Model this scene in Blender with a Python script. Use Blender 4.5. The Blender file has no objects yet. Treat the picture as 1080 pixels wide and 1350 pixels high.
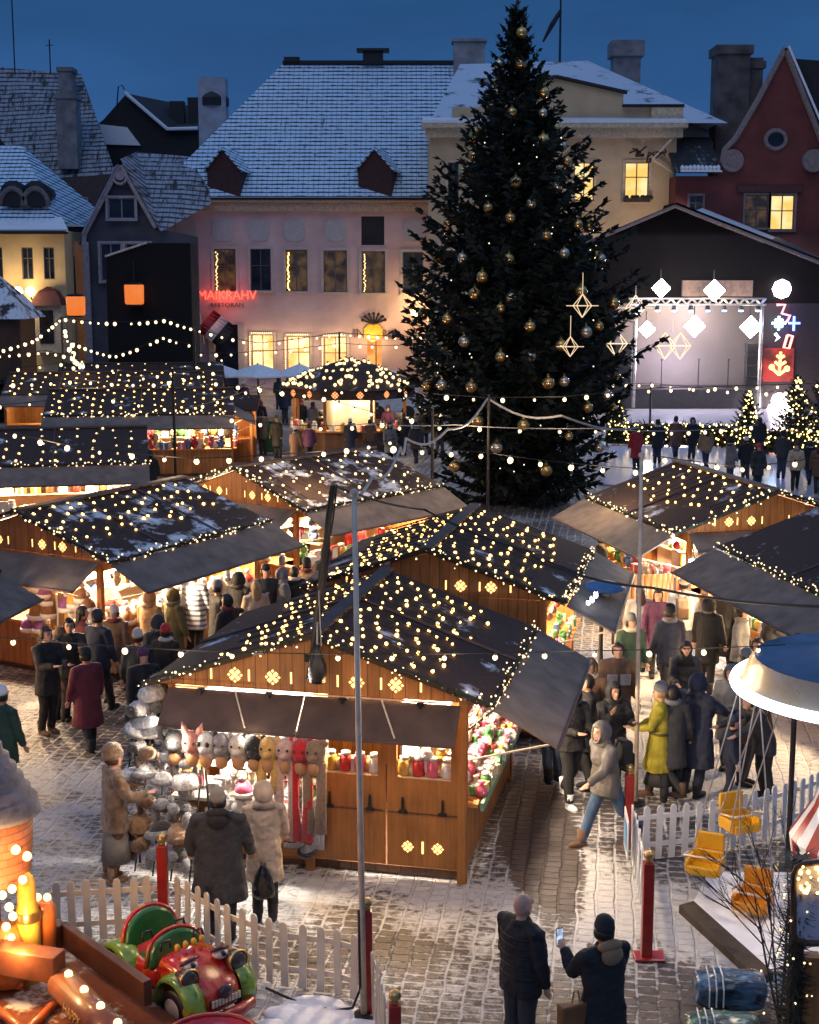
import bpy, bmesh, math, random
from mathutils import Vector, Matrix, noise
random.seed(7)
R=math.radians; PI=math.pi
sc=bpy.context.scene; COL=sc.collection
# ---------------------------------------------------------------- camera
F=1900.; H=7.5; TH=math.atan(320/F); _c,_s=math.cos(TH),math.sin(TH)
cd=bpy.data.cameras.new('camera'); cam=bpy.data.objects.new('camera',cd); COL.objects.link(cam)
cam.location=(0,0,H); cam.rotation_euler=(PI/2-TH,0,0)
cd.sensor_fit='HORIZONTAL'; cd.sensor_width=36; cd.lens=F/1080*36; cd.clip_end=2000
sc.camera=cam
def ray(u,v):
    a=(u-540)/F; b=(675-v)/F
    return (a,_c+b*_s,-_s+b*_c)
def P(u,v,z=0.):
    """ground-survey helper: where the sight line through a photo pixel meets height z"""
    d=ray(u,v); t=(z-H)/d[2]; return Vector((d[0]*t,d[1]*t,z))
def D(u,v,Y):
    d=ray(u,v); t=Y/d[1]; return Vector((d[0]*t,Y,H+d[2]*t))
# ---------------------------------------------------------------- materials
MATS={}
def nmat(name):
    m=bpy.data.materials.new(name); m.use_nodes=True; nt=m.node_tree
    return m,nt,nt.nodes['Principled BSDF']
def mat(name,col,rough=.6,metal=0.,var=.25,scale=6.,bump=0.,bscale=None,coat=0.,sheen=0.,stretch=None,trans=0.):
    if name in MATS: return MATS[name]
    m,nt,b=nmat(name); N=nt.nodes; L=nt.links
    b.inputs['Roughness'].default_value=rough; b.inputs['Metallic'].default_value=metal
    b.inputs['Coat Weight'].default_value=coat
    if sheen: b.inputs['Sheen Weight'].default_value=sheen; b.inputs['Sheen Roughness'].default_value=.5
    if trans: b.inputs['Transmission Weight'].default_value=trans
    tc=N.new('ShaderNodeTexCoord'); nz=N.new('ShaderNodeTexNoise'); nz.inputs['Scale'].default_value=scale; nz.inputs['Detail'].default_value=5
    src=tc.outputs['Object']
    if stretch:
        mp=N.new('ShaderNodeMapping'); mp.inputs['Scale'].default_value=stretch; L.new(src,mp.inputs[0]); src=mp.outputs[0]
    L.new(src,nz.inputs['Vector'])
    mx=N.new('ShaderNodeMix'); mx.data_type='RGBA'
    mx.inputs[6].default_value=(*[max(0,c*(1-var)) for c in col],1); mx.inputs[7].default_value=(*[min(1,c*(1+var)) for c in col],1)
    rm=N.new('ShaderNodeMapRange'); rm.inputs[1].default_value=.3; rm.inputs[2].default_value=.7
    L.new(nz.outputs[0],rm.inputs[0]); L.new(rm.outputs[0],mx.inputs[0]); L.new(mx.outputs[2],b.inputs['Base Color'])
    if bump:
        n2=N.new('ShaderNodeTexNoise'); n2.inputs['Scale'].default_value=bscale or scale*4; n2.inputs['Detail'].default_value=4; L.new(src,n2.inputs['Vector'])
        bp=N.new('ShaderNodeBump'); bp.inputs['Strength'].default_value=bump; bp.inputs['Distance'].default_value=.02
        L.new(n2.outputs[0],bp.inputs['Height']); L.new(bp.outputs[0],b.inputs['Normal'])
    MATS[name]=m; return m
def emat(name,col,st,sample=False):
    if name in MATS: return MATS[name]
    m,nt,b=nmat(name); b.inputs['Base Color'].default_value=(*[min(.8,c) for c in col],1)
    b.inputs['Emission Color'].default_value=(*col,1); b.inputs['Emission Strength'].default_value=st
    if not sample: m.cycles.emission_sampling='NONE'
    MATS[name]=m; return m
def litwin(name,c1,c2,st,scale=3.):
    """warm room seen through a window: lit interior of uneven brightness"""
    if name in MATS: return MATS[name]
    m,nt,b=nmat(name); N=nt.nodes; L=nt.links
    tc=N.new('ShaderNodeTexCoord'); nz=N.new('ShaderNodeTexNoise'); nz.inputs['Scale'].default_value=scale; nz.inputs['Detail'].default_value=3
    L.new(tc.outputs['Object'],nz.inputs['Vector'])
    rp=N.new('ShaderNodeValToRGB'); rp.color_ramp.elements[0].position=.38; rp.color_ramp.elements[0].color=(*c1,1); rp.color_ramp.elements[1].position=.62; rp.color_ramp.elements[1].color=(*c2,1)
    L.new(nz.outputs[0],rp.inputs[0]); L.new(rp.outputs[0],b.inputs['Emission Color']); b.inputs['Emission Strength'].default_value=st
    b.inputs['Base Color'].default_value=(.05,.04,.03,1); b.inputs['Roughness'].default_value=.1
    m.cycles.emission_sampling='NONE'
    MATS[name]=m; return m
def snowy(name,base,amount,rough=.7,scale=1.4,snow=(.78,.8,.84),seam=None,stretch=(1,1,1)):
    """dark roof sheet with melting patches of snow lying on it"""
    if name in MATS: return MATS[name]
    m,nt,b=nmat(name); N=nt.nodes; L=nt.links
    tc=N.new('ShaderNodeTexCoord'); mp=N.new('ShaderNodeMapping'); mp.inputs['Scale'].default_value=stretch; L.new(tc.outputs['Object'],mp.inputs[0])
    nz=N.new('ShaderNodeTexNoise'); nz.inputs['Scale'].default_value=scale; nz.inputs['Detail'].default_value=9; nz.inputs['Roughness'].default_value=.68; L.new(mp.outputs[0],nz.inputs['Vector'])
    rp=N.new('ShaderNodeValToRGB'); rp.color_ramp.elements[0].position=1-amount-.02; rp.color_ramp.elements[1].position=1-amount+.06
    L.new(nz.outputs[0],rp.inputs[0])
    n2=N.new('ShaderNodeTexNoise'); n2.inputs['Scale'].default_value=14; n2.inputs['Detail'].default_value=6; L.new(tc.outputs['Object'],n2.inputs['Vector'])
    mb=N.new('ShaderNodeMix'); mb.data_type='RGBA'; mb.inputs[6].default_value=(*[c*.6 for c in base],1); mb.inputs[7].default_value=(*[c*1.5 for c in base],1); L.new(n2.outputs[0],mb.inputs[0])
    mx=N.new('ShaderNodeMix'); mx.data_type='RGBA'; mx.inputs[7].default_value=(*snow,1); L.new(rp.outputs[0],mx.inputs[0]); L.new(mb.outputs[2],mx.inputs[6])
    L.new(mx.outputs[2],b.inputs['Base Color'])
    mr=N.new('ShaderNodeMapRange'); mr.inputs[3].default_value=rough; mr.inputs[4].default_value=.75; L.new(rp.outputs[0],mr.inputs[0]); L.new(mr.outputs[0],b.inputs['Roughness'])
    ad=N.new('ShaderNodeMath'); ad.operation='MULTIPLY_ADD'; ad.inputs[1].default_value=.25; L.new(n2.outputs[0],ad.inputs[0]); L.new(rp.outputs[0],ad.inputs[2])
    bp=N.new('ShaderNodeBump'); bp.inputs['Strength'].default_value=.6; bp.inputs['Distance'].default_value=.03; L.new(ad.outputs[0],bp.inputs['Height']); L.new(bp.outputs[0],b.inputs['Normal'])
    b.inputs['Specular IOR Level'].default_value=.25
    MATS[name]=m; return m
def tiles(name,tile,row,colw,keep,snow=(.62,.7,.8)):
    """pantiles half covered by snow: snow on each course, dark joints, bare streaks"""
    if name in MATS: return MATS[name]
    m,nt,b=nmat(name); N=nt.nodes; L=nt.links
    uv=N.new('ShaderNodeUVMap'); uv.uv_map='UVMap'
    wob=N.new('ShaderNodeTexNoise'); wob.inputs['Scale'].default_value=.5; L.new(uv.outputs[0],wob.inputs['Vector'])
    wv=N.new('ShaderNodeMix'); wv.data_type='VECTOR'; wv.inputs[0].default_value=.05; L.new(uv.outputs[0],wv.inputs[4]); L.new(wob.outputs[1],wv.inputs[5])
    sp=N.new('ShaderNodeSeparateXYZ'); L.new(wv.outputs[1],sp.inputs[0])
    def M(op,a,b=None,c=None):
        n=N.new('ShaderNodeMath'); n.operation=op
        for i,q in enumerate((a,b,c)):
            if q is None: continue
            if isinstance(q,(int,float)): n.inputs[i].default_value=q
            else: L.new(q,n.inputs[i])
        return n.outputs[0]
    def ss(x,a,b):
        n=N.new('ShaderNodeMapRange'); n.interpolation_type='SMOOTHSTEP'; n.inputs[1].default_value=a; n.inputs[2].default_value=b; L.new(x,n.inputs[0]); return n.outputs[0]
    vr=M('DIVIDE',sp.outputs[1],row); ur=M('DIVIDE',sp.outputs[0],colw); fr=M('FRACT',vr)
    wn=N.new('ShaderNodeTexWhiteNoise'); wn.noise_dimensions='2D'; cb=N.new('ShaderNodeCombineXYZ'); L.new(M('FLOOR',ur),cb.inputs[0]); L.new(M('FLOOR',vr),cb.inputs[1]); L.new(cb.outputs[0],wn.inputs['Vector'])
    course=ss(M('MULTIPLY_ADD',wn.outputs[0],-.18,fr),.08,.26)
    mp=N.new('ShaderNodeMapping'); mp.inputs['Scale'].default_value=(2.6,.42,1); L.new(uv.outputs[0],mp.inputs[0])
    st=N.new('ShaderNodeTexNoise'); st.inputs['Scale'].default_value=1.1; st.inputs['Detail'].default_value=7; st.inputs['Roughness'].default_value=.78; L.new(mp.outputs[0],st.inputs['Vector'])
    streak=ss(M('MULTIPLY_ADD',wn.outputs[0],.10,st.outputs[0]),keep+.03,keep+.17)
    rolls=ss(M('ABSOLUTE',M('SUBTRACT',M('FRACT',ur),.5)),.02,.16)
    br=N.new('ShaderNodeMath'); br.operation='MULTIPLY'; L.new(course,br.inputs[0]); L.new(M('MULTIPLY_ADD',rolls,.35,.65),br.inputs[1])
    mu=N.new('ShaderNodeMath'); mu.operation='MULTIPLY'; L.new(br.outputs[0],mu.inputs[0]); L.new(streak,mu.inputs[1])
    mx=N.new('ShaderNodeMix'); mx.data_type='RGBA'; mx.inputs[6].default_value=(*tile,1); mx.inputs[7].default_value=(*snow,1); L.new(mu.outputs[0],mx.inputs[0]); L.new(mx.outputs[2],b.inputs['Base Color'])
    b.inputs['Roughness'].default_value=.8
    bp=N.new('ShaderNodeBump'); bp.inputs['Strength'].default_value=.8; bp.inputs['Distance'].default_value=.06; L.new(br.outputs[0],bp.inputs['Height']); L.new(bp.outputs[0],b.inputs['Normal'])
    MATS[name]=m; return m
def planks(name,col,board=.16,vert=True,rough=.55,dark=.5):
    """planed boards with darker gaps and grain"""
    if name in MATS: return MATS[name]
    m,nt,b=nmat(name); N=nt.nodes; L=nt.links
    tc=N.new('ShaderNodeTexCoord'); mp=N.new('ShaderNodeMapping'); mp.inputs['Scale'].default_value=(1,1,.08) if vert else (.08,.08,1); L.new(tc.outputs['Object'],mp.inputs[0])
    g=N.new('ShaderNodeTexNoise'); g.inputs['Scale'].default_value=28; g.inputs['Detail'].default_value=6; L.new(mp.outputs[0],g.inputs['Vector'])
    lo=N.new('ShaderNodeTexNoise'); lo.inputs['Scale'].default_value=2.2; lo.inputs['Detail'].default_value=4; L.new(tc.outputs['Object'],lo.inputs['Vector'])
    a=N.new('ShaderNodeMath'); a.operation='ADD'; L.new(g.outputs[0],a.inputs[0]); L.new(lo.outputs[0],a.inputs[1])
    mr=N.new('ShaderNodeMapRange'); mr.inputs[1].default_value=.6; mr.inputs[2].default_value=1.4; L.new(a.outputs[0],mr.inputs[0])
    mx=N.new('ShaderNodeMix'); mx.data_type='RGBA'; mx.inputs[6].default_value=(*[c*dark for c in col],1); mx.inputs[7].default_value=(*[min(1,c*1.25) for c in col],1); L.new(mr.outputs[0],mx.inputs[0])
    src=mx.outputs[2]; hgt=g.outputs[0]
    if board:
        sp=N.new('ShaderNodeSeparateXYZ'); L.new(tc.outputs['Object'],sp.inputs[0]); ad=N.new('ShaderNodeMath'); ad.operation='ADD'
        if vert: L.new(sp.outputs[0],ad.inputs[0]); L.new(sp.outputs[1],ad.inputs[1])
        else: L.new(sp.outputs[2],ad.inputs[0]); ad.inputs[1].default_value=.03
        dv=N.new('ShaderNodeMath'); dv.operation='DIVIDE'; dv.inputs[1].default_value=board; L.new(ad.outputs[0],dv.inputs[0])
        fr=N.new('ShaderNodeMath'); fr.operation='FRACT'; L.new(dv.outputs[0],fr.inputs[0]); fl=N.new('ShaderNodeMath'); fl.operation='FLOOR'; L.new(dv.outputs[0],fl.inputs[0])
        gp=N.new('ShaderNodeMapRange'); gp.inputs[1].default_value=.0; gp.inputs[2].default_value=.09; L.new(fr.outputs[0],gp.inputs[0])
        wn=N.new('ShaderNodeTexWhiteNoise'); wn.noise_dimensions='1D'; L.new(fl.outputs[0],wn.inputs['W']); tn=N.new('ShaderNodeMapRange'); tn.inputs[3].default_value=.72; tn.inputs[4].default_value=1.12; L.new(wn.outputs[0],tn.inputs[0])
        gg=N.new('ShaderNodeMath'); gg.operation='MULTIPLY'; L.new(gp.outputs[0],gg.inputs[0]); L.new(tn.outputs[0],gg.inputs[1])
        sc2=N.new('ShaderNodeVectorMath'); sc2.operation='SCALE'; L.new(src,sc2.inputs[0]); L.new(gg.outputs[0],sc2.inputs['Scale']); src=sc2.outputs[0]
        hh=N.new('ShaderNodeMath'); hh.operation='MULTIPLY_ADD'; hh.inputs[1].default_value=.3; L.new(g.outputs[0],hh.inputs[0]); L.new(gp.outputs[0],hh.inputs[2]); hgt=hh.outputs[0]
    L.new(src,b.inputs['Base Color']); b.inputs['Roughness'].default_value=rough
    bp=N.new('ShaderNodeBump'); bp.inputs['Strength'].default_value=.35; bp.inputs['Distance'].default_value=.01; L.new(hgt,bp.inputs['Height']); L.new(bp.outputs[0],b.inputs['Normal'])
    MATS[name]=m; return m
# ---------------------------------------------------------------- mesh builder
class MB:
    def __init__(s): s.v=[]; s.f=[]; s.m=[]; s.uv=None
    def add(s,vs,fs,mi=0,M=None):
        n=len(s.v)
        s.v+= [tuple(M@Vector(v)) for v in vs] if M is not None else [tuple(v) for v in vs]
        s.f+=[tuple(i+n for i in f) for f in fs]; s.m+=[mi]*len(fs); return s
    def box(s,c,sz,mi=0,rz=0.,M=None):
        x,y,z=[a/2 for a in sz]
        vs=[(-x,-y,-z),(x,-y,-z),(x,y,-z),(-x,y,-z),(-x,-y,z),(x,-y,z),(x,y,z),(-x,y,z)]
        T=Matrix.Translation(c)@Matrix.Rotation(rz,4,'Z')
        if M is not None: T=M@T
        return s.add(vs,[(0,3,2,1),(4,5,6,7),(0,1,5,4),(1,2,6,5),(2,3,7,6),(3,0,4,7)],mi,T)
    def quad(s,a,b,c,d,mi=0): return s.add([a,b,c,d],[(0,1,2,3)],mi)
    def slab(s,pts,th,mi=0):
        """polygon with thickness th, extruded against its normal"""
        p=[Vector(a) for a in pts]; n=(p[1]-p[0]).cross(p[2]-p[0]).normalized()*th; k=len(p)
        vs=p+[a-n for a in p]
        fs=[tuple(range(k)),tuple(range(2*k-1,k-1,-1))]+[(i,i+k,(i+1)%k+k,(i+1)%k) for i in range(k)]
        return s.add(vs,fs,mi)
    def tube(s,pts,rad,n=8,mi=0,cap=True,flat=None,closed=False):
        """lofted tube; rad number or list; flat=(rx multiplier, ry multiplier) list for elliptic sections"""
        p=[Vector(a) for a in pts]; k=len(p)
        r=rad if isinstance(rad,(list,tuple)) else [rad]*k
        vs=[];ref=None
        for i in range(k):
            if closed: t=(p[(i+1)%k]-p[i-1])
            else: t=(p[min(i+1,k-1)]-p[max(i-1,0)])
            if t.length<1e-9: t=Vector((0,0,1))
            t.normalize()
            if ref is None:
                ref=Vector((1,0,0)) if abs(t.x)<.9 else Vector((0,1,0))
            a=(ref-t*ref.dot(t)).normalized(); b=t.cross(a); ref=a
            fx,fy=flat[i] if flat else (1,1)
            for j in range(n):
                w=2*PI*j/n; vs.append(p[i]+a*(math.cos(w)*r[i]*fx)+b*(math.sin(w)*r[i]*fy))
        fs=[]
        for i in range(k if closed else k-1):
            i2=(i+1)%k
            for j in range(n):
                j2=(j+1)%n; fs.append((i*n+j,i*n+j2,i2*n+j2,i2*n+j))
        if cap and not closed:
            fs.append(tuple(range(n-1,-1,-1))); fs.append(tuple((k-1)*n+j for j in range(n)))
        return s.add(vs,fs,mi)
    def ell(s,c,r,n=10,m=7,mi=0,M=None):
        if not isinstance(r,(tuple,list,Vector)): r=(r,r,r)
        vs=[(0,0,r[2])]
        for i in range(1,m):
            a=PI*i/m
            for j in range(n):
                w=2*PI*j/n; vs.append((math.sin(a)*math.cos(w)*r[0],math.sin(a)*math.sin(w)*r[1],math.cos(a)*r[2]))
        vs.append((0,0,-r[2])); fs=[]
        for j in range(n): fs.append((0,1+j,1+(j+1)%n))
        for i in range(m-2):
            for j in range(n):
                a=1+i*n+j; b=1+i*n+(j+1)%n; fs.append((a,a+n,b+n,b))
        e=len(vs)-1
        for j in range(n): fs.append((e,1+(m-2)*n+(j+1)%n,1+(m-2)*n+j))
        T=Matrix.Translation(c)
        if M is not None: T=T@M
        return s.add(vs,fs,mi,T)
    def lathe(s,prof,n=16,mi=0,M=None,cap=True):
        vs=[];k=len(prof)
        for r,z in prof:
            for j in range(n):
                w=2*PI*j/n; vs.append((r*math.cos(w),r*math.sin(w),z))
        fs=[(i*n+j,i*n+(j+1)%n,(i+1)*n+(j+1)%n,(i+1)*n+j) for i in range(k-1) for j in range(n)]
        if cap: fs+=[tuple(range(n-1,-1,-1)),tuple((k-1)*n+j for j in range(n))]
        return s.add(vs,fs,mi,M)
    def mesh(s,name,mats):
        me=bpy.data.meshes.new(name); me.from_pydata(s.v,[],s.f)
        for m in (mats if isinstance(mats,(list,tuple)) else [mats]): me.materials.append(m)
        if any(s.m): me.polygons.foreach_set('material_index',s.m)
        if s.uv:
            ul=me.uv_layers.new(name='UVMap')
            for i,l in enumerate(me.loops): ul.data[i].uv=s.uv(me.vertices[l.vertex_index].co)
        me.update(); return me
    def build(s,name,mats,parent=None,smooth=False,bevel=0,loc=None,rz=0.):
        me=s.mesh(name,mats)
        if smooth: me.polygons.foreach_set('use_smooth',[True]*len(me.polygons))
        o=bpy.data.objects.new(name,me); COL.objects.link(o)
        if parent is not None: o.parent=parent
        if loc is not None: o.location=loc
        o.rotation_euler.z=rz
        if bevel:
            b=o.modifiers.new('bevel','BEVEL'); b.width=bevel; b.segments=2; b.limit_method='ANGLE'; b.harden_normals=False
        return o
def tag(o,label=None,cat=None,group=None,kind=None):
    if label: o['label']=label
    if cat: o['category']=cat
    if group: o['group']=group
    if kind: o['kind']=kind
    return o
def thing(name,label,cat,loc=(0,0,0),rz=0.,group=None):
    o=bpy.data.objects.new(name,None); o.empty_display_size=.2; COL.objects.link(o); o.location=loc; o.rotation_euler.z=rz
    return tag(o,label,cat,group)
def child(name,me,parent,loc=(0,0,0),rot=(0,0,0),sc_=1):
    o=bpy.data.objects.new(name,me); COL.objects.link(o); o.parent=parent; o.location=loc; o.rotation_euler=rot
    if sc_!=1: o.scale=(sc_,)*3 if not isinstance(sc_,tuple) else sc_
    return o
def smooth(me): me.polygons.foreach_set('use_smooth',[True]*len(me.polygons)); return me
LIGHT={'stall_light':7.,'flood_beam':.22,'globe_light':.4,'door_light':.5,'rink_light':.35,'neon_red':.05,'neon_blue':.2,'stage_wash':.22,'facade_lamp':.3,'cream_wall_light':.4,'turret_light':2.2,'ride_light':.9,'led_light':.5,'string_glow':1.25}
def lamp(name,loc,energy,col=(1,.72,.42),r=.15,spot=None,aim=None,parent=None):
    l=bpy.data.lights.new(name,'SPOT' if spot else 'POINT'); l.energy=energy*LIGHT.get(name,1.); l.color=col; l.shadow_soft_size=r
    o=bpy.data.objects.new(name,l); COL.objects.link(o); o.location=loc
    if spot: l.spot_size=spot; l.spot_blend=.6; o.rotation_euler=(Vector(aim)-Vector(loc)).to_track_quat('-Z','Y').to_euler()
    if parent is not None: o.parent=parent
    return o
# ---------------------------------------------------------------- sky and light
w=bpy.data.worlds.new('World'); sc.world=w; w.use_nodes=True; nt=w.node_tree; bg=nt.nodes['Background']
SUN_EL,SUN_ROT=R(3),R(200)
sk=nt.nodes.new('ShaderNodeTexSky'); sk.sky_type='NISHITA'; sk.sun_disc=False; sk.sun_elevation=R(1.5); sk.sun_rotation=SUN_ROT; sk.ozone_density=6
tc=nt.nodes.new('ShaderNodeTexCoord'); sx=nt.nodes.new('ShaderNodeSeparateXYZ'); nt.links.new(tc.outputs['Generated'],sx.inputs[0])
rp=nt.nodes.new('ShaderNodeValToRGB'); cr=rp.color_ramp
for i,(p,c) in enumerate([(0,(.032,.098,.262)),(.10,(.027,.090,.245)),(.20,(.014,.058,.155)),(.42,(.07,.16,.36)),(1,(.17,.31,.60))]):
    e=cr.elements[i] if i<2 else cr.elements.new(p)
    e.position=p; e.color=(*c,1)
nt.links.new(sx.outputs[2],rp.inputs[0])
cn=nt.nodes.new('ShaderNodeTexNoise'); cn.inputs['Scale'].default_value=2.2; cn.inputs['Detail'].default_value=5
cm=nt.nodes.new('ShaderNodeMapping'); cm.inputs['Scale'].default_value=(1,1,3.5); nt.links.new(tc.outputs['Generated'],cm.inputs[0]); nt.links.new(cm.outputs[0],cn.inputs['Vector'])
cr2=nt.nodes.new('ShaderNodeMapRange'); cr2.inputs[1].default_value=.3; cr2.inputs[2].default_value=.75; cr2.inputs[3].default_value=.68; cr2.inputs[4].default_value=1.5; nt.links.new(cn.outputs[0],cr2.inputs[0])
vm=nt.nodes.new('ShaderNodeVectorMath'); vm.operation='SCALE'; nt.links.new(rp.outputs[0],vm.inputs[0]); nt.links.new(cr2.outputs[0],vm.inputs['Scale'])
vs=nt.nodes.new('ShaderNodeVectorMath'); vs.operation='SCALE'; vs.inputs['Scale'].default_value=.004; nt.links.new(sk.outputs[0],vs.inputs[0])
va=nt.nodes.new('ShaderNodeVectorMath'); va.operation='ADD'; nt.links.new(vm.outputs[0],va.inputs[0]); nt.links.new(vs.outputs[0],va.inputs[1])
nt.links.new(va.outputs[0],bg.inputs[0]); bg.inputs[1].default_value=1.0
sl=bpy.data.lights.new('sun','SUN'); sl.energy=.27; sl.angle=R(40); sl.color=(1,.82,.70)
so=bpy.data.objects.new('sun',sl); COL.objects.link(so); so.rotation_euler=(R(48),0,R(-18))
vset=sc.view_settings; vset.view_transform='Standard'; vset.look='None'; vset.gamma=1; vset.use_curve_mapping=False; vset.exposure=0
sc.cycles.use_denoising=True; sc.cycles.max_bounces=6; sc.cycles.diffuse_bounces=3; sc.cycles.sample_clamp_indirect=4; sc.cycles.sample_clamp_direct=40
# ---------------------------------------------------------------- shared materials
M_wood=planks('orange_wood',(.42,.17,.045)); M_woodh=planks('orange_wood_level',(.45,.19,.05),vert=False)
M_wooddk=planks('dark_wood',(.13,.06,.03)); M_ply=planks('honey_plywood',(.38,.155,.038),board=0,dark=.55,rough=.42)
M_roof=snowy('stall_roof_bitumen',(.062,.036,.028),.39,rough=.8,scale=1.1,stretch=(1,.8,1))
M_roofs=snowy('stall_roof_snowy',(.062,.036,.028),.46,rough=.8,scale=1.6,stretch=(1,.7,1))
M_batten=mat('roof_batten',(.09,.055,.045),.6)
M_flap=mat('awning_sheet',(.19,.145,.115),.8,var=.3,scale=3,bump=.15)
M_flapb=mat('awning_sheet_brown',(.075,.042,.028),.6,var=.35,scale=3,bump=.15)
M_metal=mat('galvanised_steel',(.66,.54,.41),.5,.1); M_black=mat('black_steel',(.012,.012,.013),.45); M_iron=mat('black_iron',(.015,.014,.014),.5,.3)
M_cable=mat('rubber_cable',(.015,.015,.016),.6); M_wcable=mat('frosted_cable',(.3,.3,.31),.6)
M_snow=mat('snow',(.78,.8,.84),.7,var=.07,scale=5,bump=.5,bscale=9)
M_white=mat('white_paint',(.75,.74,.72),.5,var=.08); M_cream=mat('cream_paint',(.72,.62,.47),.5,var=.12,scale=4)
M_red=mat('red_lacquer',(.32,.016,.012),.32,coat=.4,var=.25); M_gold=mat('brass',(.62,.42,.16),.28,.9)
M_fir=mat('fir_needles',(.008,.014,.008),.7,var=.5,scale=3); M_garland=mat('garland_fir',(.016,.022,.012),.75,var=.5,scale=9)
M_bark=mat('spruce_bark',(.05,.035,.025),.85,bump=.5)
E_bulb=emat('bulb_warm',(1,.68,.32),2.3); E_bulbg=emat('bulb_gold',(1,.58,.16),6.5,True); E_fairy=emat('fairy_light',(1,.72,.40),2.2); E_bulbw=emat('bulb_white',(1,.74,.40),2.8)
E_cut=emat('lit_cutout',(1,.62,.2),2.6); E_tube=emat('strip_lamp',(1,.9,.75),12)
E_cool=emat('cold_led',(.8,.9,1),10)
# ================================================================ GROUND
def ground_mat():
    m,nt,b=nmat('snowy_cobbles'); N=nt.nodes; L=nt.links
    tc=N.new('ShaderNodeTexCoord')
    mp=N.new('ShaderNodeMapping'); mp.inputs['Rotation'].default_value=(0,0,R(8)); L.new(tc.outputs['Object'],mp.inputs[0])
    wz=N.new('ShaderNodeTexNoise'); wz.inputs['Scale'].default_value=1.9; wz.inputs['Detail'].default_value=2; L.new(mp.outputs[0],wz.inputs['Vector'])
    wm=N.new('ShaderNodeMix'); wm.data_type='VECTOR'; wm.inputs[0].default_value=.085; L.new(mp.outputs[0],wm.inputs[4]); L.new(wz.outputs[1],wm.inputs[5])
    br=N.new('ShaderNodeTexBrick'); br.offset=.5; br.inputs['Scale'].default_value=1; br.inputs['Brick Width'].default_value=.155; br.inputs['Row Height'].default_value=.205
    br.inputs['Mortar Size'].default_value=.021; br.inputs['Mortar Smooth'].default_value=.6; br.inputs['Bias'].default_value=-.2
    br.inputs['Color1'].default_value=(.2,.2,.2,1); br.inputs['Color2'].default_value=(1,1,1,1); br.inputs['Mortar'].default_value=(0,0,0,1)
    # bricks laid with the courses running away from the viewer
    rt=N.new('ShaderNodeMapping'); rt.inputs['Rotation'].default_value=(0,0,R(90)); L.new(wm.outputs[1],rt.inputs[0]); L.new(rt.outputs[0],br.inputs['Vector'])
    fine=N.new('ShaderNodeTexNoise'); fine.inputs['Scale'].default_value=9; fine.inputs['Detail'].default_value=8; fine.inputs['Roughness'].default_value=.7; L.new(tc.outputs['Object'],fine.inputs['Vector'])
    big=N.new('ShaderNodeTexNoise'); big.inputs['Scale'].default_value=.55; big.inputs['Detail'].default_value=5; big.inputs['Roughness'].default_value=.6; L.new(tc.outputs['Object'],big.inputs['Vector'])
    stone=N.new('ShaderNodeMix'); stone.data_type='RGBA'; stone.inputs[6].default_value=(.055,.045,.042,1); stone.inputs[7].default_value=(.19,.15,.13,1); 
    ml=N.new('ShaderNodeMath'); ml.operation='MULTIPLY'; L.new(br.outputs[0],ml.inputs[0]); L.new(fine.outputs[0],ml.inputs[1]); L.new(ml.outputs[0],stone.inputs[0])
    snowc=N.new('ShaderNodeMix'); snowc.data_type='RGBA'; snowc.inputs[6].default_value=(.30,.28,.265,1); snowc.inputs[7].default_value=(.74,.74,.74,1); L.new(fine.outputs[0],snowc.inputs[0])
    # snow amount: joints full, stone tops by noise, plus a survey of swept and trodden places
    sx=N.new('ShaderNodeSeparateXYZ'); L.new(tc.outputs['Object'],sx.inputs[0])
    def M(op,a,b=None,c=None):
        n=N.new('ShaderNodeMath'); n.operation=op
        for i,q in enumerate((a,b,c)):
            if q is None: continue
            if isinstance(q,(int,float)): n.inputs[i].default_value=q
            else: L.new(q,n.inputs[i])
        return n.outputs[0]
    def blob(cx,cy,rx,ry):
        a=M('DIVIDE',M('SUBTRACT',sx.outputs[0],cx),rx); b2=M('DIVIDE',M('SUBTRACT',sx.outputs[1],cy),ry)
        d=M('ADD',M('MULTIPLY',a,a),M('MULTIPLY',b2,b2)); n=N.new('ShaderNodeMapRange'); n.inputs[1].default_value=.2; n.inputs[2].default_value=1.; n.inputs[3].default_value=1; n.inputs[4].default_value=0; L.new(d,n.inputs[0]); return n.outputs[0]
    v=M('MULTIPLY_ADD',big.outputs[0],.95,M('MULTIPLY',fine.outputs[0],.95))
    v=M('ADD',v,-.49)
    for (cx,cy,rx,ry,k) in SNOW_SPOTS: v=M('MULTIPLY_ADD',blob(cx,cy,rx,ry),k,v)
    joint=M('SUBTRACT',1.,br.outputs['Fac']); # 1 on stones
    v=M('MULTIPLY_ADD',br.outputs['Fac'],.17,v)
    mr=N.new('ShaderNodeMapRange'); mr.interpolation_type='SMOOTHSTEP'; mr.inputs[1].default_value=.44; mr.inputs[2].default_value=.62; L.new(v,mr.inputs[0])
    mx=N.new('ShaderNodeMix'); mx.data_type='RGBA'; L.new(mr.outputs[0],mx.inputs[0]); L.new(stone.outputs[2],mx.inputs[6]); L.new(snowc.outputs[2],mx.inputs[7])
    L.new(mx.outputs[2],b.inputs['Base Color'])
    rr=N.new('ShaderNodeMapRange'); rr.inputs[3].default_value=.38; rr.inputs[4].default_value=.8; L.new(mr.outputs[0],rr.inputs[0]); L.new(rr.outputs[0],b.inputs['Roughness'])
    hh=M('MULTIPLY_ADD',br.outputs['Fac'],-.8,M('MULTIPLY_ADD',fine.outputs[0],.9,M('MULTIPLY',mr.outputs[0],.35)))
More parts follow.
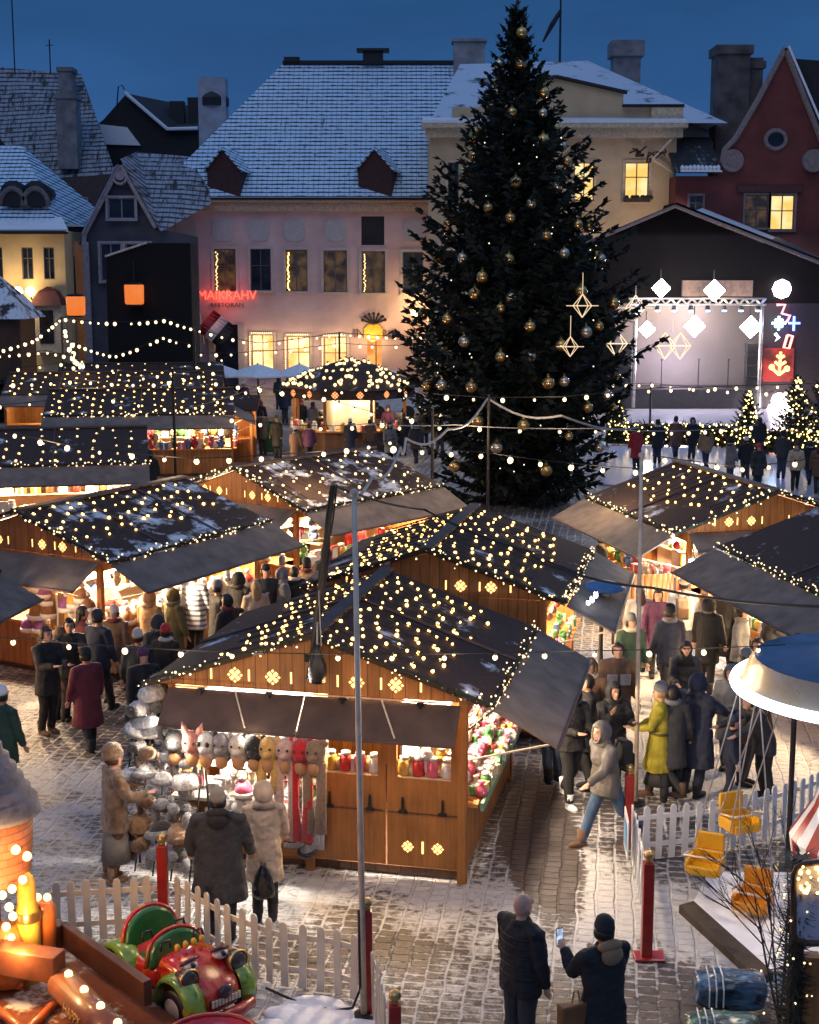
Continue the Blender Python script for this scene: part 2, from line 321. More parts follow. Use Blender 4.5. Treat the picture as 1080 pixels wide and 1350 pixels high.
    bp=N.new('ShaderNodeBump'); bp.inputs['Strength'].default_value=1.; bp.inputs['Distance'].default_value=.035; L.new(hh,bp.inputs['Height']); L.new(bp.outputs[0],b.inputs['Normal'])
    return m
SNOW_SPOTS=[(-.3,16.2,3.,1.0,.16),(2.2,16.2,1.3,2.2,.22),(-4.5,18.,2.3,4.,.10),(1.75,18.2,.55,3.2,-.75),(4.2,15.6,1.5,1.9,.35),(3.7,13.4,1.2,.9,-.14),(.6,13.6,2.2,1.6,-.04),(-1.6,13.6,1.6,1.2,.28),(5,24,2.6,6,.3)]
g=MB(); g.quad((-300,-20,0),(300,-20,0),(300,700,0),(-300,700,0)); tag(g.build('ground',ground_mat()),kind='structure')
ice=MB(); a,b_,c_,d_=P(790,640),P(1075,655),P(1010,540),P(820,540); ice.slab([a+Vector((0,0,.05)),b_+Vector((0,0,.05)),c_+Vector((0,0,.05)),d_+Vector((0,0,.05))],.06)
tag(ice.build('ice_rink',mat('rink_ice',(.52,.53,.66),.16,var=.1,scale=.4)),kind='structure')

# ================================================================ BUILDING KIT
def wall_holes(mb,x0,x1,z0,z1,holes,y=0.,depth=.18,mi=0,mr=None):
    """front wall in the plane y with real openings; reveals run back by depth"""
    xs=sorted({x0,x1,*[h[0] for h in holes],*[h[1] for h in holes]}); zs=sorted({z0,z1,*[h[2] for h in holes],*[h[3] for h in holes]})
    for i in range(len(xs)-1):
        for j in range(len(zs)-1):
            cx,cz=(xs[i]+xs[i+1])/2,(zs[j]+zs[j+1])/2
            if any(h[0]<cx<h[1] and h[2]<cz<h[3] for h in holes): continue
            mb.quad((xs[i],y,zs[j]),(xs[i+1],y,zs[j]),(xs[i+1],y,zs[j+1]),(xs[i],y,zs[j+1]),mi)
    for h in holes:
        a,b,c,d=h; q=y+depth; m2=mi if mr is None else mr
        mb.quad((a,y,c),(a,y,d),(a,q,d),(a,q,c),m2); mb.quad((b,y,c),(b,q,c),(b,q,d),(b,y,d),m2)
        mb.quad((a,y,d),(b,y,d),(b,q,d),(a,q,d),m2); mb.quad((a,y,c),(a,q,c),(b,q,c),(b,y,c),m2)
def window(parent,x0,x1,z0,z1,y,mframe,mpane,cols=2,rows=2,trim=.12,mtrim=None,sill=True,split=.66,kind='window'):
    f=MB(); t=.055; yy=y+.10
    f.box(((x0+x1)/2,yy,z0+t/2),(x1-x0,.07,t)); f.box(((x0+x1)/2,yy,z1-t/2),(x1-x0,.07,t))
    for x in (x0+t/2,x1-t/2): f.box((x,yy,(z0+z1)/2),(t,.07,z1-z0-2*t))
    for i in range(1,cols): f.box((x0+(x1-x0)*i/cols,yy,(z0+z1)/2),(t*1.1,.06,z1-z0-2*t))
    zsp=[z0+(z1-z0)*split] if rows==2 else [z0+(z1-z0)*i/rows for i in range(1,rows)]
    for z in zsp: f.box(((x0+x1)/2,yy-.002,z),(x1-x0-2*t,.062,t))
    fo=f.build(kind,mframe,parent)
    p=MB(); p.quad((x0+.01,y+.145,z0+.01),(x1-.01,y+.145,z0+.01),(x1-.01,y+.145,z1-.01),(x0+.01,y+.145,z1-.01)); p.build('pane',mpane,fo)
    if mtrim:
        s=MB(); q=y-.03
        s.box((x0-trim/2,q,(z0+z1)/2),(trim,.06,z1-z0)); s.box((x1+trim/2,q,(z0+z1)/2),(trim,.06,z1-z0)); s.box(((x0+x1)/2,q,z1+trim/2),(x1-x0+2*trim,.06,trim))
        if sill: s.box(((x0+x1)/2,q-.04,z0-trim/2),(x1-x0+2*trim,.14,trim))
        s.build('window_surround',mtrim,fo)
    return fo
def text(body,size,m,parent=None,loc=(0,0,0),rot=(PI/2,0,0),name='lettering',ext=.02,sx=1.):
    cu=bpy.data.curves.new(name,'FONT'); cu.body=body; cu.size=size; cu.extrude=ext; cu.align_x='CENTER'; cu.align_y='CENTER'
    t=bpy.data.objects.new(name,cu); COL.objects.link(t); bpy.context.view_layer.update()
    me=bpy.data.meshes.new_from_object(t.evaluated_get(bpy.context.evaluated_depsgraph_get())); bpy.data.objects.remove(t)
    me.materials.clear(); me.materials.append(m)
    o=bpy.data.objects.new(name,me); COL.objects.link(o); o.parent=parent; o.location=loc; o.rotation_euler=rot; o.scale=(sx,1,1); return o
M_glassdk=mat('dark_window_glass',(.015,.018,.028),.08,var=.6,scale=1.2); M_glassbl=mat('dusk_window_glass',(.03,.04,.06),.08,var=.6,scale=1.)
M_frdk=mat('dark_window_frame',(.10,.09,.085),.5); M_frw=mat('white_window_frame',(.55,.52,.48),.5); M_frbr=mat('brown_window_frame',(.16,.08,.03),.5)
L_warm=litwin('lit_room_warm',(1,.42,.10),(1,.72,.34),1.6,.9); L_yel=litwin('lit_room_yellow',(1,.58,.13),(1,.80,.38),1.15,1.2); L_dim=litwin('dim_room',(.02,.014,.012),(.20,.11,.045),.4,1.9); L_or=litwin('orange_room',(.9,.2,.03),(1,.45,.12),1.1,1.5)
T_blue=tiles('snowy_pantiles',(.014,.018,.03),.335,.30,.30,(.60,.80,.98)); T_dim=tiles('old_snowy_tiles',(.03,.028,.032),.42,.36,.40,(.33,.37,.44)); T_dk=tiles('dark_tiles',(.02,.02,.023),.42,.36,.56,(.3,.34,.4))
def roof_uv(ox,oy,oz,k=1.2):
    return lambda co:(co.x,co.z*k+co.y*.25)
# ---------------------------------------------------------------- pink house
def pink_house():
    Y=90.; x0,x1=D(214,400,Y).x,D(592,400,Y).x; ze=D(400,266,Y).z
    h=thing('town_house','pink plastered town house with tall snow-tiled roof and red neon sign','house',(0,Y,0))
    wp=mat('pink_plaster',(.58,.43,.43),.85,var=.2,scale=.5,bump=.1); wt=mat('pale_trim',(.5,.44,.42),.8,var=.08); wl=mat('light_panel',(.44,.43,.45),.8,var=.1)
    X=lambda u:D(u,400,Y).x; Z=lambda v:D(400,v,Y).z
    wins=[(283,312,328,384),(331,358,328,383),(377,406,329,384),(427,458,330,385),(477,508,331,386),(531,558,332,386)]
    low=[(331,360,441,494),(378,408,443,496),(427,457,444,497)]
    holes=[(X(a),X(b),Z(d),Z(c)) for a,b,c,d in wins+low]
    door=(X(484),X(503),0,Z(448)); gate=(X(282),X(313),0,Z(428)); att=(X(477),X(507),Z(323),Z(285))
    mb=MB(); wall_holes(mb,x0,x1,0,ze,holes+[door,gate,att])
    mb.quad((x0,0,0),(x0,0,ze),(x0,14,ze),(x0,14,0)); mb.quad((x1,0,0),(x1,14,0),(x1,14,ze),(x1,0,ze)); mb.quad((x0,14,0),(x0,14,ze),(x1,14,ze),(x1,14,0))
    mb.build('wall',wp,h)
    for i,hh in enumerate(holes):
        window(h,*hh,0,M_frdk if i<6 else M_frbr,L_dim if i in(0,2,3,4) else (M_glassbl if i<6 else L_warm),2,2,.16,wt,split=.6)
    for hh,m in ((att,M_black),(gate,M_glassbl)):
        s=MB(); s.quad((hh[0],.17,hh[2]),(hh[1],.17,hh[2]),(hh[1],.17,hh[3]),(hh[0],.17,hh[3])); s.build('shutter' if hh is att else 'shop_door',m,h)
    d=MB(); d.box(((door[0]+door[1])/2,.12,door[3]/2),(door[1]-door[0],.06,door[3]-.02)); d.box(((door[0]+door[1])/2+.1,.08,door[3]/2),(.08,.05,door[3]-.1),1); d.build('door',[L_or,M_frbr],h)
    for u0,u1 in ((274,282),(313,322)):
        s=MB(); s.box(((X(u0)+X(u1))/2,-.05,Z(432)/2),(X(u1)-X(u0),.1,Z(424))); s.build('door_jamb',wt,h)
    # pale rounded panels under the eave
    for u in (248,296,343,389,443,545):
        s=MB(); w_,h_=X(u+14)-X(u-14),Z(290)-Z(318); cx,cz=X(u),(Z(290)+Z(318))/2
        k=.32*min(w_,h_); pts=[]
        for (sx_,sz_,a0) in ((1,1,0),(-1,1,90),(-1,-1,180),(1,-1,270)):
            for q in range(4):
                a=R(a0+q*30); pts.append((cx+sx_*(w_/2-k)+k*math.cos(a),-.02,cz+sz_*(h_/2-k)+k*math.sin(a)))
        s.slab(pts[::-1],.03); s.build('plaster_panel',wl,h)
    c=MB(); c.box(((x0+x1)/2,-.18,ze-.28),(x1-x0+.5,.36,.55)); c.box(((x0+x1)/2,-.34,ze+.04),(x1-x0+.9,.6,.12)); c.build('cornice',mat('cream_cornice',(.48,.36,.26),.8),h)
    g2=MB(); g2.box(((x0+x1)/2,-.62,ze+.16),(x1-x0+.8,.16,.14)); g2.build('gutter',M_iron,h)
    # roof: hipped on the left
    zr=D(500,84,97).z; xr=D(373,85,97).x; xg=D(607,85,97).x+.2; e=.6
    r=MB(); r.uv=roof_uv(0,0,0)
    zb=ze+.15
    A,B,C,Dd=(x0-e,-e,zb),(xg,-e,zb),(xg,7,zr),(xr,7,zr); E2=(x0-e,14+e,zb); G=(xg,14+e,zb)
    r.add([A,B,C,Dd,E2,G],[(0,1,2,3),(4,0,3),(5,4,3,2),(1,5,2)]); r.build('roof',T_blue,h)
    s=MB(); s.box(((x0-e+xg)/2,-e+.1,zb+.06),(xg-x0+e,.34,.10)); s.build('eave_snow',M_snow,h)
    rd=MB(); rd.box(((xr+xg)/2,7,zr+.08),(xg-xr,.4,.22)); rd.box((D(385,80,97).x,7,zr+.25),(1.0,.6,.3)); rd.build('ridge',M_black,h)
    v_=MB(); q=D(492,75,97); v_.box((q.x,7,zr+.35),(1.3,.8,.8)); v_.box((q.x,7,zr+.82),(2.1,1.2,.16)); v_.build('roof_vent',M_black,h)
    # dormers
    md=mat('dormer_boards',(.055,.018,.016),.7,var=.3)
    for (ua,va,ub,vb) in ((277,198,318,258),(473,196,515,257)):
        t=MB(); yy=0
        zb2=zb-.05; w2=1.05; ht=1.85; M0=Matrix.Translation((X((ua+ub)/2)+.05,-.22,zb2))@Matrix.Rotation(R(-15),4,'Z')
        pts=[(-w2,0,0),(w2,0,0),(w2,0,ht),(0,0,ht+1.15),(-w2,0,ht)]
        bk=[(a,5.0,c) for a,b,c in pts]
        t.add(pts+bk,[(0,1,2,3,4),(1,6,7,2),(5,0,4,9)],0,M0); o=t.build('dormer',md,h)
        r2=MB(); r2.uv=roof_uv(0,0,0)
        for sx_ in (1,-1):
            r2.slab([M0@Vector(p_) for p_ in ([(0,-.2,ht+1.28),(0,5,ht+1.28),(w2*1.25,5,ht-.15),(w2*1.25,-.2,ht-.15)] if sx_<0 else [(0,5,ht+1.28),(0,-.2,ht+1.28),(-w2*1.25,-.2,ht-.15),(-w2*1.25,5,ht-.15)])][::-1],.08)
        r2.build('dormer_roof',T_blue,o)
    # chimney at the right end
    ch=MB(); a,b=D(598,60,97).x,D(639,60,97).x; zc=D(600,56,97).z; ch.box(((a+b)/2,7,zc/2+8),(b-a,1.4,zc-16)); ch.box(((a+b)/2,7,zc+.06),(b-a+.25,1.7,.18)); ch.build('chimney',mat('pale_chimney',(.33,.31,.31),.85,var=.3,scale=1.5),h)
    # neon sign
    sg=thing('neon_sign','red neon restaurant sign lettered MAIKRAHV on the pink house','sign',(X(300),Y-.15,Z(389.5)))
    text('MAIKRAHV',.78,emat('red_neon',(1,.09,.05),2.6),sg,sx=.94); text('RESTORAN',.36,M_black,sg,(0,0,-.58),sx=1.15)
    tag(sg,None,'sign')
    n=thing('shop_sign','dark hotel lettering around a yellow crest above lit door','sign',(0,Y-.1,0))
    text('IN',.75,M_frbr,n,(X(474),0,Z(440))); text('RID',.75,M_frbr,n,(X(514),0,Z(441)))
    s=MB(); s.box((X(492),0,Z(439)),(1.15,.1,.6)); s.ell((X(492),0,Z(432)),(.5,.05,.25),12,6); s.build('crest',mat('yellow_crest',(.7,.42,.03),.5),n)
    ct=MB()
    for k in range(7):
        a=R(-70+k*23); ct.tube([(X(493),0,Z(420)-.35),(X(493)+.75*math.sin(a),-.04,Z(420)-.3+.62*math.cos(a))],.05,5); ct.ell((X(493)+.75*math.sin(a),-.04,Z(420)-.3+.62*math.cos(a)),.1,6,4)
    tag(ct.build('wall_emblem',M_iron,None,loc=(0,Y-.1,0)),'wrought iron crown emblem on wall above the lit doorway','emblem')
    # flag on a slanting staff
    fl=thing('flag','red white and black striped flag slanting from the pink house corner','flag',(X(268),Y-.1,Z(440)))
    s=MB(); s.tube([(0,0,-.6),(-.1,-1.1,1.6)],.035,6); s.build('flagstaff',M_white,fl)
    for k,(c0,m) in enumerate(((0,M_red),(.58,M_white),(1.16,M_black))):
        s=MB(); n_=8; vs=[]
        for i in range(n_+1):
            t=i/n_
            for q in (0,1): vs.append((-.35+c0*.78+q*.45+t*1.05,-.5-.15*math.sin(t*5+q),.25-c0*.62-q*.35+t*1.25))
        s.add(vs,[(2*i,2*i+1,2*i+3,2*i+2) for i in range(n_)]); o=s.build('stripe',m,fl); sm=o.modifiers.new('thick','SOLIDIFY'); sm.thickness=.01
    # fairy strings round the lit windows and in upper windows
    for i,(a,b,c,d) in enumerate(wins+low):
        if i in (1,3,5): continue
        st=thing('window_lights','fairy lights strung beside '+['leftmost upper','','third upper','','fifth upper','','first lit shop','second lit shop','third lit shop'][i]+' window of the pink house','string lights',(0,Y,0))
        s=MB()
        for k in range(22 if i<6 else 30):
            if i<6: s.ell((X(a)+.18+random.uniform(-.06,.06),-.0+.03,Z(d)+.1+(Z(c)-Z(d)-.2)*k/22),.045,5,4)
            else: s.ell((X(a)-.12,-.1,Z(d)+(Z(c)-Z(d))*k/20) if k<20 else (X(a)+(X(b)-X(a))*(k-20)/10,-.1,Z(c)+.1),.04,5,4)
        o=s.build('fairy_bulbs',E_bulb if i!=2 else E_bulbg,st); o['kind']='stuff'
    q=D(548,410,89); wl2=thing('wall_lamp','bright round wall lantern glowing beside the big spruce','lamp',(q.x,Y,q.z)); s=MB(); s.tube([(0,0,0),(0,-.4,.05),(0,-.8,0)],.04,6); s.build('bracket',M_iron,wl2)
    s=MB(); s.ell((0,-.85,-.1),.28,12,8); s.build('globe',emat('globe_glow',(1,.72,.3),14),wl2,True); lamp('globe_light',(q.x,Y-1.1,q.z),900,(1,.66,.28),.3)
    lamp('door_light',(X(490),Y-1.2,Z(446)),260,(1,.62,.25),.3)
    for u in (345,393,442): lamp('shop_window_light',(X(u),Y-.7,Z(455)),70,(1,.66,.32),.3)
    lamp('neon_glow',(X(297),Y-.8,Z(389)),60,(1,.1,.06),.4)
pink_house()
# ---------------------------------------------------------------- yellow house behind the tree
def yellow_house():
    Y=84.; X=lambda u:D(u,400,Y).x; Z=lambda v:D(400,v,Y).z
    h=thing('town_house','ochre town house with stepped attic and lit windows behind the spruce','house',(0,Y,0))
    wp=mat('ochre_plaster',(.54,.39,.23),.85,var=.14,scale=.8,bump=.1); wt=mat('ochre_trim',(.58,.45,.30),.8)
    x0,x1=X(566),X(886); ze=Z(182)
    wins=[(820,851,214,265),(754,780,214,265),(690,718,214,265),(625,652,214,265),(590,604,214,265)]
    low=[(820,851,310,365),(754,780,310,365),(590,612,330,385)]
    holes=[(X(a),X(b),Z(d),Z(c)) for a,b,c,d in wins+low]
    mb=MB(); wall_holes(mb,x0,x1,0,ze,holes); mb.quad((x1,0,0),(x1,13,0),(x1,13,ze),(x1,0,ze)); mb.quad((x0,0,0),(x0,0,ze),(x0,13,ze),(x0,13,0)); mb.quad((x0,13,0),(x0,13,ze),(x1,13,ze),(x1,13,0)); mb.build('wall',wp,h)
    for i,hh in enumerate(holes): window(h,*hh,0,M_frbr,L_yel if i in (0,1) else M_glassbl,2,2,.14,wt,split=.62)
    fb=MB(); fb.box(((holes[0][0]+holes[0][1])/2,-.2,holes[0][2]+.05),(1.5,.3,.22)); 
    for k in range(12): fb.ell((holes[0][0]+random.random()*1.5,-.22,holes[0][2]+.2),.14,5,4)
    fb.build('flower_box',M_bark,h)
    c=MB(); c.box(((x0+x1)/2,-.25,ze+.25),(x1-x0+.5,.5,.5)); c.box(((x0+x1)/2,-.45,ze+.62),(x1-x0+.9,.9,.24)); c.build('cornice',wt,h)
    s=MB(); s.box(((x0+x1)/2,-.45,ze+.83),(x1-x0+.9,.95,.16)); s.slab([(x0-.4,-.9,ze+.92),(x1+.4,-.9,ze+.92),(x1+.4,.2,ze+1.15),(x0-.4,.2,ze+1.15)],.06); s.build('cornice_snow',M_snow,h)
    at=MB(); at.slab([(X(a),.1,Z(b)) for a,b in ((595,166),(892,166),(892,141),(816,141),(816,121),(727,103),(640,121),(640,141),(595,141))],.5); at.build('attic_wall',wp,h)
    for a,b,cc,dd in ((728,101,820,122),(636,122,728,101)): 
        s=MB(); s.tube([(X(a),-.05,Z(b)),(X(cc),-.05,Z(dd))],.12,6); s.build('coping',M_iron,h)
    s=MB(); s.box((X(854),-.05,Z(139.5)),(X(894)-X(815),.5,.14)); s.build('coping',M_iron,h)
    s=MB(); s.box((X(872),-.1,Z(152)),(X(893)-X(852),.25,.85)); s.build('parapet_panel',wt,h)
    r=MB(); r.uv=roof_uv(0,0,0); zb=ze+.9; xa,xb=x0,X(955); zr=D(770,80,92).z
    r.add([(xa,0.7,zb),(xb,.7,zb),(D(775,80,92).x,8,zr),(D(735,95,92).x-6,8,zr-.2),(xb,15,zb),(xa,15,zb)],[(0,1,2,3),(1,4,2),(4,5,3,2),(5,0,3)]); r.build('roof',snowy('yellow_house_roof',(.03,.035,.05),.62,scale=.6,stretch=(1,2.2,.6),snow=(.55,.63,.74)),h)
    ch=MB(); a,b=D(806,60,92).x,D(845,60,92).x; z2=D(806,55,92).z; ch.box(((a+b)/2,8,z2-3),(b-a-.2,1.6,6)); ch.box(((a+b)/2,8,z2-.5),(b-a+.2,2,.9)); ch.build('chimney',mat('grey_chimney',(.22,.21,.22),.85,var=.35,scale=1.5),h)
    dp=MB(); dp.tube([(x1+.3,-.3,ze+.6),(x1-.2,-.3,ze+.1),(x1-1.4,-.35,ze-1.2),(x1-.2,-.2,ze-1.9),(x1-.15,-.2,0)],.09,6); dp.build('downpipe',M_metal,h)
    # swag of dry branches under the cornice
    sw=MB()
    for k in range(26): 
        t=random.random(); xx=X(833)+(X(872)-X(833))*t; zz=Z(195)-1.0*math.sin(PI*t)*.6; sw.tube([(xx,-.3,zz),(xx+random.uniform(-.5,.5),-.4,zz+random.uniform(-.3,.3))],.05,4)
    tag(sw.build('wreath_swag',M_bark,None,loc=(0,Y,0)),'swag of dry brown branches under the ochre cornice','swag')
    lf=thing('flagpole','bare flagpole with a furled dark pennant above the ochre house','flagpole',(D(737,150,92).x,92,0)); s=MB(); zt=D(737,-20,92).z; zm=D(737,100,92).z; s.tube([(0,0,zm-2),(0,0,zt)],[.09,.05],6); s.build('pole',M_black,lf); s=MB(); s.tube([(0,0,D(737,14,92).z),(-.5,0,D(737,32,92).z),(-1.05,0,D(716,55,92).z)],[.12,.16,.06],6); s.build('pennant',M_black,lf)
    lamp('facade_lamp',(X(850),Y-5,6.2),1500,(1,.72,.4),.5)
yellow_house()
# ---------------------------------------------------------------- red gabled house
def red_house():
    Y=82.; X=lambda u:D(u,400,Y).x; Z=lambda v:D(400,v,Y).z
    h=thing('gabled_house','dark red house with curved scroll gable and one lit window','house',(0,Y,0))
    wp=mat('oxblood_plaster',(.15,.035,.03),.85,var=.3,scale=.7,bump=.1); st=mat('grey_stone_trim',(.24,.18,.17),.85,var=.25)
    zg=Z(232); wins=[(978,1008,257,300),(1011,1042,257,303),(905,922,258,278)]
    holes=[(X(a),X(b),Z(d),Z(c)) for a,b,c,d in wins]
    mb=MB(); wall_holes(mb,X(886),X(1100),0,zg,holes); mb.quad((X(886),0,0),(X(886),0,zg),(X(886),12,zg),(X(886),12,0)); mb.build('wall',wp,h)
    gb=MB(); gb.slab([(X(a),0,Z(b)) for a,b in ((940,232),(1084,232),(1084,222),(1076,196),(1062,165),(1021,66),(990,135),(962,182),(949,196),(940,222))],.5); gb.build('gable',wp,h)
    for pts in (((1021,64),(988,133),(962,182),(948,198),(946,214)),((1021,64),(1064,165),(1078,198),(1079,214))):
        s=MB(); s.tube([(X(a),-.12,Z(b)) for a,b in pts],.17,6); s.build('gable_coping',st,h)
    s=MB(); s.slab([(X(1023),-.28,Z(66)+.15),(X(1025),.5,Z(66)+.15),(X(1072),.5,Z(163)+.1),(X(1068),-.28,Z(163)+.1)],.12); s.build('gable_snow',M_snow,h)
    for u in (958,1063):
        s=MB(); s.lathe([(.02,-.2),(.62,-.2),(.62,.2),(.02,.2)],18,0,Matrix.Translation((X(u),-.1,Z(212)))@Matrix.Rotation(PI/2,4,'X')); s.lathe([(.02,-.26),(.34,-.26),(.34,.2)],14,0,Matrix.Translation((X(u),-.14,Z(212)))@Matrix.Rotation(PI/2,4,'X')); s.build('scroll',st,h)
    s=MB(); c=(X(1014),-.05,Z(184)); s.tube([(c[0]+.55*math.cos(a*PI/10),-.06,c[2]+.5*math.sin(a*PI/10)) for a in range(20)],.13,6,closed=True); s.build('oculus_ring',st,h)
    s=MB(); s.lathe([(.02,-.03),(.5,-.03),(.5,.05)],18,0,Matrix.Translation(c)@Matrix.Rotation(PI/2,4,'X')); s.build('oculus',M_glassdk,h)
    for i,hh in enumerate(holes): window(h,*hh,0,M_frdk,L_dim if i==0 else (L_yel if i==1 else M_glassbl),2,2,.12,st,split=.55,sill=i<2)
    s=MB(); s.box((X(1008),-.1,Z(249)),(X(1050)-X(965),.25,.35)); s.build('lintel',mat('dark_red_lintel',(.09,.03,.028),.8),h)
    # side roof with snow ledge (left) and main roof behind (right)
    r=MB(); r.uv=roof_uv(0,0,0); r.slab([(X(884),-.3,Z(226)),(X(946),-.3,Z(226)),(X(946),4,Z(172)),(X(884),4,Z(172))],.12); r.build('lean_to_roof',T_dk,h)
    s=MB()
    for k in range(10): s.ell((X(893)+k*.22,-.32,Z(223)+.03),(.13,.22,.16+.05*random.random()),6,4)
    s.box((X(917),-.35,Z(226)),(X(943)-X(890),.3,.1)); s.build('ledge_snow',M_snow,h)
    r=MB(); r.uv=roof_uv(0,0,0); a=Z(70); r.add([(X(1021),.3,a-.2),(X(1021)+14,.3,a-1.2),(X(1075)+14,.3,Z(205)),(X(1076),.3,Z(205))],[(0,3,2,1)]); 
    r.build('roof',mat('brown_black_roof',(.022,.017,.018),.8,bump=.3),h)
    ch=MB(); zt=D(970,66,88).z; a,b=D(943,70,88).x,D(985,70,88).x; ch.box(((a+b)/2,6,zt-4),(b-a,2,8)); ch.box(((a+b)/2,6,zt-.1),(b-a+.3,2.3,.5)); ch.box((b+.4,6.2,zt-4.5),(.9,1.6,8)); ch.box((b+.45,6.2,zt-.9),(1.1,1.8,.4)); ch.build('chimney',mat('soot_chimney',(.10,.085,.085),.9,var=.5,scale=1.2,bump=.4),h)
    s=MB(); s.box((X(1079),-.3,Z(260)),(.12,.12,Z(190)-Z(330))); s.build('downpipe',M_metal,h)
    # flank filling the gap to the ochre house
    f=thing('town_house','dark low rear wing between ochre house and red gable','house',(0,Y+6,0)); s=MB(); s.box((D(905,300,Y+6).x,2,5.5),(6,4,11)); s.build('wall',wp,f); s=MB(); s.slab([(D(875,170,Y+6).x,-.4,D(0,190,Y+6).z),(D(985,200,Y+6).x,-.4,D(0,190,Y+6).z),(D(985,200,Y+6).x,4,D(0,150,Y+6).z),(D(905,170,Y+6).x,4,D(0,150,Y+6).z)],.15); s.build('roof',M_snow,f)
red_house()
# ---------------------------------------------------------------- left-hand houses
def left_houses():
    # cream house at the left edge
    Y=84.; X=lambda u:D(u,400,Y).x; Z=lambda v:D(400,v,Y).z
    h=thing('town_house','cream lamp-lit house with snowy eave at the left edge','house',(0,Y,0))
    wp=mat('cream_plaster',(.50,.38,.22),.85,var=.15,scale=.8,bump=.1); ze=Z(304); x0,x1=X(-60),X(88)
    wins=[(31,46,326,368),(60,74,326,368),(-10,6,326,368)]; low=[(60,75,404,440),(118-60,0,0,0)][:1]
    low=[(58,76,404,452),(30,42,408,450)]
    holes=[(X(a),X(b),Z(d),Z(c)) for a,b,c,d in wins+low]
    mb=MB(); wall_holes(mb,x0,x1,0,ze,holes); mb.quad((x1,0,0),(x1,12,0),(x1,12,ze),(x1,0,ze)); mb.quad((x0,12,0),(x0,12,ze),(x1,12,ze),(x1,12,0)); mb.build('wall',wp,h)
    for i,hh in enumerate(holes): window(h,*hh,0,M_frdk,M_glassdk,2,2,.1,mat('cream_trim',(.5,.42,.3),.8) if i>2 else None)
    s=MB(); s.slab([(x0-.3,-.7,ze+.05),(x1+.4,-.7,ze+.05),(x1-.3,.9,ze+.8),(x0-.3,.9,ze+.8)],.14); s.build('eave_snow',M_snow,h)
    s=MB(); s.box(((x0+x1)/2,-.5,ze-.12),(x1-x0+.5,.8,.16)); s.build('cornice',M_iron,h)
    r=MB(); r.uv=roof_uv(0,0,0); zr=D(0,190,89).z; r.add([(x0,.5,ze+.6),(X(74),.5,ze+.6),(X(2),6,zr),(x0,6,zr),(X(74)+2,12,ze)],[(0,1,2,3),(1,4,2)]); r.build('roof',T_blue,h)
    for u in (17,47):
        s=MB(); c=(X(u),.9,Z(264)); s.tube([(c[0]+.75*math.cos(a*PI/9),c[1],c[2]-.3+1.0*math.sin(a*PI/9)) for a in range(10)],.15,6); s.add([(c[0]+.7*math.cos(a*PI/9),c[1]+.05,c[2]-.3+.95*math.sin(a*PI/9)) for a in range(10)],[tuple(range(9,-1,-1))],1); s.tube([(c[0],c[1]+.2,c[2]+.4),(c[0],c[1]+3,c[2]+.5)],[.8,.5],10,1); s.build('eyebrow_dormer',[mat('dormer_stone',(.15,.13,.13),.8),M_black],h,True)
    # oriel with dark red hood
    s=MB(); s.box((X(68),-.5,Z(430)),(1.6,1.0,Z(402)-Z(470))); o=s.build('bay_window',mat('cream_trim',(.5,.42,.3),.8),h); s=MB(); s.lathe([(1.25,0),(1.1,.35),(.7,.8),(.15,1.05)],4,0,Matrix.Translation((X(68),-.45,Z(402)))@Matrix.Rotation(PI/4,4,'Z')); s.build('hood',mat('dark_red_sheet',(.10,.025,.022),.6),o); s=MB(); s.box((X(66),-1.01,Z(430)),(.8,.04,1.9)); s.build('pane',M_glassdk,o)
    for (u,v) in ((24,384),(40,384)):
        q=D(u,v,Y-.9); l=thing('wall_lamp',('left' if u<30 else 'right')+' globe of the bright twin lamp on cream house wall','lamp',q); s=MB(); s.tube([(0,.9,-.5),(0,.2,-.45),(0,0,-.2)],.04,6); s.build('bracket',M_iron,l); s=MB(); s.ell((0,0,0),.27,12,8); s.build('globe',emat('globe_glow',(1,.72,.3),14),l,True)
    lamp('cream_wall_light',(X(32),Y-1.5,Z(386)),1000,(1,.70,.33),.4)
    ik=thing('kiosk','small snow-dusted hipped kiosk at the far left edge','kiosk',(D(-5,400,76).x,76,0)); s=MB(); s.box((0,0,2.6),(3.2,3,5.2)); s.build('wall',M_wooddk,ik); s=MB(); s.lathe([(2.9,5.0),(1.6,6.2),(.1,7.3)],4,0,Matrix.Rotation(PI/4,4,'Z')); s.build('roof',snowy('kiosk_snow',(.05,.04,.04),.55),ik)
    # dark blue gabled house
    Y=86.; X2=lambda u:D(u,400,Y).x; Z2=lambda v:D(400,v,Y).z
    h=thing('gabled_house','slate blue gabled house with white trimmed attic window','house',(0,Y,0))
    wp=mat('slate_blue_boards',(.055,.06,.085),.8,var=.25,scale=1); tr=mat('lavender_trim',(.28,.27,.32),.7)
    wins=[(147,182,261,288),(135,162,321,370),(168,200,321,372)]; holes=[(X2(a),X2(b),Z2(d),Z2(c)) for a,b,c,d in wins]
    mb=MB(); mb.slab([(X2(a),0.2,Z2(b)) for a,b in ((112,520),(262,520),(262,312),(212,302),(165,214),(114,312))],.3); mb.build('wall',wp,h)
    for hh in holes: window(h,*hh,-.05,tr,M_glassdk,2,1,.14,tr)
    for pts in (((113,325),(115,308),(164,218)),((166,218),(209,300))):
        s=MB(); s.tube([(X2(a),-.1,Z2(b)) for a,b in pts],.16,6); s.build('bargeboard',tr,h)
    s=MB(); s.box((X2(116),-.05,Z2(420)),(.35,.3,Z2(320)-Z2(520))); s.build('corner_board',tr,h)
